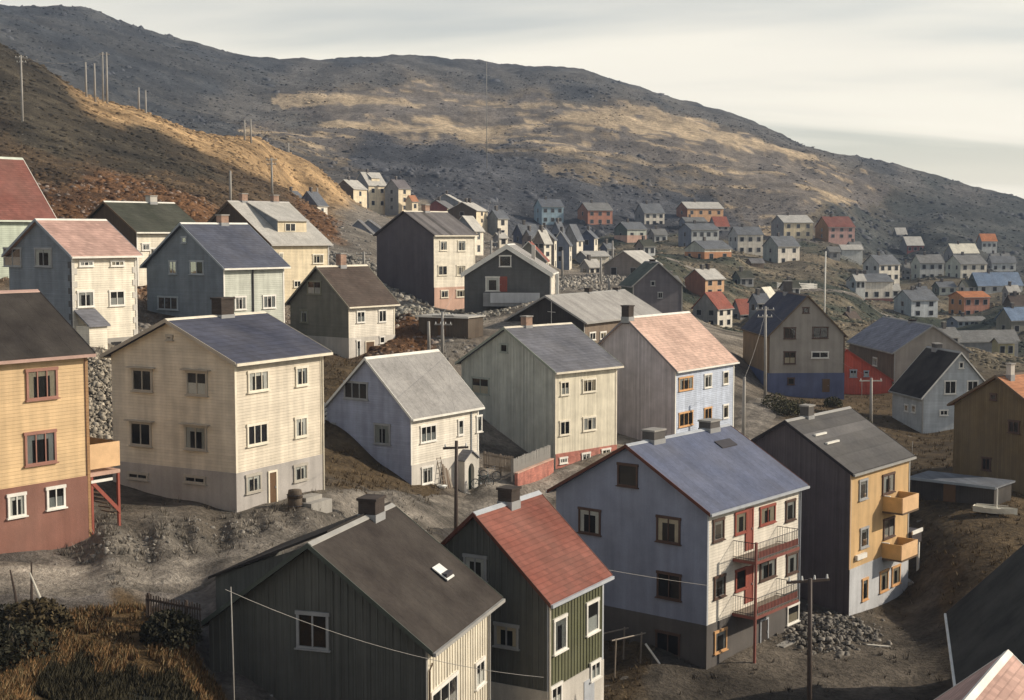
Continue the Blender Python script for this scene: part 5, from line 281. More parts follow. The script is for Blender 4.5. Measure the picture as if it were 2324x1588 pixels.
 {'key': 'F79','x': 31.893,'y': 285.348,'z': -11.606,'phi': 0.611,'l': 2.479,'w': 2.275,'h': 1.891,'rise': 1.138,'typ': 'L','oe': 0.25,'ov': 0.25,'wins': [('F',0.62,1.04,0.68,0.95,{'n': 1,'far': 1,'fr': 'greyfr'}),('F',1.86,1.04,0.68,0.95,{'n': 1,'far': 1,'fr': 'greyfr'}),('G',1.14,1.04,0.95,0.95,{'n': 1,'far': 1,'fr': 'greyfr'})],'chim': [(0.87,0,(0.6,0.6),1.1,'greyconc')],'label': 'small pale house left of the orange fronted house','cat': 'house','name': 'house','wallF': 'greywhite','wallG': 'slatewall2','roofm': 'greyroof3','trim': 'greytrim','fascia': 'greytrim','far': 1},
 {'key': 'F80','x': 52.179,'y': 325.33,'z': -12.304,'phi': 0.419,'l': 3.619,'w': 3.315,'h': 2.305,'rise': 1.368,'typ': 'L','oe': 0.25,'ov': 0.25,'wins': [('F',0.9,1.27,1.0,1.15,{'n': 1,'far': 1,'fr': 'greyfr'}),('F',2.71,1.27,1.0,1.15,{'n': 1,'far': 1,'fr': 'greyfr'}),('G',1.66,1.27,0.95,1.15,{'n': 1,'far': 1,'fr': 'greyfr'})],'chim': [(1.27,0,(0.6,0.6),1.1,'greyconc')],'label': 'dark roofed house right of the orange fronted house','cat': 'house','name': 'house','wallF': 'greywall','wallG': 'darkgreenfar','roofm': 'mossroof','trim': 'greytrim','fascia': 'greytrim','far': 1},
 {'key': 'F81','x': 111.725,'y': 390.318,'z': -18.087,'phi': 0.332,'l': 3.102,'w': 2.801,'h': 1.972,'rise': 1.604,'typ': 'L','oe': 0.25,'ov': 0.25,'wins': [('F',0.78,1.08,0.85,0.99,{'n': 1,'far': 1,'fr': 'greyfr'}),('F',2.33,1.08,0.85,0.99,{'n': 1,'far': 1,'fr': 'greyfr'})],'chim': [(1.09,0,(0.6,0.6),1.1,'greyconc')],'label': 'grey house with slate roof above the pale blue house','cat': 'house','name': 'house','wallF': 'palegreygreen','wallG': 'greywall','roofm': 'greyblueroof','trim': 'greytrim','fascia': 'greytrim','far': 1},
 {'key': 'F82','x': 131.012,'y': 375.303,'z': -17.392,'phi': 0.244,'l': 3.437,'w': 2.762,'h': 2.167,'rise': 1.537,'typ': 'L','oe': 0.25,'ov': 0.25,'wins': [('F',0.86,1.19,0.95,1.08,{'n': 1,'far': 1,'fr': 'greyfr'}),('F',2.58,1.19,0.95,1.08,{'n': 1,'far': 1,'fr': 'greyfr'}),('G',1.38,1.19,0.95,1.08,{'n': 1,'far': 1,'fr': 'greyfr'})],'chim': [(1.2,0,(0.6,0.6),1.1,'greyconc')],'label': 'white cottage at the far right under the blue roofs','cat': 'house','name': 'house','wallF': 'whitewall','wallG': 'greywall','roofm': 'palegrey2','trim': 'greytrim','fascia': 'greytrim','far': 1},
 {'key': 'F83','x': 4.51,'y': 335.35,'z': -4.185,'phi': 0.925,'l': 2.81,'w': 2.61,'h': 3.126,'rise': 1.857,'typ': 'L','oe': 0.25,'ov': 0.25,'wins': [('F',1.41,1.72,1.15,1.25,{'n': 1,'far': 1,'fr': 'greyfr'}),('G',1.31,1.72,0.95,1.2,{'n': 1,'far': 1,'fr': 'greyfr'})],'chim': [(0.98,0,(0.6,0.6),1.1,'greyconc')],'label': 'cream gabled house behind the grey brown street gable','cat': 'house','name': 'house','wallF': 'whitecream','wallG': 'greybrownwall','roofm': 'bluegreyroof','trim': 'greytrim','fascia': 'greytrim','far': 1},
 {'key': 'F84','x': -2.659,'y': 305.353,'z': -2.802,'phi': 0.768,'l': 2.302,'w': 2.083,'h': 1.985,'rise': 0.913,'typ': 'L','oe': 0.25,'ov': 0.25,'wins': [('F',1.15,1.09,1.15,0.99,{'n': 1,'far': 1,'fr': 'greyfr'})],'chim': [(0.81,0,(0.6,0.6),1.1,'greyconc')],'label': 'low white annex in front of the narrow white house','cat': 'house','name': 'house','wallF': 'whitecream','wallG': 'greywall','roofm': 'palegrey2','trim': 'greytrim','fascia': 'greytrim','far': 1},
 {'key': 'F69','x': 82.259,'y': 340.323,'z': -13.6,'phi': 0.367,'l': 2.66,'w': 2.435,'h': 2.478,'rise': 1.375,'typ': 'L','oe': 0.25,'ov': 0.25,'wins': [('F',0.66,1.36,0.73,1.24,{'n': 1,'far': 1,'fr': 'greyfr'}),('F',1.99,1.36,0.73,1.24,{'n': 1,'far': 1,'fr': 'greyfr'}),('G',1.22,1.36,0.95,1.2,{'n': 1,'far': 1,'fr': 'greyfr'})],'chim': [(0.93,0,(0.6,0.6),1.1,'greyconc')],'label': 'small house with grey roof at the bend of the far road','cat': 'house','name': 'house','wallF': 'greywhite','wallG': 'bluegreypale','roofm': 'palegrey2','trim': 'greytrim','fascia': 'greytrim','far': 1},
 {'key': 'F26','x': 15.758,'y': 185.345,'z': -9.689,'phi': 0.209,'l': 6.75,'w': 5.408,'h': 2.954,'rise': 2.911,'typ': 'R','oe': 0.25,'ov': 0.3,'wins': [('F',2.69,3.21,0.56,0.62,{'n': 1,'fr': 'greyfr','cur': 0}),('F',3.71,1.66,0.65,0.77,{'n': 2,'fr': 'greyfr','cur': 0})],'chim': [(2.36,0,(0.8,0.6),0.46,'darkbrick')],'label': 'dark house with moss green roof slope beside the pale roof','cat': 'house','name': 'house','wallF': 'darkplum2','wallG': 'darkgreenfar','roofm': 'mossgreenroof','trim': 'greytrim','fascia': 'greytrim'},
]
POLES=[
 (-80.082,235.0,16.538,12.456,'arms','tall weathered pole on the dark heath slope at far left'),
 (-87.32,295.0,27.568,7.494,'plain','left one of two bare posts on the hill crest'),
 (-86.101,297.0,27.395,7.905,'plain','right one of two bare posts on the hill crest'),
 (-86.3,305.0,26.838,11.437,'double','double pole frame on the crest above the golden slope'),
 (-81.024,312.0,26.886,4.728,'plain','faint grey pole just beyond the golden crest'),
 (-77.976,306.0,21.349,9.009,'plain','slim pole standing in the golden slope'),
 (-64.323,345.0,22.179,5.142,'plain','left pole of the pair at the end of the golden crest'),
 (-62.922,346.0,21.822,5.893,'plain','right pole of the pair at the end of the golden crest'),
 (-63.877,410.0,24.11,6.116,'tee','pole with pale crossbar beside the hillside track'),
 (-41.901,250.0,6.756,6.421,'arms','pole rising behind the chimneys of the pale grey roof'),
 (-39.391,200.0,4.424,5.08,'plain','slim pole left of the pale grey roof'),
 (-45.54,335.0,6.999,6.872,'plain','dark pole between the two small cottages'),
 (-18.738,180.0,-4.107,2.888,'arms','pale pole on the stony slope left of the dark gable'),
 (-6.152,125.0,-10.536,3.657,'arms','pole with crossarm by the dark shed'),
 (-7.38,126.0,-10.62,2.865,'plain','thin post by the rusty bank'),
 (-2.906,200.0,-2.773,7.871,'arms','white pole with crossarms beside the tall white house'),
 (-2.868,300.0,4.61,3.496,'plain','grey pole behind the white pole with crossarms'),
 (14.077,225.0,-8.334,4.521,'plain','thin pole among the stones below the street'),
 (8.467,240.0,-6.366,4.592,'plain','grey pole in front of the street houses'),
 (21.207,300.0,-5.363,6.101,'plain','thin pole beside the dark street end house'),
 (12.927,190.0,-7.862,2.646,'plain','short pole above the long pale roof'),
 (43.114,196.0,-12.43,12.671,'white','tall white flagpole behind the beige house'),
 (26.7,149.0,-16.892,9.526,'arms','pole standing in front of the beige gabled house'),
 (19.351,118.0,-17.272,5.483,'plain','pole at the right end of the light blue house'),
 (35.102,138.0,-18.549,4.891,'tee','pole with short crossbar before the red shed'),
 (-3.058,76.0,-16.908,7.696,'dark','dark utility pole in front of the white house with bicycles'),
 (13.304,62.0,-23.549,8.348,'cross4','dark utility pole with insulators in the right foreground'),
 (-9.378,47.0,-17.283,5.61,'thin','thin pale post in front of the dark green house'),
 (-4.848,45.0,-16.107,1.741,'thin','short white post at the bottom edge'),
 (-9.908,565.0,25.294,41.86,'mast','tall thin mast on the far rocky slope'),
 (32.938,116.0,-18.077,0.988,'thin','short white post beside the yellow fronted house'),
 (38.843,157.0,-17.504,1.573,'thin','white post in front of the red shed'),
]
WIRES=[
 ((-5.54,60.0,-12.19),(10.41,74.2,-18.61),0.25,'overhead wire running from dark green roof to the blue gable'),
 ((-9.43,46.0,-11.67),(1.12,49.0,-15.58),0.5,'overhead wire crossing in front of the dark green gable'),
 ((-3.06,76.0,-9.51),(-6.15,125.0,-7.18),0.8,'cable from the dark pole by the bicycles up to the shed pole'),
 ((-6.15,125.0,-7.18),(-2.91,200.0,4.8),0.9,'cable from the shed pole up to the white pole with crossarms'),
 ((26.7,149.0,-7.67),(35.1,138.0,-13.96),0.7,'cable between the beige house pole and the red shed pole'),
 ((19.35,118.0,-12.09),(26.7,149.0,-7.67),0.5,'cable between the light blue house pole and the beige house pole'),
 ((-80.08,235.0,28.69),(-86.3,305.0,37.98),1.5,'cable along the dark heath slope to the double pole'),
 ((-41.9,250.0,12.88),(-2.91,200.0,4.8),2.0,'cable from the pale grey roof pole to the white pole'),
 ((-77.98,306.0,30.06),(-62.92,346.0,27.41),1.2,'cable along the golden crest'),
]
PT={'fenceA': (-2.05, 104.0, -17.18), 'fenceB': (0.09, 101.0, -17.17), 'fenceC': (2.84, 106.6, -17.35), 'bikeA': (-2.1, 99.5, -18.15), 'bikeB': (-1.58, 101.5, -18.46), 'ladder': (-4.64, 97.6, -17.9), 'board': (-4.44, 98.2, -18.05), 'wf0': (-13.16, 99.0, -10.31), 'wf1': (-12.43, 103.0, -10.58), 'boat': (33.29, 97.0, -19.16), 'fshed': (29.23, 103.0, -19.25), 'fshed2': (33.96, 99.0, -18.98), 'dshed0': (-9.03, 137.0, -10.95), 'dshed1': (-4.16, 134.5, -10.92), 'wat0': (-13.98, 53.5, -14.29), 'wat1': (-11.58, 52.0, -13.99), 'stake': (-18.24, 53.0, -13.8), 'stake2': (-19.06, 54.0, -13.66), 'plank': (-17.17, 52.0, -13.79), 'bushes': [(26.29, 141.0, -17.27), (26.92, 138.0, -17.3), (28.36, 140.0, -17.02), (34.07, 150.0, -17.52), (33.75, 136.0, -17.05)], 'rub': [(18.36, 82.0, -23.42), (19.62, 83.0, -23.44), (17.25, 80.0, -23.02)], 'rub18': [(-4.04, 164.0, -8.21), (-4.62, 164.0, -8.09)], 'barrel': (-11.35, 73.5, -14.31), 'step': (-10.81, 74.5, -14.35), 'frame': (5.37, 73.0, -22.71), 'crate': (-11.96, 72.6, -14.14), 'planks': [(28.15, 139.0, -16.23), (29.35, 133.0, -16.68), (21.05, 80.5, -23.16)], 'scr': [(-17.96, 50.0, -13.14), (-17.17, 49.5, -13.5), (-16.86, 46.5, -13.83), (-16.86, 50.0, -13.88), (-12.48, 51.0, -14.16)], 'edge': [(-18.17, 62.0, -13.91), (-17.27, 63.0, -13.98), (-16.33, 64.0, -14.03), (-15.18, 66.0, -14.16), (-13.61, 67.5, -14.29), (-12.18, 69.0, -14.41), (-10.74, 71.0, -14.6), (-9.4, 74.5, -15.01), (-8.49, 78.0, -15.47), (-6.9, 84.0, -16.36), (-4.67, 92.0, -17.63)], 'vf': [((60.08, 322.0, -10.69), (69.2, 326.0, -10.82)), ((100.63, 440.0, -4.15), (107.84, 440.0, -4.09)), ((64.94, 322.0, -10.67), (69.72, 325.0, -10.65))], 'roads': [([(-23.78, 58.0, -14.02), (-18.79, 59.0, -13.99), (-14.51, 60.5, -14.16), (-11.31, 64.0, -14.28), (-9.09, 72.0, -15.03), (-6.91, 84.0, -16.82), (-4.1, 92.0, -17.8), (-0.98, 98.0, -18.16), (2.87, 104.0, -18.41), (5.96, 107.0, -17.96)], 4.6, 'gravel_road'), ([(25.38, 345.0, -3.83), (29.51, 335.0, -4.33), (35.29, 328.0, -4.85), (41.0, 325.0, -5.31), (47.6, 322.0, -5.95)], 4.5, 'valley_road'), ([(54.94, 318.0, -10.8), (62.23, 320.0, -10.96), (69.23, 325.0, -10.93), (76.12, 330.0, -10.79), (86.66, 338.0, -11.47), (95.95, 345.0, -12.57)], 4.0, 'valley_road'), ([(-9.52, 152.0, -7.99), (-6.74, 153.0, -8.18), (-3.92, 154.0, -8.33), (-0.58, 157.0, -8.25)], 3.0, 'yard_track'), ([(19.47, 118.0, -17.27), (21.7, 128.0, -17.12), (25.2, 141.0, -17.31), (29.36, 150.0, -17.48)], 3.5, 'yard_track')]}
# ---------------------------------------------------------------- ground
GROUND=np.array([(-3.13,50.61,-20.57),(1.49,58.41,-21.78),(10.38,74.49,-23.31),(20.54,85.31,-23.28),(-14.22,72.54,-14.49),(-24.21,58.58,-13.44),(-6.84,95.38,-17.12),(3.29,107.49,-17.98),(13.31,115.38,-17.61),(7.13,140.55,-12.24),(4.14,155.38,-6.9),(-9.18,167.38,-8.66),(-15.01,130.49,-11.57),(-23.41,115.52,-7.79),(-31.04,100.45,-7.4),(-34.87,132.56,-4.89),(-25.4,150.45,-7.01),(38.79,103.46,-19.64),(40.76,140.34,-19.88),(28.12,155.31,-17.32),(44.61,165.32,-17.26),(18.74,56.83,-23.54),(-46.6,420.33,7.19),(-44.17,440.35,7.35),(-34.96,440.35,6.73),(-30.65,438.35,6.59),(-50.82,340.3,5.48),(-43.67,320.32,3.37),(-26.29,270.26,-1.28),(-26.08,285.26,-0.41),(-17.25,380.31,4.47),(-14.95,400.28,4.87),(-8.52,340.32,2.21),(-6.97,260.33,-4),(-3.46,345.35,-1.17),(8.91,300.28,-8.47),(12.9,320.29,-6.78),(15.65,345.33,-6.31),(20.76,360.31,-6.43),(6.04,250.27,-7.27),(10.04,480.32,3.04),(25.5,480.33,2.65),(46.4,500.32,2.55),(63.87,520.33,5.91),(71.38,500.33,0.93),(35.55,440.34,-2.51),(52.88,420.32,-4.97),(48.67,360.34,-8.03),(69.7,440.3,-6.77),(78.47,420.34,-9.55),(91.48,480.31,-1.56),(106.59,480.31,-1.93),(22.25,241.84,-7.72),(39.44,290.35,-12.97),(36.95,255.35,-17.05),(44.25,275.35,-16.71),(108.39,420.34,-14.23),(126.15,440.3,-14.81),(135.55,430.31,-14.04),(155,500.3,-9.81),(90.7,370.3,-19.86),(98.44,350.32,-20.82),(114.62,360.31,-21.64),(155.24,560.3,-7.8),(161.95,600.3,-2.6),(184.62,560.3,-6.6),(168.45,500.3,-14.19),(109.16,310.32,-23.05),(85.87,250.3,-22.01),(80.73,260.3,-21.76),(131.12,400.3,-16.83),(17.47,335.33,-6.96),(93.09,380.31,-14.37),(127.69,400.31,-16.55),(116.35,330.3,-18.61),(6.4,285.35,-4.98),(23,345.35,-6.31),(12.98,390.35,-2.29),(2.61,360.34,-2.71),(95.9,430.3,-8),(112.11,470.32,-6.4),(181.85,540.3,-10.02),(187.6,545.3,-10.11),(59.59,490.3,1.68),(44.98,450.33,-3.39),(62.28,370.31,-8.86),(120.28,400.3,-17.12),(45.83,265.34,-14.96),(74.62,245.33,-19.45),(58.27,300.33,-13.29),(104.18,450.3,-6.77),(102.74,385.31,-17.44),(123,445.32,-14.92),(105.27,335.3,-22.02),(71.9,255.35,-21.17),(64.15,265.35,-18.75),(50.84,280.35,-13.81),(16.31,300.35,-8.97),(32.8,355.35,-5.59),(31.89,285.35,-11.61),(52.18,325.33,-12.3),(111.72,390.32,-18.09),(131.01,375.3,-17.39),(4.51,335.35,-4.19),(-2.66,305.35,-2.8),(82.26,340.32,-13.6),(15.76,185.35,-9.69),(-23.14,50,-15.3),(-17.62,44,-14.89),(-14.15,42,-14.21),(-12.31,45,-15.08),(-11.97,51,-15.28),(-14.7,51,-14.62),(-18.1,54,-14.61),(-22.29,56,-14.61),(-24.77,60,-14.12),(-22.65,62,-13.79),(-19.35,64,-13.99),(-15.33,64,-14.08),(-11.65,66,-14.16),(-19.91,71,-13.76),(-11.73,58,-14.39),(-9.01,62,-14.09),(-8.64,76,-15.58),(-6.91,84,-16.68),(-4.62,91,-17.7),(-1.89,97,-18.03),(-3.2,100,-18.37),(2.22,104,-18.34),(-17.66,72,-14.07),(-14.75,71,-14.33),(-12.03,90,-14.88),(-9.09,93,-16.26),(-12.46,94,-14.5),(-11.96,73,-14.5),(-27.8,95,-9.49),(-26.32,90,-11.76),(-23.45,80,-12.97),(-12.51,108,-11.06),(-8.7,132,-10.63),(-10.22,142,-8.34),(-9.4,150,-8.11),(-6.64,132,-10.22),(-5.28,152,-8.93),(-1.53,154,-8.33),(-5.95,118,-10.98),(-20.72,185,-3.99),(-17.45,175,-5.94),(-25.34,240,0.74),(-24.79,210,-1.94),(-36.23,165,2.54),(-44.99,160,2.7),(-49.12,150,2.54),(-58.86,180,6.08),(-73.22,205,11.3),(-55.71,210,8.37),(-44.31,235,6.49),(-43.29,280,8.6),(-72.36,245,17.24),(-56.92,260,13.54),(-90.74,255,25.68),(-101.19,285,36.45),(-91.16,290,30.96),(-87.5,295,27.75),(-84.7,305,27.21),(-80.36,312,26.79),(-74.53,320,24.27),(-66.77,335,22.45),(-60.43,350,21.43),(-52.58,370,17.02),(-48.99,390,13.88),(-127.03,285,44.16),(-107.45,240,24.17),(-72.03,160,5.4),(-49.81,110,-4.07),(-38.73,85,-9.77),(-138.78,390,39.28),(-118.87,400,28.15),(-108.36,420,27),(-87.8,440,22.65),(-65.42,460,17.64),(-220.18,620,77.43),(-301,850,135.54),(-378.11,850,152.08),(-257.47,860,133.27),(-228.89,870,123.06),(-193.56,890,117.32),(-162.63,930,113.06),(-123.42,980,120.03),(-80.09,1000,123.08),(-19.15,1010,120.05),(42.21,1000,114.33),(99.39,960,93.79),(126.21,940,83.29),(151.83,920,73.69),(195.78,900,54.3),(229.3,890,47.18),(253.97,880,38.32),(283.47,870,28.04),(308,860,19.29),(377.52,850,-2.62),(-179.46,680,70.55),(-124.04,720,63.79),(-98.37,570,38.38),(-64.31,520,23.12),(-53.09,660,46.45),(-55.67,600,36.75),(-40.34,500,16.88),(-13.32,700,51.39),(-10.3,540,21.53),(29.23,690,48.56),(22.53,530,16.27),(71.65,690,42.26),(59.34,570,17.5),(114.19,690,31.73),(96.16,580,14.25),(156.8,690,23.29),(131.97,580,10.69),(199.55,690,12.72),(236.75,660,2.03),(173.72,600,2.77),(215.44,600,-5.54),(19.17,122,-17.55),(19.47,118,-17.27),(26.84,149,-17.13),(28.07,141,-17.98),(37.15,142,-19.09),(33.12,128,-18.94),(33,110,-18.88),(29.4,101,-19.58),(31.61,98,-19.46),(32.41,94,-19.57),(35.2,96,-19.68),(28.58,92,-20.76),(30.74,89,-20.37),(26.6,90,-22.47),(26.02,87,-22.98),(20.81,78.5,-23.51),(16.34,75,-23.43),(11.14,72,-23.43),(6.57,72,-23.08),(16.39,70,-23.69),(9.95,58,-23.42),(22.45,62,-23),(13.07,105,-16.69),(26.87,125,-17.9),(147.16,330,-17.34),(67.23,150,-17.24),(47.3,105,-18.69),(36.32,80,-21.9),(2.53,215,-7.3),(11.1,260,-7.22),(12.52,215,-7.96),(31.37,300,-6.47),(54.33,360,-6.66),(80.91,380,-10.55),(80.6,330,-15.29),(43.84,290,-11.64),(53.32,250,-12.36),(68.91,250,-16.24),(81.18,240,-20.08),(29.22,215,-13.3),(21.69,180,-12.82),(25.03,165,-13.8),(44.36,170,-17.41),(116.52,330,-19.39),(10.87,400,-1.23),(-10.38,300,-1.39),(-5.69,180,-9.46),(-0.11,185,-9.15),(-391.99,1105,152.98),(-528.73,1487.5,170.06),(-298.07,1131,136.13),(-402.05,1522.5,146.43),(-211.78,1209,121.41),(-285.66,1627.5,123.94),(-104.29,1300,132.51),(-140.68,1750,135.93),(54.97,1300,121.09),(74.15,1750,120.49),(164.36,1222,82.28),(221.7,1645,70.63),(254.97,1170,45.58),(343.91,1575,22.75),(330.74,1144,25.3),(446.13,1540,-3.79),(401.11,1118,1.03),(541.05,1505,-35.73),(491.64,1105,-27.26),(663.16,1487.5,-73.54),(-492.39,1105,174.55),(-664.15,1487.5,199.22),(-11.6,53.5,-16.8),(-9.5,60,-16.2),(-0.9,57.8,-20.6),(-6,48,-19.5),(3.5,79,-23.3),(17,91,-21.5),(17,82,-23.2),(26,92,-23.3),(15,98,-19.5),(8,98,-18.5),(4,88,-20.5),(-4,72,-18.5),(0,66,-20.8),(-16,47,-14),(0,12,-9),(-8,22,-11.5),(10,25,-15.5),(0,33,-18),(20,35,-20.5),(-20,28,-11),(-14,38,-12.8),(12,45,-21.5),(30,50,-22),(40,70,-22),(-18.17,62.9,-13.46),(-18.17,61.1,-14.41),(-16.33,64.9,-13.58),(-16.33,63.1,-14.53),(-15.18,66.9,-13.71),(-15.18,65.1,-14.66),(-13.61,68.4,-13.84),(-13.61,66.6,-14.79),(-12.18,69.9,-13.96),(-12.18,68.1,-14.91),(-10.74,71.9,-14.15),(-10.74,70.1,-15.1),(-9.4,75.4,-14.56),(-9.4,73.6,-15.51),(-8.49,78.9,-15.02),(-8.49,77.1,-15.97),(-6.9,84.9,-15.91),(-6.9,83.1,-16.86)])          # surveyed ground points, z relative to the eye
AZS=4.5
def _key(x,y):
    r=np.hypot(x,y); return np.stack([np.clip(np.arctan2(x,y),-.47,.47)*AZS,np.log(r)],-1),r
_gk,_gr=_key(GROUND[:,0],GROUND[:,1])
def _ker(d2): return np.where(d2>1e-12,.5*d2*np.log(np.maximum(d2,1e-12)),0)
_n=len(_gk); _d=((_gk[:,None]-_gk[None])**2).sum(-1); _A=np.zeros((_n+3,_n+3)); _A[:_n,:_n]=_ker(_d)+np.eye(_n)*.0012; _A[:_n,_n]=1; _A[:_n,_n+1:]=_gk; _A[_n,:_n]=1; _A[_n+1:,:_n]=_gk.T
_b=np.zeros(_n+3); _b[:_n]=GROUND[:,2]/_gr; _w=np.linalg.solve(_A,_b)
def base(x,y):
    x=np.asarray(x,float); y=np.asarray(y,float); sh=x.shape; k,r=_key(x.ravel(),y.ravel()); out=np.empty(len(r))
    for i in range(0,len(r),20000):
        kk=k[i:i+20000]; d=((kk[:,None]-_gk[None])**2).sum(-1); out[i:i+20000]=_ker(d)@_w[:_n]+_w[_n]+kk@_w[_n+1:]
    return (out*r).reshape(sh)
_perm=np.random.default_rng(3).random((256,256))
def vnoise(x,y):
    xi=np.floor(x).astype(int); yi=np.floor(y).astype(int); fx=x-xi; fy=y-yi; fx=fx*fx*(3-2*fx); fy=fy*fy*(3-2*fy)
    g=lambda a,b:_perm[a&255,b&255]
    return (g(xi,yi)*(1-fx)+g(xi+1,yi)*fx)*(1-fy)+(g(xi,yi+1)*(1-fx)+g(xi+1,yi+1)*fx)*fy
def fbm(x,y,s,o=4):
    t=0;a=1;tot=0
    for i in range(o): t=t+a*(vnoise(x/s+i*17.3,y/s+i*9.1)-.5); tot+=a; a*=.55; s*=.5
    return t/tot
TYPES=dict(rust=(.15,.077,.036),heath=(.056,.046,.031),brown=(.10,.068,.039),gold=(.34,.225,.115),path=(.33,.27,.19),farlight=(.125,.118,.108),far=(.052,.057,.063),goldfar=(.20,.155,.10),straw=(.40,.31,.20),rock=(.062,.066,.077),brownfar=(.13,.108,.08),green=(.05,.056,.053),olive=(.105,.092,.068),gravel=(.22,.19,.155),scree=(.19,.168,.14),dirt=(.11,.093,.074),grassbrown=(.105,.074,.041),paintedshade=(.022,.022,.016),drygrass=(.13,.082,.037),road=(.125,.112,.10))  # near-black lower-left type paints a cast shadow into the ground colour
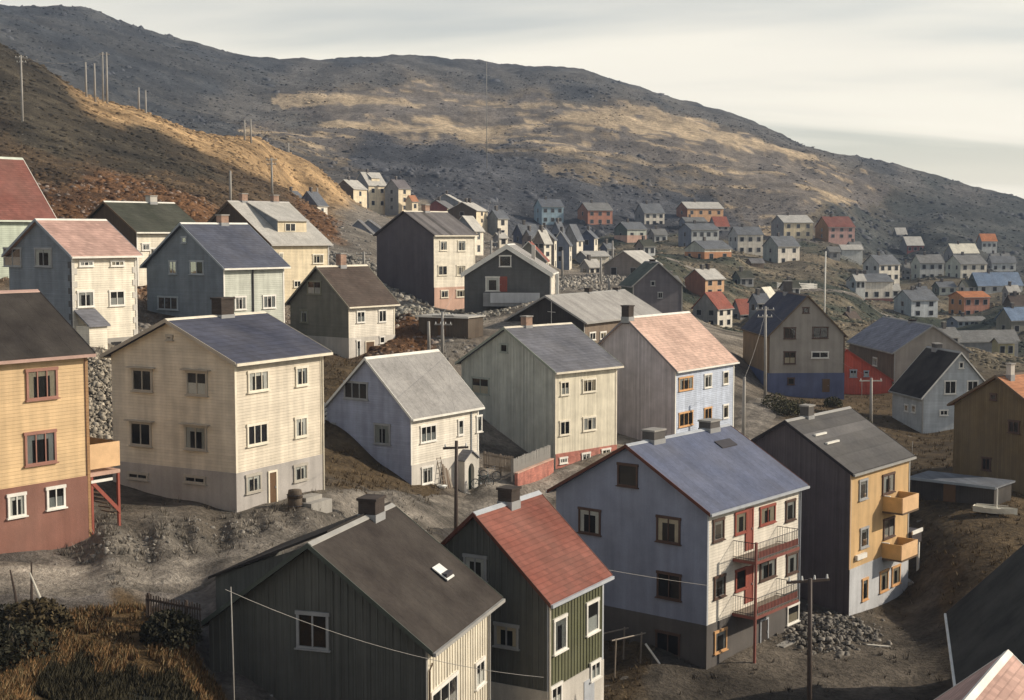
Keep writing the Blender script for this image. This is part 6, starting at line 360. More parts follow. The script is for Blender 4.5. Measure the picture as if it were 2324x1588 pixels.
CT=[(-49.1,150.0,'rust'),(-58.8,170.0,'rust'),(-48.3,172.0,'rust'),(-50.4,190.0,'rust'),(-29.4,225.0,'rust'),(-32.8,230.0,'rust'),(-10.0,142.0,'rust'),(-8.8,134.0,'rust'),(-54.8,185.0,'rust'),(-42.6,170.0,'rust'),(-75.0,230.0,'heath'),(-70.1,245.0,'heath'),(-61.2,245.0,'heath'),(-86.9,255.0,'heath'),(-97.7,275.0,'heath'),(-86.2,270.0,'heath'),(-108.4,260.0,'heath'),(-52.6,240.0,'heath'),(-66.2,250.0,'heath'),(-62.5,195.0,'brown'),(-46.9,230.0,'brown'),(-50.4,215.0,'brown'),(-41.6,240.0,'brown'),(-46.3,250.0,'brown'),(-71.4,205.0,'brown'),(-84.2,303.0,'gold'),(-81.4,308.0,'gold'),(-77.7,308.0,'gold'),(-72.4,318.0,'gold'),(-65.5,332.0,'gold'),(-59.6,345.0,'gold'),(-55.3,358.0,'gold'),(-49.6,382.0,'gold'),(-59.2,320.0,'gold'),(-64.7,318.0,'gold'),(-68.9,315.0,'gold'),(-55.4,345.0,'gold'),(-56.6,715.0,'straw'),(-35.4,712.0,'straw'),(-12.1,705.0,'straw'),(8.2,700.0,'straw'),(28.8,695.0,'straw'),(68.7,720.0,'straw'),(92.4,715.0,'straw'),(114.2,700.0,'straw'),(135.4,690.0,'straw'),(142.9,650.0,'straw'),(-47.1,760.0,'straw'),(-23.3,745.0,'straw'),(-68.5,740.0,'straw'),(-82.6,705.0,'straw'),(106.0,640.0,'straw'),(114.2,600.0,'straw'),(-44.0,430.0,'path'),(-37.9,470.0,'path'),(-265.9,750.0,'far'),(-223.3,760.0,'far'),(-169.9,780.0,'far'),(-218.2,830.0,'far'),(-146.2,850.0,'far'),(-105.2,950.0,'far'),(-47.6,960.0,'far'),(11.2,960.0,'far'),(68.5,940.0,'far'),(121.0,900.0,'far'),(36.4,860.0,'far'),(-16.5,870.0,'far'),(158.9,880.0,'far'),(-163.7,620.0,'far'),(-121.8,600.0,'far'),(219.1,850.0,'far'),(-198.9,560.0,'far'),(90.2,870.0,'far'),(-104.8,740.0,'goldfar'),(-58.7,730.0,'goldfar'),(-75.5,680.0,'goldfar'),(-35.5,715.0,'goldfar'),(-2.6,700.0,'goldfar'),(18.8,695.0,'goldfar'),(51.1,700.0,'goldfar'),(-110.4,640.0,'goldfar'),(-83.7,590.0,'goldfar'),(71.6,690.0,'goldfar'),(92.9,690.0,'goldfar'),(123.0,680.0,'goldfar'),(146.1,690.0,'goldfar'),(125.7,640.0,'goldfar'),(99.4,600.0,'goldfar'),(103.3,570.0,'goldfar'),(167.4,690.0,'goldfar'),(96.1,640.0,'goldfar'),(-56.6,590.0,'rock'),(-37.2,570.0,'rock'),(-40.3,500.0,'rock'),(-25.4,510.0,'rock'),(-11.1,580.0,'rock'),(6.5,555.0,'rock'),(22.1,520.0,'rock'),(38.9,530.0,'rock'),(-30.9,620.0,'rock'),(65.8,550.0,'rock'),(73.6,545.0,'rock'),(-49.5,470.0,'rock'),(-1.7,460.0,'rock'),(26.3,620.0,'brownfar'),(54.9,620.0,'brownfar'),(72.8,610.0,'brownfar'),(-61.1,520.0,'brownfar'),(-88.1,560.0,'brownfar'),(7.6,650.0,'brownfar'),(155.0,600.0,'green'),(185.1,640.0,'green'),(198.6,620.0,'green'),(236.7,660.0,'green'),(297.4,830.0,'green'),(255.6,840.0,'green'),(188.3,560.0,'green'),(136.2,560.0,'green'),(156.4,540.0,'green'),(66.6,400.0,'olive'),(82.3,360.0,'olive'),(56.8,420.0,'olive'),(115.4,420.0,'olive'),(122.2,380.0,'olive'),(47.4,260.0,'olive'),(35.6,400.0,'olive'),(53.3,250.0,'olive'),(101.3,300.0,'olive'),(67.6,260.0,'olive'),(37.0,300.0,'olive'),(137.5,380.0,'olive'),(-1.5,154.0,'gravel'),(-5.9,155.0,'gravel'),(-9.5,152.0,'gravel'),(25.2,140.0,'gravel'),(20.5,122.0,'gravel'),(2.5,103.0,'gravel'),(-0.4,98.0,'gravel'),(6.2,105.0,'gravel'),(17.3,235.0,'gravel'),(10.7,250.0,'gravel'),(22.9,185.0,'gravel'),(-20.2,180.0,'scree'),(-17.2,172.0,'scree'),(-23.0,195.0,'scree'),(-27.8,95.0,'scree'),(-26.3,90.0,'scree'),(-23.8,225.0,'scree'),(-30.7,330.0,'scree'),(-20.0,400.0,'scree'),(2.6,220.0,'scree'),(-6.4,128.0,'scree'),(16.5,76.0,'dirt'),(12.3,72.0,'dirt'),(21.2,80.0,'dirt'),(18.5,74.0,'dirt'),(7.7,72.0,'dirt'),(8.6,62.0,'dirt'),(25.7,87.0,'dirt'),(15.5,66.0,'dirt'),(-19.5,72.0,'dirt'),(-15.6,70.0,'dirt'),(-12.0,68.0,'dirt'),(-11.3,90.0,'grassbrown'),(-9.1,93.0,'grassbrown'),(-9.5,84.0,'grassbrown'),(-6.2,94.0,'grassbrown'),(28.6,92.0,'grassbrown'),(30.8,90.0,'grassbrown'),(28.1,86.0,'grassbrown'),(28.3,142.0,'grassbrown'),(36.1,138.0,'grassbrown'),(33.0,110.0,'grassbrown'),(-12.3,106.0,'grassbrown'),(6.0,73.0,'grassbrown'),(27.1,97.0,'grassbrown'),(-14.2,52.0,'drygrass'),(-15.2,50.0,'drygrass'),(-12.3,51.0,'drygrass'),(-12.6,49.0,'drygrass'),(-11.6,50.0,'drygrass'),(-13.8,48.0,'drygrass'),(-17.4,52.0,'drygrass'),(-14.7,46.0,'drygrass'),(-16.2,46.0,'drygrass'),(-15.8,43.0,'drygrass'),(-14.2,46.5,'paintedshade'),(-12.7,46.5,'paintedshade'),(-11.8,46.0,'paintedshade'),(-13.0,45.0,'paintedshade'),(-14.0,44.0,'paintedshade'),(-11.5,47.0,'paintedshade'),(-17.6,58.0,'road'),(-21.2,58.0,'road'),(-13.9,58.0,'road'),(-11.2,58.0,'road'),(-18.7,56.0,'road'),(-10.1,63.0,'road'),(-23.8,60.0,'road'),(-9.9,68.0,'road'),(-12.3,55.0,'road'),(-7.7,79.0,'road'),(-4.6,91.0,'road'),(-18.2,62.0,'scree'),(-17.3,63.0,'scree'),(-16.3,64.0,'scree'),(-15.2,66.0,'scree'),(-13.6,67.5,'scree'),(-12.2,69.0,'scree'),(-10.7,71.0,'scree'),(-9.4,74.5,'scree'),(-8.5,78.0,'scree'),(-6.9,84.0,'scree'),(-46.1,930.0,'farlight'),(-3.3,900.0,'farlight'),(37.6,890.0,'farlight'),(77.7,880.0,'farlight'),(118.3,880.0,'farlight'),(157.1,870.0,'farlight'),(192.9,850.0,'farlight'),(229.6,840.0,'farlight'),(265.4,830.0,'farlight'),(-84.1,880.0,'farlight'),(-118.8,840.0,'farlight'),(-28.8,840.0,'farlight'),(105.9,890.0,'farlight'),(-129.1,700.0,'farlight'),(-106.8,680.0,'farlight')]
_ck,_=_key(np.array([c[0] for c in CT]),np.array([c[1] for c in CT])); _cc=np.array([TYPES[c[2]] for c in CT]); _cn=np.array([c[2] for c in CT])
def ground_type(x,y):
    """vegetation, soil or painted shadow colour at a place: soft nearest of the surveyed patches, borders broken by noise"""
    k,r=_key(x,y); k=k.copy()
    k[:,0]+=fbm(k[:,0]*10,k[:,1]*22,1.7,5)*.16+fbm(x,y,7,3)*.03; k[:,1]+=fbm(k[:,0]*10+40,k[:,1]*22+9,1.7,5)*.13
    out=np.empty((len(r),3)); dom=np.empty(len(r),int)
    for i in range(0,len(r),20000):
        d=((k[i:i+20000,None]-_ck[None])**2).sum(-1); wt=1/(d+2e-4)**2.6; wt/=wt.sum(1,keepdims=True); out[i:i+20000]=wt@_cc; dom[i:i+20000]=d.argmin(1)
    # far slopes: straw grass lies in long thin bands along the slope between grey heath and stone
    tn=_cn[dom]; b=fbm(x*.30+y*.10,y*.8-x*.12,22,6)+.55*fbm(x*.6,y,7,4); s=np.clip((b+.03)*13,0,1)[:,None]; s=s*s*(3-2*s); n2=fbm(x+500,y*.8,15,5)[:,None]
    straw=np.array([.50,.385,.25]); grey=np.array([.118,.110,.108])
    for names,hi,lo in ((('goldfar','straw'),straw,grey),(('brownfar',),np.array([.24,.19,.13]),np.array([.10,.094,.09])),(('far','green','farlight'),np.array([.105,.10,.09]),None),(('rock',),np.array([.12,.12,.125]),None)):
        k=np.isin(tn,names)[:,None]; l_=out*.88 if lo is None else lo; mixd=l_*(1-s)+(hi if lo is not None else out*.55+hi*.45)*s; mixd=mixd*(1+1.1*n2); out=np.where(k,.25*out+.75*mixd,out)
    k=(tn=='olive')[:,None]; v1=np.clip(fbm(x,y*1.2,16,5)*5+.5,0,1)[:,None]; v2=np.clip(fbm(x+90,y+40,9,4)*6,0,1)[:,None]; out=np.where(k,(np.array([.048,.055,.038])*(1-v1)+np.array([.15,.125,.085])*v1)*(1-.6*v2)+np.array([.25,.20,.135])*.6*v2,out)
    k=np.isin(tn,['road','dirt','gravel'])[:,None]; out=np.where(k,out*(1+2.2*np.clip(fbm(x*.8,y*1.3,5,5)[:,None],-.25,.45)),out)
    k=np.isin(tn,['gold','rust','heath','brown'])[:,None]; st=fbm(x*.5+y*.5,y*.7-x*.4,5,5)[:,None]; out=np.where(k,out*(1+1.9*np.clip(st,-.32,.5)),out)
    return out,tn
def relief(x,y):
    r=np.hypot(x,y); a=np.clip((r-150)/250,0,1); near=np.clip((r-30)/40,.25,1)
    z=fbm(x,y,9,4)*.45*near*np.clip(1.3-r/200,.35,1)+fbm(x,y,1.6,3)*.16*np.clip(1.5-r/160,0,1)
    z=z+a*(fbm(x,y*.55,60,6)*7.5+fbm(x,y,16,4)*2.2)*np.clip(r/500,.35,1.25)
    rd=.5-np.abs(fbm(x*.7+31,y*.9,42,5)); z=z+a*(rd*rd*8.0-1.6)*np.clip(r/500,.4,1.2)+a*fbm(x,y*.8,7,3)*1.3
    return z
def ground(x,y): 
    x=np.atleast_1d(np.asarray(x,float)); y=np.atleast_1d(np.asarray(y,float)); return base(x,y)+relief(x,y)+CAMZ
def gz(x,y): return float(ground(x,y)[0])
def set_cols(me,colr,name='Col'):
    a=me.color_attributes.new(name,'FLOAT_COLOR','POINT'); a.data.foreach_set('color',np.concatenate([colr,np.ones((len(colr),1))],1).astype(np.float32).ravel())
def ground_mat(name,fine=1.0,bumpd=.35,dark=.55):
    m=bpy.data.materials.new(name); m.use_nodes=True; N,L=nodes_of(m.node_tree); out=N.new('ShaderNodeOutputMaterial'); b=N.new('ShaderNodeBsdfPrincipled'); L.new(b.outputs[0],out.inputs[0]); b.inputs['Roughness'].default_value=.95; b.inputs['Specular IOR Level'].default_value=.15
    at_=N.new('ShaderNodeAttribute'); at_.attribute_name='Col'; tc=N.new('ShaderNodeTexCoord')
    def noise(s,d,r=.6):
        n=N.new('ShaderNodeTexNoise'); n.inputs['Scale'].default_value=s; n.inputs['Detail'].default_value=d; n.inputs['Roughness'].default_value=r; L.new(tc.outputs['Object'],n.inputs[0]); return n.outputs[0]
    def rng(v,lo,hi,a,b_):
        r=N.new('ShaderNodeMapRange'); r.inputs[1].default_value=lo; r.inputs[2].default_value=hi; r.inputs[3].default_value=a; r.inputs[4].default_value=b_; L.new(v,r.inputs[0]); return r.outputs[0]
    big=noise(.045,8,.68); mid=noise(.42,8,.7); sm=noise(3.2*fine,6,.65)
    f=mth(N,L,'MULTIPLY',rng(big,.35,.65,.68,1.28),rng(mid,.34,.66,dark,1.4)); f=mth(N,L,'MULTIPLY',f,rng(sm,.3,.7,.68,1.3))
    mx=N.new('ShaderNodeMixRGB'); mx.blend_type='MULTIPLY'; mx.inputs[0].default_value=1; L.new(at_.outputs['Color'],mx.inputs[1]); L.new(f,mx.inputs[2])
    # sparse pale stones and straw
    v=N.new('ShaderNodeTexVoronoi'); v.inputs['Scale'].default_value=.55; L.new(tc.outputs['Object'],v.inputs[0]); sp=mth(N,L,'LESS_THAN',v.outputs['Distance'],.13); sp=mth(N,L,'MULTIPLY',sp,mth(N,L,'GREATER_THAN',noise(.2,2),.55))
    m2=N.new('ShaderNodeMixRGB'); m2.inputs[2].default_value=(.30,.28,.25,1); L.new(mth(N,L,'MULTIPLY',sp,.5),m2.inputs[0]); L.new(mx.outputs[0],m2.inputs[1]); L.new(m2.outputs[0],b.inputs['Base Color'])
    bp=N.new('ShaderNodeBump'); bp.inputs['Distance'].default_value=bumpd; bp.inputs['Strength'].default_value=.9; L.new(mth(N,L,'ADD',mth(N,L,'MULTIPLY',mid,2.2),sm),bp.inputs['Height']); L.new(bp.outputs[0],b.inputs['Normal'])
    return m
GM=ground_mat('earth')
def terrain():
    az=np.concatenate([np.linspace(-75,-26,40)[:-1],np.linspace(-26,26,560),np.linspace(26,75,40)[1:]])*math.pi/180
    r=np.exp(np.linspace(math.log(8),math.log(1400),600)); AZ,RR=np.meshgrid(az,r,indexing='ij'); X=RR*np.sin(AZ); Y=RR*np.cos(AZ)
    x=X.ravel(); y=Y.ravel(); z=base(x,y)+relief(x,y)+CAMZ
    na,nr=X.shape; idx=np.arange(na*nr).reshape(na,nr); q=np.stack([idx[:-1,:-1],idx[1:,:-1],idx[1:,1:],idx[:-1,1:]],-1).reshape(-1,4)[:,::-1]
    me=bpy.data.meshes.new('ground'); me.vertices.add(na*nr); me.vertices.foreach_set('co',np.stack([x,y,z],-1).astype(np.float32).ravel())
    me.loops.add(q.size); me.loops.foreach_set('vertex_index',q.ravel().astype(np.int32)); me.polygons.add(len(q)); me.polygons.foreach_set('loop_start',np.arange(0,q.size,4,dtype=np.int32)); me.polygons.foreach_set('loop_total',np.full(len(q),4,dtype=np.int32)); me.update(); me.validate()
    me.polygons.foreach_set('use_smooth',[True]*len(q)); c,_=ground_type(x,y); set_cols(me,c); me.materials.append(GM)
    o=bpy.data.objects.new('ground',me); col.objects.link(o); tag(o,kind='structure'); o['label']='heath hillside, yards and valley floor rising to the bare hill'
terrain()
def multi(name,verts,faces,colr,m,label,cat):
    """one mesh from numpy arrays of triangles"""
    me=bpy.data.meshes.new(name); me.vertices.add(len(verts)); me.vertices.foreach_set('co',verts.astype(np.float32).ravel()); n=faces.shape[1]
    me.loops.add(faces.size); me.loops.foreach_set('vertex_index',faces.ravel().astype(np.int32)); me.polygons.add(len(faces)); me.polygons.foreach_set('loop_start',np.arange(0,faces.size,n,dtype=np.int32)); me.polygons.foreach_set('loop_total',np.full(len(faces),n,dtype=np.int32)); me.update(); me.validate()
    set_cols(me,colr); me.materials.append(m); o=bpy.data.objects.new(name,me); col.objects.link(o); return tag(o,label,cat,kind='stuff')
def plain_attr_mat(name,rough=.9):
    m=bpy.data.materials.new(name); m.use_nodes=True; N,L=nodes_of(m.node_tree); out=N.new('ShaderNodeOutputMaterial'); b=N.new('ShaderNodeBsdfPrincipled'); L.new(b.outputs[0],out.inputs[0]); b.inputs['Roughness'].default_value=rough; b.inputs['Specular IOR Level'].default_value=.2
    a=N.new('ShaderNodeAttribute'); a.attribute_name='Col'; tc=N.new('ShaderNodeTexCoord'); n=N.new('ShaderNodeTexNoise'); n.inputs['Scale'].default_value=5; n.inputs['Detail'].default_value=4; L.new(tc.outputs['Object'],n.inputs[0]); r=N.new('ShaderNodeMapRange'); r.inputs[1].default_value=.3; r.inputs[2].default_value=.7; r.inputs[3].default_value=.7; r.inputs[4].default_value=1.25; L.new(n.outputs[0],r.inputs[0])
    mx=N.new('ShaderNodeMixRGB'); mx.blend_type='MULTIPLY'; mx.inputs[0].default_value=1; L.new(a.outputs['Color'],mx.inputs[1]); L.new(r.outputs[0],mx.inputs[2]); L.new(mx.outputs[0],b.inputs['Base Color']); return m
TM=plain_attr_mat('tuft'); RM=plain_attr_mat('stone',.8)
HFOOT=[(h['x'],h['y'],h['phi'],h['l'],h['w']) for h in HOUSES]
def clear_of_houses(x,y,mg=.3):
    ok=np.ones(len(x),bool)
    for hx,hy,p,l,w in HFOOT:
        u=(x-hx)*math.cos(p)+(y-hy)*math.sin(p); v=-(x-hx)*math.sin(p)+(y-hy)*math.cos(p); ok&=~((u>-mg)&(u<l+mg)&(v>-mg)&(v<w+mg))
    return ok
def lumps(n,amin,amax,rmin,rmax,size,flat,rg,types=None,power=1.0,sizer=0.0):
    """low domes: 6-sided, two rings"""
    az=rg.uniform(amin,amax,n)*math.pi/180; r=np.exp(rg.uniform(math.log(rmin),math.log(rmax),n)*1.0); x=r*np.sin(az); y=r*np.cos(az)
    ct,dom=ground_type(x,y); ok=clear_of_houses(x,y)
    if types is not None: ok&=np.isin(dom,types)
    x,y,r,ct=x[ok],y[ok],r[ok],ct[ok]; n=len(x); s=size*(.5+rg.random(n)**2*1.5)*(1+sizer*r/100); z=ground(x,y)
    return x,y,z,s,ct
def lump_mesh(name,x,y,z,s,ct,flat,m,label,cat,rg,var=.35):
    n=len(x); k=5; th=np.arange(k)*2*math.pi/k
    V=np.zeros((n,2*k+1,3)); ro=rg.uniform(0,6.28,n); el=rg.uniform(.6,1.5,n)
    for j in range(k):
        for ring,(rr,hh) in enumerate(((1.0,-.25),(.72,.62))):
            a=th[j]+ro; q=rr*s*rg.uniform(.5,1.4,n); V[:,ring*k+j]=np.stack([x+q*np.cos(a)*el,y+q*np.sin(a),z+s*flat*hh*rg.uniform(.6,1.3,n)],-1)
    V[:,2*k]=np.stack([x,y,z+s*flat*rg.uniform(.7,1.2,n)],-1)
    f=[]
    for j in range(k): a,b=j,(j+1)%k; f+=[(a,b,k+b),(a,k+b,k+a),(k+a,k+b,2*k)]
    f=np.array(f); Fs=(f[None]+(np.arange(n)*(2*k+1))[:,None,None]).reshape(-1,3)
    cc=ct*rg.uniform(1-var,1+var,(n,1)); C=np.repeat(cc,2*k+1,0)
    return multi(name,V.reshape(-1,3),Fs,C,m,label,cat)
_rg=np.random.default_rng(21)
x,y,z,s,ct=lumps(42000,-24,24,120,900,.24,.6,_rg,['rust','heath','brown','far','farlight','rock','brownfar','green','olive','goldfar','gold'],sizer=.2)
lump_mesh('heather_clumps',x,y,z,s,ct*.85,.55,TM,'dark heather clumps all over the hillsides','heather',_rg)
x,y,z,s,ct=lumps(13000,-24,24,100,700,.17,.6,_rg,['rock','scree','far','rust'],sizer=.1)
x2,y2,z2,s2,c2=lumps(9000,-24,24,330,980,.75,.6,_rg,['rock','far','green','brownfar'],sizer=.1); _k=fbm(x2,y2*.8,38,4)>.07; x2,y2,z2,s2,c2=x2[_k],y2[_k],z2[_k],s2[_k],c2[_k]
lump_mesh('rock_outcrops',x2,y2,z2-.2*s2,s2,c2*.35+np.array([.045,.048,.056]),.75,RM,'dark rock outcrops breaking through the far heath hill','rocks',_rg,.5)
lump_mesh('scattered_stones',x,y,z,s,ct*.6+np.array([.11,.105,.10]),.7,RM,'small grey stones scattered over slopes and yards','stones',_rg,.4)

# ---------------------------------------------------------------- dirt roads
def catmull(p,n=14):
    p=[p[0]]+list(p)+[p[-1]]; out=[]
    for i in range(1,len(p)-2):
        for k in range(n):
            t=k/n; a,b,c,d=[np.array(q) for q in p[i-1:i+3]]; out.append(.5*((2*b)+(-a+c)*t+(2*a-5*b+4*c-d)*t*t+(-a+3*b-3*c+d)*t**3))
    out.append(np.array(p[-2])); return np.array(out)
def road(pts,width,name,seed):
    rg=np.random.default_rng(seed); c=catmull([q[:2] for q in pts]); d=np.gradient(c,axis=0); d/=np.linalg.norm(d,axis=1,keepdims=True); nrm=np.stack([-d[:,1],d[:,0]],-1); m=15; u=np.linspace(-1,1,m); n=len(c)
    wv=width/2*(1+.35*fbm(np.arange(n)*1.0,np.full(n,seed*3.3),5,3)); P=c[:,None]+nrm[:,None]*(u[None,:,None]*wv[:,None,None]); x=P[...,0].ravel(); y=P[...,1].ravel(); z=ground(x,y)
    lift=np.tile(.10-.13*np.abs(u)**6,n); rut=np.tile(np.exp(-((np.abs(u)-.42)/.12)**2),n); z=z+lift-.05*rut
    base_c=np.array([.215,.19,.16]); cc=base_c*(1+.5*rut[:,None]*.5-.25*np.tile(np.abs(u)**3,n)[:,None])*(1+1.5*fbm(x,y,2.5,4)[:,None])
    idx=np.arange(n*m).reshape(n,m); q=np.stack([idx[:-1,:-1],idx[1:,:-1],idx[1:,1:],idx[:-1,1:]],-1).reshape(-1,4)
    o=multi(name,np.stack([x,y,z],-1),q,cc,GM,None,None); o['kind']='structure'; o.data.polygons.foreach_set('use_smooth',[True]*len(q))
for i,(a,b,c_) in enumerate(PT['roads']): road(a,b,c_,i+3)
# ---------------------------------------------------------------- houses
BOX={}
def house(h):
    far=h.get('far'); root=empty(h['name'],(h['x'],h['y'],h['z']+CAMZ),h['phi'],h['label'],h['cat'],h.get('group'))
    l,w,H,rise,typ=h['l'],h['w'],h['h'],h['rise'],h['typ']; oe,ov=h['oe'],h['ov']
    band=h.get('band',h.get('bandh',0)) or 0
    # ridge frame: p along ridge, q across
    if typ=='L': X=lambda p,q,z:(p,q,z); lp,wq=l,w
    else: X=lambda p,q,z:(q,p,z); lp,wq=w,l
    m=MB(); wf,wg=h['wallF'],h['wallG']; pm,gm=(wf,wg) if typ=='L' else (wg,wf)
    z0=band if band else -4
    # walls: long walls q=0,q=wq ; gables p=0,p=lp
    m.quad(X(0,0,z0),X(lp,0,z0),X(lp,0,H),X(0,0,H),m=pm); m.quad(X(0,wq,z0),X(lp,wq,z0),X(lp,wq,H),X(0,wq,H),m=pm)
    for p in (0,lp): m.quad(X(p,0,z0),X(p,wq,z0),X(p,wq,H),X(p,wq/2,H+rise),X(p,0,H),m=gm)
    wall=m.build('wall',None,root)
    if band:
        b=MB(); e=.05; fo=h.get('frontband'); b.box(.004 if fo else -e,l+e,-e,w+e,-4,band); b.build('foundation',h.get('band_m','concrete'),root)
        if fo: b=MB(); b.box(-.012,.0035,-.045,w,-4,band+.02); b.build('lower_gable',wg,root)
    # roof: two slabs
    tp=rise/(wq/2); t=.13; r=MB(); ez=H-oe*tp; rz=H+rise
    for sgn in (0,1):
        q0=-oe if sgn==0 else wq+oe
        a=[X(-ov,q0,ez+.02),X(lp+ov,q0,ez+.02),X(lp+ov,wq/2,rz+.02),X(-ov,wq/2,rz+.02)]; r.hexa(a,[(x_,y_,z_+t) for x_,y_,z_ in a])
    roof=r.build('roof',h['roofm'],root)
    if not far or h['trim']=='whitetrim':
        bw=h.get('bargew',.2)
        for p in ((-ov,lp+ov) if not far else (-ov,)):
            for sgn in (0,1):
                q0=-oe-.02 if sgn==0 else wq+oe+.02; o1=.045; pa,pb=(p-o1,p-.003) if p<0 else (p+.003,p+o1)
                c=MB(); za=ez+t+.04-(.02*tp); zb=rz+t+.04
                c.hexa([X(pa,q0,za-bw),X(pb,q0,za-bw),X(pb,wq/2,zb-bw),X(pa,wq/2,zb-bw)],[X(pa,q0,za),X(pb,q0,za),X(pb,wq/2,zb),X(pa,wq/2,zb)]); c.build('bargeboard',h['trim'],roof)
        if not far:
            for sgn in (0,1):
                q0,q1=(-oe-.13,-oe-.01) if sgn==0 else (wq+oe+.01,wq+oe+.13); c=MB(); c.box(-ov,lp+ov,q0,q1,ez-.05,ez+.09,fn=X); c.build('gutter',h['fascia'],roof)
            c=MB(); c.hexa([X(-ov,wq/2-.16,rz+t-.12*tp),X(lp+ov,wq/2-.16,rz+t-.12*tp),X(lp+ov,wq/2,rz+t+.01),X(-ov,wq/2,rz+t+.01)],[X(-ov,wq/2-.15,rz+t-.10*tp+.03),X(lp+ov,wq/2-.15,rz+t-.10*tp+.03),X(lp+ov,wq/2,rz+t+.06),X(-ov,wq/2,rz+t+.06)])
            c.hexa([X(-ov,wq/2,rz+t+.01),X(lp+ov,wq/2,rz+t+.01),X(lp+ov,wq/2+.16,rz+t-.12*tp),X(-ov,wq/2+.16,rz+t-.12*tp)],[X(-ov,wq/2,rz+t+.06),X(lp+ov,wq/2,rz+t+.06),X(lp+ov,wq/2+.15,rz+t-.10*tp+.03),X(-ov,wq/2+.15,rz+t-.10*tp+.03)]); c.build('ridge_cap',h['fascia'],roof)
    elif far:
        c=MB(); c.box(-ov,lp+ov,-oe-.1,-oe-.01,ez-.05,ez+.09,fn=X); c.build('gutter',h['fascia'],roof)
    for tpos,off,(ca,cb),top,cm in h['chim']:
        cq=wq/2+off; c=MB(); zb=rz-(cb/2+abs(off))*tp-.1; zt=rz+max(top,.4)
        c.box(tpos-ca/2,tpos+ca/2,cq-cb/2,cq+cb/2,zb,zt-.1,fn=X); cm=cm or 'darkbrick'
        ch=c.build('chimney',cm,root)
        c=MB(); c.box(tpos-ca/2-.06,tpos+ca/2+.06,cq-cb/2-.06,cq+cb/2+.06,zt-.1,zt,fn=X); c.build('chimney_cap','concrete' if cm!='darkbrick' else 'darkbrick',ch)
        if not far:
            c=MB(); c.box(tpos-ca/2-.03,tpos+ca/2+.03,cq-cb/2-.03,cq+cb/2+.03,rz-(cb/2+.03+abs(off))*tp,rz+t+.05,fn=X); c.build('flashing','metal',ch)
    # corner boards
    if not far and h.get('corner',1):
        cm=h.get('cornerm',h['fascia']); c=MB(); e=.035; zb=band if band else -1
        c.box(-e,.11,-e,0,zb,H-.02); c.build('corner_board',cm,root); c=MB(); c.box(l-.11,l+e,-e,0,zb,H-.02); c.build('corner_board',cm,root)
    for wn in h['wins']: opening(root,h,*wn)
    return root
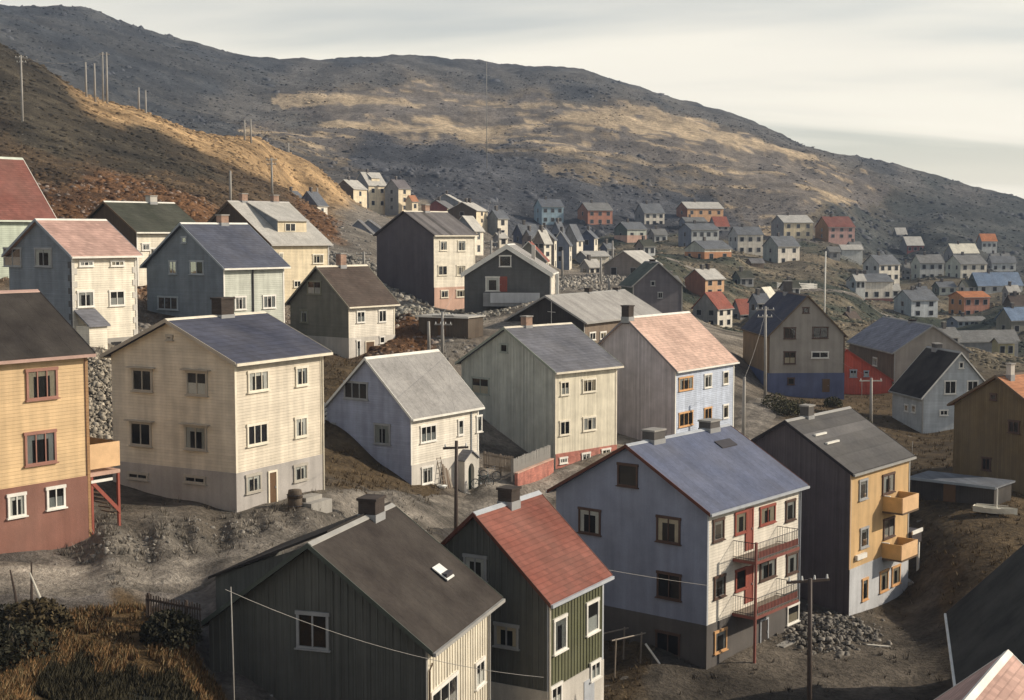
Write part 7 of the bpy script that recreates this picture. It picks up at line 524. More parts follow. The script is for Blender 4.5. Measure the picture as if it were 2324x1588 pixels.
def opening(root,h,face,u,z,ww,hh,kw):
    f=(lambda a,o_,c:(a,-o_,c)) if face=='F' else (lambda a,o_,c:(-o_,a,c))
    band=h.get('band',h.get('bandh',0)) or 0; b0=(.05 if not (h.get('frontband') and face=='G') else .015) if z<band+.1 else 0
    u0,u1,z0,z1=u-ww/2,u+ww/2,z-hh/2,z+hh/2
    def bx(m,a,b,o0,o1,c,d,mm=None): m.box(a,b,b0+o0,b0+o1,c,d,mm,fn=f)
    if kw.get('door'):
        m=MB(); bx(m,u0+.06,u1-.06,.012,.045,z0,z1-.06); d=m.build('door',kw['door'],root)
        m=MB(); bx(m,u0-.04,u0+.06,.0,.075,z0,z1+.04); bx(m,u1-.06,u1+.04,.0,.075,z0,z1+.04); bx(m,u0+.06,u1-.06,.0,.075,z1-.06,z1+.04); m.build('door_frame',h['fascia'] if not kw.get('fr') else kw['fr'],d)
        m=MB(); bx(m,u1-.16,u1-.12,.045,.09,(z0+z1)/2-.06,(z0+z1)/2+.06); m.build('handle','metal',d); return
    fr=kw.get('fr','whitefr')
    if kw.get('far'):
        m=MB(); t=.07
        bx(m,u0-t,u0,0,.05,z0-t,z1+t,fr); bx(m,u1,u1+t,0,.05,z0-t,z1+t,fr); bx(m,u0,u1,0,.05,z1,z1+t,fr); bx(m,u0,u1,0,.05,z0-t,z0,fr); wnd=m.build('window',None,root)
        m=MB(); m.quad(f(u0,b0+.02,z0),f(u1,b0+.02,z0),f(u1,b0+.02,z1),f(u0,b0+.02,z1)); m.build('pane',darkglass(),wnd); return
    n=kw.get('n',2); t=.085; s=.055
    m=MB()
    bx(m,u0-.02,u0+t,0,.075,z0,z1,fr); bx(m,u1-t,u1+.02,0,.075,z0,z1,fr); bx(m,u0-.06,u1+.06,0,.085,z1-t+.0,z1+.06,fr); bx(m,u0+t,u1-t,0,.075,z0,z0+t,fr)
    pw=(u1-u0-2*t-(n-1)*s)/n
    for i in range(1,n): a=u0+t+i*pw+(i-1)*s; bx(m,a,a+s,0,.068,z0+t,z1-t,fr)
    m.quad(f(u0+t,b0+.006,z0+t),f(u1-t,b0+.006,z0+t),f(u1-t,b0+.006,z1-t),f(u0+t,b0+.006,z1-t),m='dark')
    wnd=m.build('window',None,root)
    m=MB(); bx(m,u0-.09,u1+.09,0,.13,z0-.06,z0-.002); m.build('sill',fr,wnd)
    cur=kw.get('cur'); 
    rr=random.random()
    if cur is None: cur=1 if rr<.86 else 0
    for i in range(n):
        a=u0+t+i*(pw+s); m=MB(); m.quad(f(a,b0+.04,z0+t),f(a+pw,b0+.04,z0+t),f(a+pw,b0+.04,z1-t),f(a,b0+.04,z1-t)); m.build('pane',glassmat(),wnd)
    if cur:
        m=MB(); a0,a1=u0+t,u1-t; zt=z1-t; zb=z0+t; k=random.choice((0,1,1,2))
        def drape(xa,xb,za,zb_):
            nn=8; pts=[]
            for j in range(nn): 
                x1=xa+(xb-xa)*j/nn; x2=xa+(xb-xa)*(j+1)/nn; o1=.014+.010*(j%2); o2=.014+.010*((j+1)%2)
                m.quad(f(x1,b0+o1,zb_),f(x2,b0+o2,zb_),f(x2,b0+o2,za),f(x1,b0+o1,za))
        span=a1-a0
        if k==0: drape(a0,a1,z0+t+(z1-z0)*.45,zb)
        else:
            wd=span*(.2 if k==1 else .3); drape(a0,a0+wd,zt,zb); drape(a1-wd,a1,zt,zb); drape(a0+wd,a1-wd,zt,zt-(zt-zb)*.2)
        m.build('curtain',random.choice(('curtain','curtain','curtainw','curtaing')),wnd)
ROOT={}
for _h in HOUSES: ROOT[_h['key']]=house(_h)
# ---------------------------------------------------------------- parts that belong to single houses
HD={h['key']:h for h in HOUSES}
FF=lambda a,o_,c:(a,-o_,c)          # front-face frame: along, out, up
GG=lambda a,o_,c:(-o_,a,c)
def part(name,m,root,*boxes,fn=None):
    b=MB()
    for q in boxes: b.box(*q,fn=fn)
    return b.build(name,m,root)
# blue house: two iron balconies tied by a red post
r=ROOT['H3']
for z in (5.62,2.58):
    u0,u1,d=2.66,7.62,1.45; b=part('balcony','redsteel',r,(u0,u1,0,d,z-.16,z),fn=FF)
    part('floor_board','weathered',b,(u0+.03,u1-.03,.02,d-.03,z+.001,z+.035),fn=FF)
    m=MB()
    for a,bb in (((u0+.02,.02),(u0+.02,d-.02)),((u0+.02,d-.02),(u1-.02,d-.02)),((u1-.02,d-.02),(u1-.02,.02))):
        for zz in (z+.12,z+1.0): m.tube([FF(*a,zz),FF(*bb,zz)],.022,5)
    m.build('handrail','iron',b)
    def bars(a,bb,n):
        for i in range(n+1):
            t=i/n; m=MB(); p=(a[0]+(bb[0]-a[0])*t,a[1]+(bb[1]-a[1])*t); m.tube([FF(*p,z),FF(*p,z+1.0)],.012,4); m.build('baluster','iron',b)
    bars((u0+.02,.05),(u0+.02,d-.02),9); bars((u0+.02,d-.02),(u1-.02,d-.02),30); bars((u1-.02,d-.02),(u1-.02,.05),9)
    part('lower_panel','redsteel',b,(u0+.35,u1-.1,d-.05,d-.035,z+.1,z+.5),fn=FF)
part('balcony_post','redsteel',r,(2.60,2.72,1.38,1.50,0,6.7),fn=FF)
h=HD['H3']; m=MB(); m.tube([FF(h['l']+.02,.07,.1),FF(h['l']+.02,.07,h['h']-.3)],.05,6); m.build('downpipe','bluegreytrim',r)
tp=h['rise']/(h['w']/2); q=h['w']/2-1.1; zz=h['h']+h['rise']-1.1*tp+.15; m=MB(); m.hexa([(7.2,q-.55,zz-.55*tp),(8.9,q-.55,zz-.55*tp),(8.9,q,zz),(7.2,q,zz)],[(7.2,q-.55,zz-.55*tp+.07),(8.9,q-.55,zz-.55*tp+.07),(8.9,q,zz+.07),(7.2,q,zz+.07)]); m.build('roof_hatch','iron',r)
part('doorstep','concrete',r,(6.2,8.2,0.06,1.3,-.35,.12),fn=FF)
# yellow house: two solid balconies, entrance porch at the far end
r=ROOT['H4']
for z in (5.78,2.78):
    u0,u1,d,t=4.6,7.05,1.35,.08; b=part('balcony','browntrim',r,(u0-.02,u1+.02,0,d+.02,z-.12,z),fn=FF)
    part('parapet','yellowpanel',b,(u0,u0+t,0,d-t,z,z+.95),fn=FF); part('parapet','orangepanel',b,(u0,u1,d-t,d,z+.001,z+.951),fn=FF); part('parapet','yellowpanel',b,(u1-t,u1,0,d-t,z,z+.95),fn=FF)
    part('coping','whitetrim',b,(u0-.03,u0+t+.03,.0,.5,z+.953,z+1.0),fn=FF)
h=HD['H4']
part('corner_strip','orangepanel',r,(-.06,.02,-.001,.055,h['band']+.01,h['h']-.05),fn=FF)
p=part('porch','bluedoor',r,(8.75,10.0,-2.2,-2.0,.45,2.9),(8.75,8.9,-2.0,-.2,.45,2.9),fn=FF); part('porch_roof','darktrim',p,(8.68,10.25,-2.4,.25,2.92,3.75),fn=FF); part('porch_fascia','whitetrim',p,(8.66,10.3,.251,.32,3.6,3.85),fn=FF)
part('porch_post','whitetrim',p,(10.0,10.14,.05,.19,.45,2.9),fn=FF); part('porch_step','concrete',p,(8.7,10.9,-1.6,.7,-.6,.44),fn=FF)
part('flower_box','whitetrim',r,(.75,2.1,.02,.2,2.95+.35,3.6),fn=FF)
for k in range(2):
    o=h['h']+.0; tp=h['rise']/(h['w']/2); q=h['w']*.5-1.6-.75*k; z=h['h']+q*tp+.2
    part('roof_ladder','whitetrim',r,(.7+.1*k,2.2+.25*k,q-.08,q+.08,z-.02,z+.1))
# yellow house at the left edge: balcony landing with red stair at its far end
r=ROOT['H12']; h=HD['H12']; l=h['l']
b=part('balcony','pinkplaster',r,(l+.03,l+1.75,-2.2,.02,2.25,2.42),fn=FF)
part('parapet','orangepanel',b,(l+.04,l+1.72,-.03,.06,2.6,3.75),fn=FF); part('parapet','browntrim',b,(l+1.66,l+1.74,-2.2,-.031,2.6,3.75),fn=FF)
part('handrail','whitetrim',b,(l+.1,l+1.3,-.02,.04,1.95,2.08),fn=FF)
for a in (l+.12,l+1.62): part('stair_post','redfr',r,(a,a+.12,-.12,.0,-1.5,2.25),fn=FF)
m=MB(); m.hexa([FF(l+.1,.02,2.2),FF(l+.1,-.03,2.2),FF(l+1.7,-.03,.55),FF(l+1.7,.02,.55)],[FF(l+.1,.02,1.95),FF(l+.1,-.03,1.95),FF(l+1.7,-.03,.3),FF(l+1.7,.02,.3)]); m.build('stair_string','redfr',r)
for k in range(7): part('stair_tread','browntrim',r,(l+.2+.2*k,l+.45+.2*k,-1.0,-.04,1.85-.25*k,1.9-.25*k),fn=FF)
part('corner_strip','ochre2',r,(l-.1,l+.05,.001,.06,-1,h['h']-.05),fn=FF)
# cream house: porch hood, downpipe
r=ROOT['H11']; h=HD['H11']
m=MB(); m.tube([FF(h['l']+.03,.08,0),FF(h['l']+.03,.08,h['h']-.25),FF(h['l']+.1,.4,h['h']-.1)],.05,6); m.build('downpipe','creamtrim',r)
for q in h['wins']:
    if q[0]=='G' and q[4]>1: part('window_hood','beigefr',r,(q[1]-q[3]/2-.25,q[1]+q[3]/2+.25,0,.28,q[2]+q[4]/2+.07,q[2]+q[4]/2+.13),fn=GG)
# white house behind the pole: arched porch
r=ROOT['H13']; h=HD['H13']; u=5.9; m=MB(); w_,d,zt=1.6,.75,1.75; zb=-3.0
ua,ub=u-w_/2,u+w_/2; ao=.36
arch=[(u-ao,zb),(u-ao,.35)]+[(u-ao*math.cos(math.pi*k/8),.35+.55*math.sin(math.pi*k/8)) for k in range(1,8)]+[(u+ao,.35),(u+ao,zb)]
m.quad(*[FF(a,d,z) for a,z in ([(ua,zb),(ua,zt-.5),(u,zt),(ub,zt-.5),(ub,zb)]+arch[::-1])]); m.quad(FF(ua,0,zb),FF(ua,d,zb),FF(ua,d,zt-.5),FF(ua,0,zt-.5)); m.quad(FF(ub,0,zb),FF(ub,d,zb),FF(ub,d,zt-.5),FF(ub,0,zt-.5))
for (a,z),(a2,z2) in zip(arch,arch[1:]): m.quad(FF(a,d,z),FF(a2,d,z2),FF(a2,d-.3,z2),FF(a,d-.3,z))
p=m.build('porch','whiteconc',r)
m=MB(); m.quad(*[FF(a,d-.29,z) for a,z in arch]); m.build('door','greendoor',p)
for s_ in (-1,1):
    m=MB(); e=u+s_*(w_/2+.15); A=[FF(u,-.0,zt+.02),FF(u,d+.12,zt+.02),FF(e,d+.12,zt-.62),FF(e,0,zt-.62)]; m.hexa(A,[(x_,y_,z_+.08) for x_,y_,z_ in A]); m.build('porch_roof','slategrey',p)
part('doorstep','concrete',p,(u-.8,u+.8,d+.01,d+.8,-1.6,-1.12),fn=FF)
m=MB(); m.tube([FF(h['l']-.9,.06,-2),FF(h['l']-.9,.06,h['h']-.2)],.045,6); m.build('downpipe','slatetrim',r)
# pale grey roofed house: shed dormer
def dormer(key,u0,u1,q,zb,zt,ridge_q,cheek,front,roofm):
    r=ROOT[key]; h=HD[key]; tp=h['rise']/(h['w']/2)
    y0=q; ybk=h['w']/2-.3; zr=h['h']+ybk*tp+.16
    m=MB(); fr=lambda y_:h['h']+y_*tp+.05
    m.quad((u0,y0,fr(y0)),(u1,y0,fr(y0)),(u1,y0,zt),(u0,y0,zt),m=front)
    for a in (u0,u1): m.quad((a,y0,fr(y0)),(a,y0,zt),(a,ybk,zr),m=cheek)
    d=m.build('dormer',None,r); A=[(u0-.2,y0-.25,zt),(u1+.2,y0-.25,zt),(u1+.2,ybk,zr+.02),(u0-.2,ybk,zr+.02)]; m=MB(); m.hexa(A,[(x_,y_,z_+.1) for x_,y_,z_ in A]); m.build('dormer_roof',roofm,d)
    return d,y0,fr(y0)
d,y0,zf=dormer('H23',2.3,6.4,1.6,0,8.35,0,'slatewall2','paleyellow','palegrey2')
f=lambda a,o_,c:(a,y0-o_,c)
part('window','creamfr',d,(3.3,4.8,.01,.06,7.25,8.15),fn=f); part('pane',darkglass(),d,(3.4,4.0,.062,.07,7.33,8.07),fn=f); part('pane',darkglass(),d,(4.1,4.7,.062,.07,7.33,8.07),fn=f)
dormer('F2',2.2,5.6,1.0,0,HD['F2']['h']+2.1,0,'slatewall2','creamfar','palegrey2')
# dark green house: wide shed dormer on the far slope, roof hatch, eave gutter bracket, boards of the gable one by one
r=ROOT['H1']; h=HD['H1']; w=h['w']; tp=h['rise']/(w/2); l=h['l']
A=[(1.3,w/2+.05,h['h']+h['rise']+.16),(l+.45,w/2+.05,h['h']+h['rise']+.16),(l+.45,w+.75,h['h']+h['rise']-2.0),(1.3,w+.75,h['h']+h['rise']-2.0)]
m=MB(); m.hexa(A,[(x_,y_,z_+.1) for x_,y_,z_ in A]); d=m.build('rear_roof','blackfelt',r)
m=MB(); m.quad((1.45,w/2+.3,h['h']+h['rise']-.2),(1.45,w+.5,h['h']+h['rise']-1.85),(1.45,w+.5,2.2),(1.45,w/2+.3,2.2)); m.quad((1.45,w+.5,h['h']+h['rise']-1.85),(l,w+.5,h['h']+h['rise']-1.85),(l,w+.5,-3),(1.45,w+.5,-3)); m.build('rear_wall','darkgreen',r)
q=1.55; zz=h['h']+q*tp+.15; part('roof_hatch_frame','iron',r,(5.05,5.75,q-.5,q+.05,zz-.45,zz-.05)); m=MB(); A=[(5.0,q-.55,zz-.3),(5.8,q-.55,zz-.3),(5.8,q+.1,zz+.14),(5.0,q+.1,zz+.14)]; m.hexa(A,[(x_,y_,z_+.05) for x_,y_,z_ in A]); m.build('roof_hatch','ceramic',r)
m=MB(); m.tube([FF(.35,.12,4.9),FF(.1,.1,4.7),FF(.1,.1,-1)],.045,6); m.build('downpipe','browntrim',r); m=MB(); m.tube([FF(l-.1,.1,h['h']-.2),FF(l-.1,.1,-1)],.045,6); m.build('downpipe','greytrim',r)
def battens(key,face,step,matn,zb,wd=.07):
    r=ROOT[key]; h=HD[key]; w_=h['w'] if face=='G' else h['l']; f=GG if face=='G' else FF; n=int(w_/step); ws=[q for q in h['wins'] if q[0]==face]
    for i in range(n+1):
        u=(i+.5)*w_/(n+1); zt=h['h']+((h['rise']*(1-abs(u-w_/2)/(w_/2))) if face=='G' else -.05)-.06
        segs=[(zb,zt)]
        for q in ws:
            if abs(u-q[1])<q[3]/2+.12:
                a,b=q[2]-q[4]/2-.1,q[2]+q[4]/2+.1; segs=[s2 for s in segs for s2 in ((s[0],min(s[1],a)),(max(s[0],b),s[1])) if s2[1]-s2[0]>.1]
        for a,b in segs: part('batten',matn,r,(u-wd/2,u+wd/2,.0,.032,a,b),fn=f)
battens('H1','G',.30,'darkgreen',0); battens('H1','F',.30,'creamboard',0); battens('H2','G',.30,'darkgreen',2.62); battens('H2','F',.30,'olivegreen',2.62)
battens('H14','G',.36,'greygreen',1.25)
r=ROOT['H2']; h=HD['H2']; part('door','bluegreytrim',r,(3.3,4.3,.05,.08,0,2.1),fn=FF); m=MB(); m.tube([FF(.06,.09,-1),FF(.06,.09,h['h']-.4)],.05,6); m.build('downpipe','creamtrim',r)
# slate blue house: black downpipe in the middle of the front
h=HD['H20']; m=MB(); m.tube([FF(3.13,.07,0),FF(3.13,.07,h['h']-.1)],.07,6); m.build('downpipe','iron',ROOT['H20'])
# white house with quoins: every block of the toothed corner, small lean-to porch
r=ROOT['H21']; h=HD['H21']
for k in range(14):
    z=-1+.46*k; w1=.42 if k%2 else .2
    part('quoin','quoin',r,(0.0,w1,0,.045,z+.01,z+.44),fn=GG); part('quoin','quoinl',r,(.0,.55-w1+.07,0,.04,z+.01,z+.44),fn=FF); part('quoin','quoinl',r,(h['l']-(.55-w1),h['l'],0,.04,z+.01,z+.44),fn=FF)
p=part('porch','whitecream',r,(.2,1.75,.02,1.5,-3,.9),fn=FF); m=MB(); A=[FF(0.05,-.0,1.95),FF(0.05,1.7,.85),FF(1.9,1.7,.85),FF(1.9,0,1.95)]; m.hexa(A,[(x_,y_,z_+.1) for x_,y_,z_ in A]); m.build('porch_roof','slategrey',p)
part('foundation','concrete',r,(-.06,h['l']+.06,-.06,h['w']+.06,-3.5,-.15)); part('cellar_hatch','dark',r,(3.2,4.1,.06,.09,-.95,-.45),fn=FF)
part('lean_to','darktimber',r,(2.3,3.9,.1,1.6,-3.5,-1.1),fn=FF)
# charcoal gable: balcony wall and white porch posts
r=ROOT['H17']; h=HD['H17']; part('balcony','greywall',r,(1.5,7.2,.3,1.3,-1.0,.45),fn=GG); part('balcony','paleconc',r,(1.0,6.4,1.301,1.36,-.6,.5),fn=GG)
for a in (-.12,-.95): part('porch_post','whitetrim',r,(.05,.45,-a-.3,-a,-2,h['h']-.1),fn=FF)
part('chimney','whiteconc',r,(3.0,3.4,1.9,2.3,h['h']+1,h['h']+3.0))
# tall white house: outside stair
r=ROOT['H18']; h=HD['H18']; st=part('outside_stair','pinkplaster',r,(h['l']+.06,h['l']+1.0,-1.2,.3,-2,2.0),(h['l']+1.001,h['l']+1.9,-1.2,.3,-2,1.0),fn=FF); part('stair_pier','whitecream',st,(h['l']+.5,h['l']+.9,.301,.6,.3,3.3),fn=FF); part('stair_pier','whitecream',st,(h['l']+1.9,h['l']+2.2,.2,.5,-2,1.2),fn=FF)
# long timber house: television aerial
r=ROOT['H16']; h=HD['H16']; m=MB(); q=h['w']/2-.6
m.tube([(.3,q,h['h']+h['rise']-.6),(.3,q,h['h']+h['rise']+1.2)],.03,5)
m=MB(); m.tube([GG(q,.12,1.2),GG(q,.12,h['h']+h['rise']+.3)],.035,5)
for zz in (1.9,3.2,4.4): m.tube([GG(q-.45,.12,zz),GG(q+.45,.12,zz+.05)],.025,5)
m.build('aerial','whitetrim',r)
# grey-white gable: broad downpipe boards, base of olive house etc. are left plain
# ---------------------------------------------------------------- poles and wires
def pole_thing(x,y,z,H,style,label):
    z=min(z+CAMZ,gz(x,y)); H=max(H,2.0)
    o=empty('flagpole' if style=='white' else 'radio_mast' if style=='mast' else 'post' if style in('plain','thin') and H<5 else 'utility_pole',(x,y,z),random.uniform(-.3,.3),label,'mast' if style=='mast' else 'pole')
    r0={'dark':.13,'cross4':.13,'thin':.03,'mast':.16,'white':.12}.get(style,.12+.0004*y); mm={'dark':'polewood','cross4':'polewood','thin':'polegrey','white':'whitetrim','mast':'polegrey'}.get(style,'polegrey')
    lean=random.uniform(-.015,.015)*H
    def shaft(dx=0):
        m=MB(); m.tube([(dx,0,-.8),(dx+lean*.5,0,H*.5),(dx+lean,0,H)],r0,8,r2=r0*.72); return m.build('pole',mm,o,True)
    if style=='double':
        shaft(-.4); shaft(.4); part('crossarm','polegrey',o,(-1.1,1.1,-.08,.08,H-.5,H-.32)); return
    shaft()
    if style in('arms','dark','tee','cross4'):
        hs=[(H-.35,1.0),(H-1.1,.8)] if style=='arms' else [(H-.3,1.1)] if style=='tee' else [(H-.4,.7)] if style=='dark' else [(H-.15,1.05)]
        for zz,ww in hs:
            a=part('crossarm','plank' if style=='tee' else mm,o,(-ww+lean,ww+lean,.12,.22,zz-.06,zz+.06))
            n=4 if style in('cross4','arms') else 2
            for k in range(n):
                u=-ww+.12+(2*ww-.24)*k/(n-1)+lean; m=MB(); m.tube([(u,.17,zz+.06),(u,.17,zz+.16),(u,.17,zz+.24)],.055,6,r2=.03); m.build('insulator','ceramic',a)
    if style=='mast':
        for zz in (H*.5,H*.75,H*.96): part('collar','polegrey',o,(-.3,.3,-.05,.05,zz,zz+.1))
for q in POLES: pole_thing(*q)
for a,b,sag,lab in WIRES:
    n=14; m=MB(); pts=[(a[0]+(b[0]-a[0])*i/n,a[1]+(b[1]-a[1])*i/n,a[2]+(b[2]-a[2])*i/n-sag*4*(i/n)*(1-i/n)+CAMZ) for i in range(n+1)]; m.tube(pts,.010,4); tag(m.build('overhead_wire','wire'),lab,'wire')
# ---------------------------------------------------------------- fences and walls
def up(p,dz=0): return Vector((p[0],p[1],p[2]+CAMZ+dz))
def picket_fence(a,b,hh,step,label,m='weathered',wd=.09,name='picket_fence'):
    a=Vector(a);b=Vector(b); d=b-a; L_=math.hypot(d.x,d.y); rz=math.atan2(d.y,d.x); o=empty(name,a,rz,label,'fence'); n=int(L_/step); sl=d.z/L_
    for z in (.25,hh-.25):
        q=MB(); q.hexa([(0,-.03,z),(L_,-.03,z+d.z),(L_,.03,z+d.z),(0,.03,z)],[(0,-.03,z+.09),(L_,-.03,z+.09+d.z),(L_,.03,z+.09+d.z),(0,.03,z+.09)]); q.build('rail',m,o)
    for i in range(int(L_/2)+1):
        u=min(i*2.0,L_-.1); part('post',m,o,(u-.05,u+.05,.031,.12,-.6+u*sl,hh+.02+u*sl))
    me=None
    for i in range(n+1):
        u=i*L_/n
        if me is None:
            q=MB(); q.hexa([(-wd/2,-.055,.05),(wd/2,-.055,.05),(wd/2,-.031,.05),(-wd/2,-.031,.05)],[(-wd/2,-.055,hh),(wd/2,-.055,hh),(wd/2,-.031,hh),(-wd/2,-.031,hh)]); p=q.build('picket',m,o); me=p.data
        else: p=bpy.data.objects.new('picket',me); col.objects.link(p); p.parent=o
        p.location=(u,0,u*sl+random.uniform(-.04,.04)); p.rotation_euler=(0,random.uniform(-.03,.03),0)
    return o
A,B,C=up(PT['fenceA'],-.1),up(PT['fenceB'],0),up(PT['fenceC'],.35)
picket_fence(A,B,1.25,.14,'weathered brown picket fence beside the white house with bicycles')
picket_fence(B,C,1.1,.14,'grey picket fence on top of the pink retaining wall','greytrim')
d=(C-B); L_=math.hypot(d.x,d.y); o=empty('retaining_wall',B,math.atan2(d.y,d.x),'low pink retaining wall below the grey picket fence','wall')
m=MB(); m.hexa([(0,-.35,-2.2),(L_,-.35,-2.2),(L_,-.12,-2.2),(0,-.12,-2.2)],[(0,-.35,.02),(L_,-.35,.02+d.z),(L_,-.12,.02+d.z),(0,-.12,.02)]); m.build('wall_body','pinkbrick',o); m=MB(); m.hexa([(-.03,-.38,.022),(L_,-.38,.022+d.z),(L_,-.09,.022+d.z),(-.03,-.09,.022)],[(-.03,-.38,.09),(L_,-.38,.09+d.z),(L_,-.09,.09+d.z),(-.03,-.09,.09)]); m.build('coping','pinkplaster',o)
a,b=up(PT['wf0']),up(PT['wf1']); d=b-a; L_=math.hypot(d.x,d.y); o=empty('board_fence',(a.x,a.y,gz(a.x,a.y)),math.atan2(d.y,d.x),'white fence of four boards between cream and periwinkle house','fence')
for k in range(4): part('board','whitetrim',o,(0,L_,-.02,.01,.25+.32*k,.43+.32*k))
for u in (.1,L_/2,L_-.1): part('post','whitetrim',o,(u-.05,u+.05,.011,.1,-.5,1.5))
for k,((a,b),lab) in enumerate(zip(PT['vf'],('white board fence along the valley road left of the flagpole','long white fence below the red brown roofed house','white board fence right of the flagpole'))):
    a=Vector((a[0],a[1],0));b=Vector((b[0],b[1],0)); L_=(b-a).length; za,zb=gz(a.x,a.y),gz(b.x,b.y); o=empty('board_fence',(a.x,a.y,za),math.atan2((b-a).y,(b-a).x),lab,'fence')
    for z in (.35,.75,1.15): m=MB(); m.hexa([(0,-.03,z),(L_,-.03,z+zb-za),(L_,.03,z+zb-za),(0,.03,z)],[(0,-.03,z+.22),(L_,-.03,z+.22+zb-za),(L_,.03,z+.22+zb-za),(0,.03,z+.22)]); m.build('board','whitetrim',o)
    for i in range(int(L_/3)+1): u=i*3.0; part('post','whitetrim',o,(u-.07,u+.07,.031,.15,-.8+(zb-za)*u/L_,1.5+(zb-za)*u/L_))
picket_fence(up(PT['wat0'],-.6),up(PT['wat1'],-.9),1.15,.13,'dark broken wattle fence beside the dry grass','polewood',.05,'wattle_fence')
# ---------------------------------------------------------------- sheds
def flat_shed(a,b,depth,hh,wallm,roofm,edgem,label):
    a=Vector((a[0],a[1],0));b=Vector((b[0],b[1],0)); d=b-a; L_=d.length; zz=min(gz(a.x,a.y),gz(b.x,b.y)); o=empty('shed',(a.x,a.y,zz),math.atan2(d.y,d.x),label,'shed')
    part('wall',wallm,o,(0,L_,0,depth,-1.5,hh)); rf=part('roof',roofm,o,(-.2,L_+.2,-.25,depth+.2,hh+.002,hh+.14)); part('fascia',edgem,rf,(-.2,L_+.2,-.29,-.252,hh-.03,hh+.16)); part('door','browndoor',o,(L_*.4,L_*.4+.9,-.03,-.001,0,1.9)); return o
flat_shed(PT['fshed'],PT['fshed2'],3.2,1.9,'darktimber','bluegreyroof','slatetrim','low dark shed with flat blue grey roof before the olive house')
flat_shed(PT['dshed0'],PT['dshed1'],3.0,2.0,'browntimber2','palegrey2','whitetrim','long dark shed with white edged flat roof on the rusty bank')
# ---------------------------------------------------------------- bicycles, ladder, boat and other small things
def bicycle(p,rz,label,framem):
    o=empty('bicycle',(p[0],p[1],gz(p[0],p[1])),rz,label,'bicycle','bicycles by the porch')
    def ring(cx,r,t,n=18):
        m=MB(); m.tube([(cx+r*math.cos(2*math.pi*i/n),0,.34+r*math.sin(2*math.pi*i/n)) for i in range(n+1)],t,5,caps=False); return m
    for cx in (-.52,.52):
        wv=ring(cx,.33,.028).build('wheel','rubber',o); m=ring(cx,.295,.012)
        for i in range(8): t=math.pi*i/8; m.tube([(cx+.29*math.cos(t),0,.34+.29*math.sin(t)),(cx-.29*math.cos(t),0,.34-.29*math.sin(t))],.004,3)
        m.build('rim','chrome',wv)
    m=MB()
    for a,b in (((-.52,0,.34),(-.12,0,.32)),((-.12,0,.32),(-.22,0,.85)),((-.22,0,.8),(.36,0,.86)),((-.12,0,.32),(.38,0,.80)),((-.52,0,.34),(-.21,0,.78)),((.36,0,.95),(.52,0,.34))): m.tube([a,b],.018,5)
    m.build('frame',framem,o); part('saddle','rubber',o,(-.34,-.12,-.07,.07,.88,.94)); m=MB(); m.tube([(.30,-.28,1.02),(.36,-.1,1.04),(.36,.1,1.04),(.30,.28,1.02)],.014,5); m.tube([(.36,0,.93),(.36,0,1.04)],.014,5); m.build('handlebar','chrome',o)
    m=MB(); m.tube([(-.12,-.08,.32),(-.12,.08,.32)],.07,8); m.build('crank','chrome',o)
bicycle(PT['bikeA'],R(20),'dark bicycle leaning nearest the arched porch','bikegreen'); bicycle(PT['bikeB'],R(-25),'pale rimmed bicycle standing right of the other bicycle','chrome')
p=up(PT['ladder']); g=gz(p.x,p.y); o=empty('ladder',(p.x,p.y,g),R(55),'wooden ladder leaning on the white basement wall','ladder')
for s_ in (-.22,.22): m=MB(); m.tube([(s_,0,0),(s_,.8,3.0)],.035,5); m.build('side_rail','weathered',o)
for k in range(8): t=.1+.1*k; m=MB(); m.tube([(-.22,.8*t,3*t),(.22,.8*t,3*t)],.022,5); m.build('rung','weathered',o)
p=up(PT['board']); g=gz(p.x,p.y); o=empty('leaning_boards',(p.x,p.y,g),R(55),'tall dark boards leaning beside the arched porch','boards')
for k in range(4): m=MB(); m.hexa([(-.5+.28*k,0,0),(-.3+.28*k,0,0),(-.3+.28*k,.05,0),(-.5+.28*k,.05,0)],[(-.1+.1*k,.7,3.6-.35*k),(.08+.1*k,.7,3.6-.35*k),(.08+.1*k,.75,3.6-.35*k),(-.1+.1*k,.75,3.6-.35*k)]); m.build('board','weathered' if k%2 else 'browntrim',o)
def basin(p,label):
    o=empty('wash_basin',(p.x,p.y,gz(p.x,p.y)+.001),0,label,'basin'); m=MB(); m.tube([(0,0,0),(0,0,.12),(0,0,.22)],.22,12,r2=.36); m.build('bowl','ceramic',o,True); m=MB(); m.tube([(0.36*math.cos(t*.524),.36*math.sin(t*.524),.22) for t in range(13)],.02,4,caps=False); m.build('rim','ceramic',o)
basin(up(PT['board'])+Vector((-.4,-.9,0)),'white enamel basin lying in front of the leaning boards')
p=PT['boat']; o=empty('rowing_boat',(p[0],p[1],gz(p[0],p[1])),R(-30),'small white rowing boat with stub mast pulled up on land','boat')
m=MB(); secs=[(-2.2,.55,.35),(-1.2,.8,.3),(0,.85,.28),(1.2,.7,.32),(2.1,.3,.45),(2.5,.03,.6)]; loops=[]
for x_,hw,zk in secs: loops.append([(x_,-hw,.75+.05*abs(x_)),(x_,-hw*.75,zk*.6),(x_,0,zk*.25),(x_,hw*.75,zk*.6),(x_,hw,.75+.05*abs(x_))])
for a,b in zip(loops,loops[1:]):
    for k in range(4): m.quad(a[k],a[k+1],b[k+1],b[k])
m.quad(*loops[0]); m.build('hull','boatwhite',o)
for x_ in (-1.1,.5): part('thwart','plank',o,(x_-.12,x_+.12,-.72,.72,.6,.64))
o.scale=(.62,.62,.62); m=MB(); m.tube([(.3,0,.2),(.3,0,2.9)],.08,6); m.build('mast','whitetrim',o); m=MB(); m.tube([(-1.9,-.1,1.05),(1.5,.1,1.05)],.05,5); m.build('oar','plank',o)
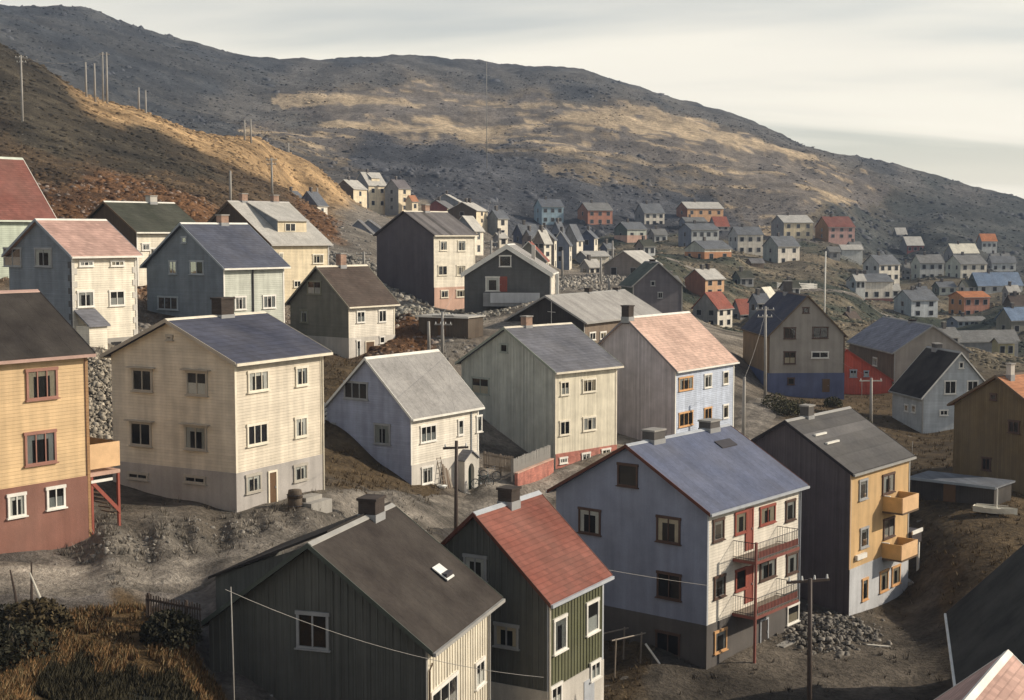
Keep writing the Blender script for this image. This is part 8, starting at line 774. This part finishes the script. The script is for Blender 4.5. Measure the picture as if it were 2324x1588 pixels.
p=up(PT['barrel']); o=empty('barrel',(p.x,p.y,gz(p.x,p.y)-.05),0,'dark wooden barrel on its base by the cream house door','barrel'); m=MB(); m.tube([(0,0,0),(0,0,.3),(0,0,.6)],.38,12); m.tube([(0,0,.6),(0,0,1.0)],.42,12,r2=.34); m.build('staves','browntimber2',o,True)
for z in (.2,.75): m=MB(); m.tube([(.43*math.cos(t*.524),.43*math.sin(t*.524),z) for t in range(13)],.02,4,caps=False); m.build('hoop','iron',o)
p=up(PT['step']); o=empty('concrete_steps',(p.x,p.y,gz(p.x,p.y)),HD['H11']['phi'],'pale concrete steps at the cream house corner','steps'); part('lower_step','concrete',o,(-.9,.9,-.9,.3,-.5,.22)); part('upper_step','concrete',o,(-.7,.7,-.4,.301,.221,.45))
p=up(PT['frame']); o=empty('drying_frame',(p.x,p.y,gz(p.x,p.y)),R(40),'rickety wooden drying frame beside the blue house','frame')
for x_,y_ in ((0,0),(1.9,0),(0,1.3),(1.9,1.3)): m=MB(); m.tube([(x_,y_,-.3),(x_+.1,y_,2.1)],.05,5); m.build('leg','weathered',o)
for y_ in (0,1.3): m=MB(); m.tube([(-.2,y_,2.05),(2.3,y_,2.0)],.045,5); m.build('top_rail','weathered',o)
m=MB(); m.tube([(2.1,-.2,1.5),(2.9,-1.0,-.1)],.06,6); m.build('pale_prop','whitetrim',o)
def stake(p,hh,lx,label,mm='polewood',name='fence_stake'):
    p=up(p); o=empty(name,(p.x,p.y,gz(p.x,p.y)),0,label,'stake'); m=MB(); m.tube([(0,0,-.3),(lx*.5,0,hh*.5),(lx,0,hh)],.07,6,r2=.03); m.build('shaft',mm,o)
stake(PT['stake'],2.2,.05,'upright dark stake in dry grass at lower left'); stake(PT['stake2'],1.7,-.3,'leaning dark stake left of the upright one'); stake(PT['plank'],2.0,-.75,'pale plank leaning among the dry grass','plank','leaning_plank')
for k,(q,lab,rz,ln) in enumerate(zip(PT['planks'],('grey plank pile beside the bush below the beige house','brown plank pile behind the striped roof','white plank lying in front of the rubble heap'),(R(-20),R(15),R(-18)),(3.2,2.6,1.6))):
    p=up(q); o=empty('plank_pile' if k<2 else 'loose_plank',(p.x,p.y,gz(p.x,p.y)),rz,lab,'planks')
    for j in range(5 if k<2 else 1): part('plank','plank' if k==2 else 'weathered',o,(-ln/2+.1*j,ln/2-.15*j,-.5+.22*j,-.3+.22*j,.05+.06*(j%3),.10+.06*(j%3)))
# ---------------------------------------------------------------- rubble heaps, bushes, dry grass
def heap(name,pts,spread,n,size,label,seed,tone=(.16,.145,.125),hgt=.5):
    rg=np.random.default_rng(seed); c=np.array([[p[0],p[1]] for p in pts]); k=rg.integers(0,len(c),n); x=c[k,0]+rg.normal(0,spread,n); y=c[k,1]+rg.normal(0,spread,n); dd=np.min(np.hypot(x[:,None]-c[:,0],y[:,None]-c[:,1]),1); z=ground(x,y)+np.maximum(0,hgt*(1-dd/(2*spread)))*rg.random(n); s=size*(.4+rg.random(n)**2*1.5)
    ct=np.array(tone)*rg.uniform(.5,1.7,(n,1)); lump_mesh(name,x,y,z,s,ct,.9,RM,label,'stones',rg,.2)
heap('rubble_heap',PT['rub'],1.3,700,.12,'heap of broken stones between blue and yellow house',5)
heap('stone_heap',PT['rub18'],1.2,350,.18,'stone heap at the foot of the tall white house',6,(.3,.26,.2))
_bank=[(at_[0],at_[1]) for at_ in ((-27.6,97),(-26.8,93),(-26,89),(-25.5,86))]
heap('stone_bank',[(a,b,0) for a,b in _bank],1.5,3000,.11,'stony bank between the yellow and the cream house',8,(.27,.235,.185),.5)
heap('stone_slope',[(-20,178,0),(-18,172,0),(-16,169,0),(-22,190,0)],3.0,1800,.24,'stony slope left of the dark windowless gable',9,(.2,.185,.16),.6)
heap('street_stones',[(6,215,0),(10,225,0),(14,235,0),(12,205,0)],4.5,1500,.22,'stones strewn below the street houses',10,(.26,.235,.2),.4)
heap('gravel_strip_stones',[(-8,150,0),(-4,152,0),(-12,146,0)],2.6,900,.16,'stones along the bank below the tall white house',12,(.26,.24,.2),.3)
heap('stone_edging',PT['edge'],.9,600,.075,'ragged stone edging between the house yards and the dirt road',14,(.165,.15,.13),.05)
def leafy(name,p,rad,hh,n,label,tone,seed,cat='bush'):
    rg=np.random.default_rng(seed); o=empty(name,(p[0],p[1],gz(p[0],p[1])),0,label,cat)
    m=MB()
    for k in range(7): a=rg.uniform(0,6.28); q=rg.uniform(.3,.9)*rad; m.tube([(0,0,-.1),(q*.4*math.cos(a),q*.4*math.sin(a),hh*.5),(q*math.cos(a),q*math.sin(a),hh*rg.uniform(.7,1))],.035,4,r2=.01)
    m.build('stem','browntimber2',o)
    th=rg.uniform(0,6.28,n); rr=rad*np.sqrt(rg.random(n)); z=hh*(.15+.85*rg.random(n))*np.sqrt(np.maximum(.05,1-(rr/rad)**2*.8)); c=np.stack([rr*np.cos(th),rr*np.sin(th),z],-1); s=rg.uniform(.06,.14,n)
    a=rg.normal(size=(n,3)); a/=np.linalg.norm(a,axis=1,keepdims=True); b=np.cross(a,rg.normal(size=(n,3))); b/=np.linalg.norm(b,axis=1,keepdims=True)
    V=np.stack([c-a*s[:,None],c+b*s[:,None]*.6,c+a*s[:,None],c-b*s[:,None]*.6],1).reshape(-1,3); F_=np.arange(4*n).reshape(n,4); q=multi(name,V,F_,np.repeat(np.array(tone)*rg.uniform(.5,1.6,(n,1)),4,0),TM,None,None); q.name='foliage'; q.parent=o; del q['kind']
for k,(p,lab) in enumerate(zip(PT['bushes'],('olive bush nearest the light blue house corner','low dark bush beside the plank pile','brown bush behind the grey planks','small bush in front of the blue base','green bush before the white house with black roof'))): leafy('bush',p,1.5 if k<3 else 1.0,1.7 if k<3 else 1.1,900,lab,(.075,.07,.035),40+k)
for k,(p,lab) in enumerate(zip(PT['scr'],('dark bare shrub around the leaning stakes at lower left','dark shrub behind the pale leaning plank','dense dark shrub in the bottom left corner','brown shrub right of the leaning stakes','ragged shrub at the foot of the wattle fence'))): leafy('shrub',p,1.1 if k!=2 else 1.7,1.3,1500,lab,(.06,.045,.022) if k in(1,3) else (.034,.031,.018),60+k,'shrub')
def grass():
    rg=np.random.default_rng(77); n=90000; az=rg.uniform(-22,-9.5,n)*math.pi/180; r=rg.uniform(40,57,n); x=r*np.sin(az); y=r*np.cos(az); ct,dom=ground_type(x,y); ok=clear_of_houses(x,y)&np.isin(dom,['drygrass','paintedshade'])&(fbm(x,y,1.3,3)>-.13); x,y,ct,dom=x[ok],y[ok],ct[ok],dom[ok]; n=len(x); z=ground(x,y)
    hh=rg.uniform(.10,.42,n)*(1+2.2*np.clip(fbm(x,y,2.4,3),-.35,.5)); a=rg.uniform(0,6.28,n); ln=rg.uniform(.1,.5,n)*hh; b=rg.uniform(0,6.28,n); wd=rg.uniform(.012,.03,n)
    c=np.stack([x,y,z-.03],-1); dx=np.stack([np.cos(a)*wd,np.sin(a)*wd,0*a],-1); mid=c+np.stack([np.cos(b)*ln*.35,np.sin(b)*ln*.35,hh*.6],-1); tip=c+np.stack([np.cos(b)*ln,np.sin(b)*ln,hh],-1)
    V=np.stack([c-dx,c+dx,mid+dx*.7,tip,mid-dx*.7],1).reshape(-1,3); F_=np.arange(5*n).reshape(n,5); tone=np.where(rg.random((n,1))<.7,np.array([[.175,.10,.045]]),np.array([[.075,.06,.028]]))*rg.uniform(.6,1.4,(n,1)); tone=tone*(1+1.8*np.clip(fbm(x,y,1.7,3),-.3,.4)[:,None]); tone=np.where((rg.random((n,1))<.12),np.array([[.30,.22,.12]]),tone); tone=np.where((dom=='paintedshade')[:,None],np.array([[.036,.031,.018]])*rg.uniform(.5,1.7,(n,1)),tone); multi('dry_grass',V,F_,np.repeat(tone,5,0),TM,'tall dry autumn grass at the lower left','grass')  # blades on the near-black patch carry the painted shadow in their colour
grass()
def tussocks():
    rg=np.random.default_rng(78); n=9000; az=rg.uniform(-21,21,n)*math.pi/180; r=np.exp(rg.uniform(math.log(60),math.log(170),n)); x=r*np.sin(az); y=r*np.cos(az); ct,dom=ground_type(x,y); ok=clear_of_houses(x,y,.1)&np.isin(dom,['grassbrown','rust','olive','dirt','scree'])&(rg.random(n)<np.where(dom=='dirt',.15,1)); x,y,ct=x[ok],y[ok],ct[ok]; n=len(x); z=ground(x,y); k=9
    Vs=[];Cs=[]
    for j in range(k):
        a=rg.uniform(0,6.28,n); b=rg.uniform(0,6.28,n); hh=rg.uniform(.12,.38,n); rr=rg.uniform(0,.16,n); c=np.stack([x+rr*np.cos(a),y+rr*np.sin(a),z-.03],-1); wd=.03; dx=np.stack([np.cos(b)*wd,np.sin(b)*wd,0*b],-1); tip=c+np.stack([np.cos(a)*hh*.5,np.sin(a)*hh*.5,hh],-1); Vs.append(np.stack([c-dx,c+dx,tip],1)); Cs.append(np.repeat((ct*rg.uniform(.6,1.7,(n,1)))[:,None],3,1))
    V=np.concatenate(Vs).reshape(-1,3); multi('grass_tufts',V,np.arange(len(V)).reshape(-1,3),np.concatenate(Cs).reshape(-1,3),TM,'short withered grass tufts in yards and banks','grass')
tussocks()

# ---------------------------------------------------------------- air
def haze():
    g=bpy.data.objects['ground']; n=len(g.data.vertices); co=np.empty(n*3,np.float32); g.data.vertices.foreach_get('co',co); co=co.reshape(-1,3); lo=co.min(0); hi=co.max(0)
    m=MB(); m.box(lo[0]-5,hi[0]+5,-12,hi[1]+5,lo[2]-1,hi[2]+4); o=m.build('haze','dark'); mt=bpy.data.materials.new('air'); mt.use_nodes=True; N,L=nodes_of(mt.node_tree); out=N.new('ShaderNodeOutputMaterial'); v=N.new('ShaderNodeVolumePrincipled'); v.inputs['Color'].default_value=(.58,.72,1.0,1); v.inputs['Density'].default_value=0.00017; v.inputs['Anisotropy'].default_value=0.0; L.new(v.outputs[0],out.inputs['Volume']); o.data.materials[0]=mt
    tag(o,'thin autumn haze filling the whole valley','haze',kind='stuff'); print('HAZE BOX',lo,hi)
haze()
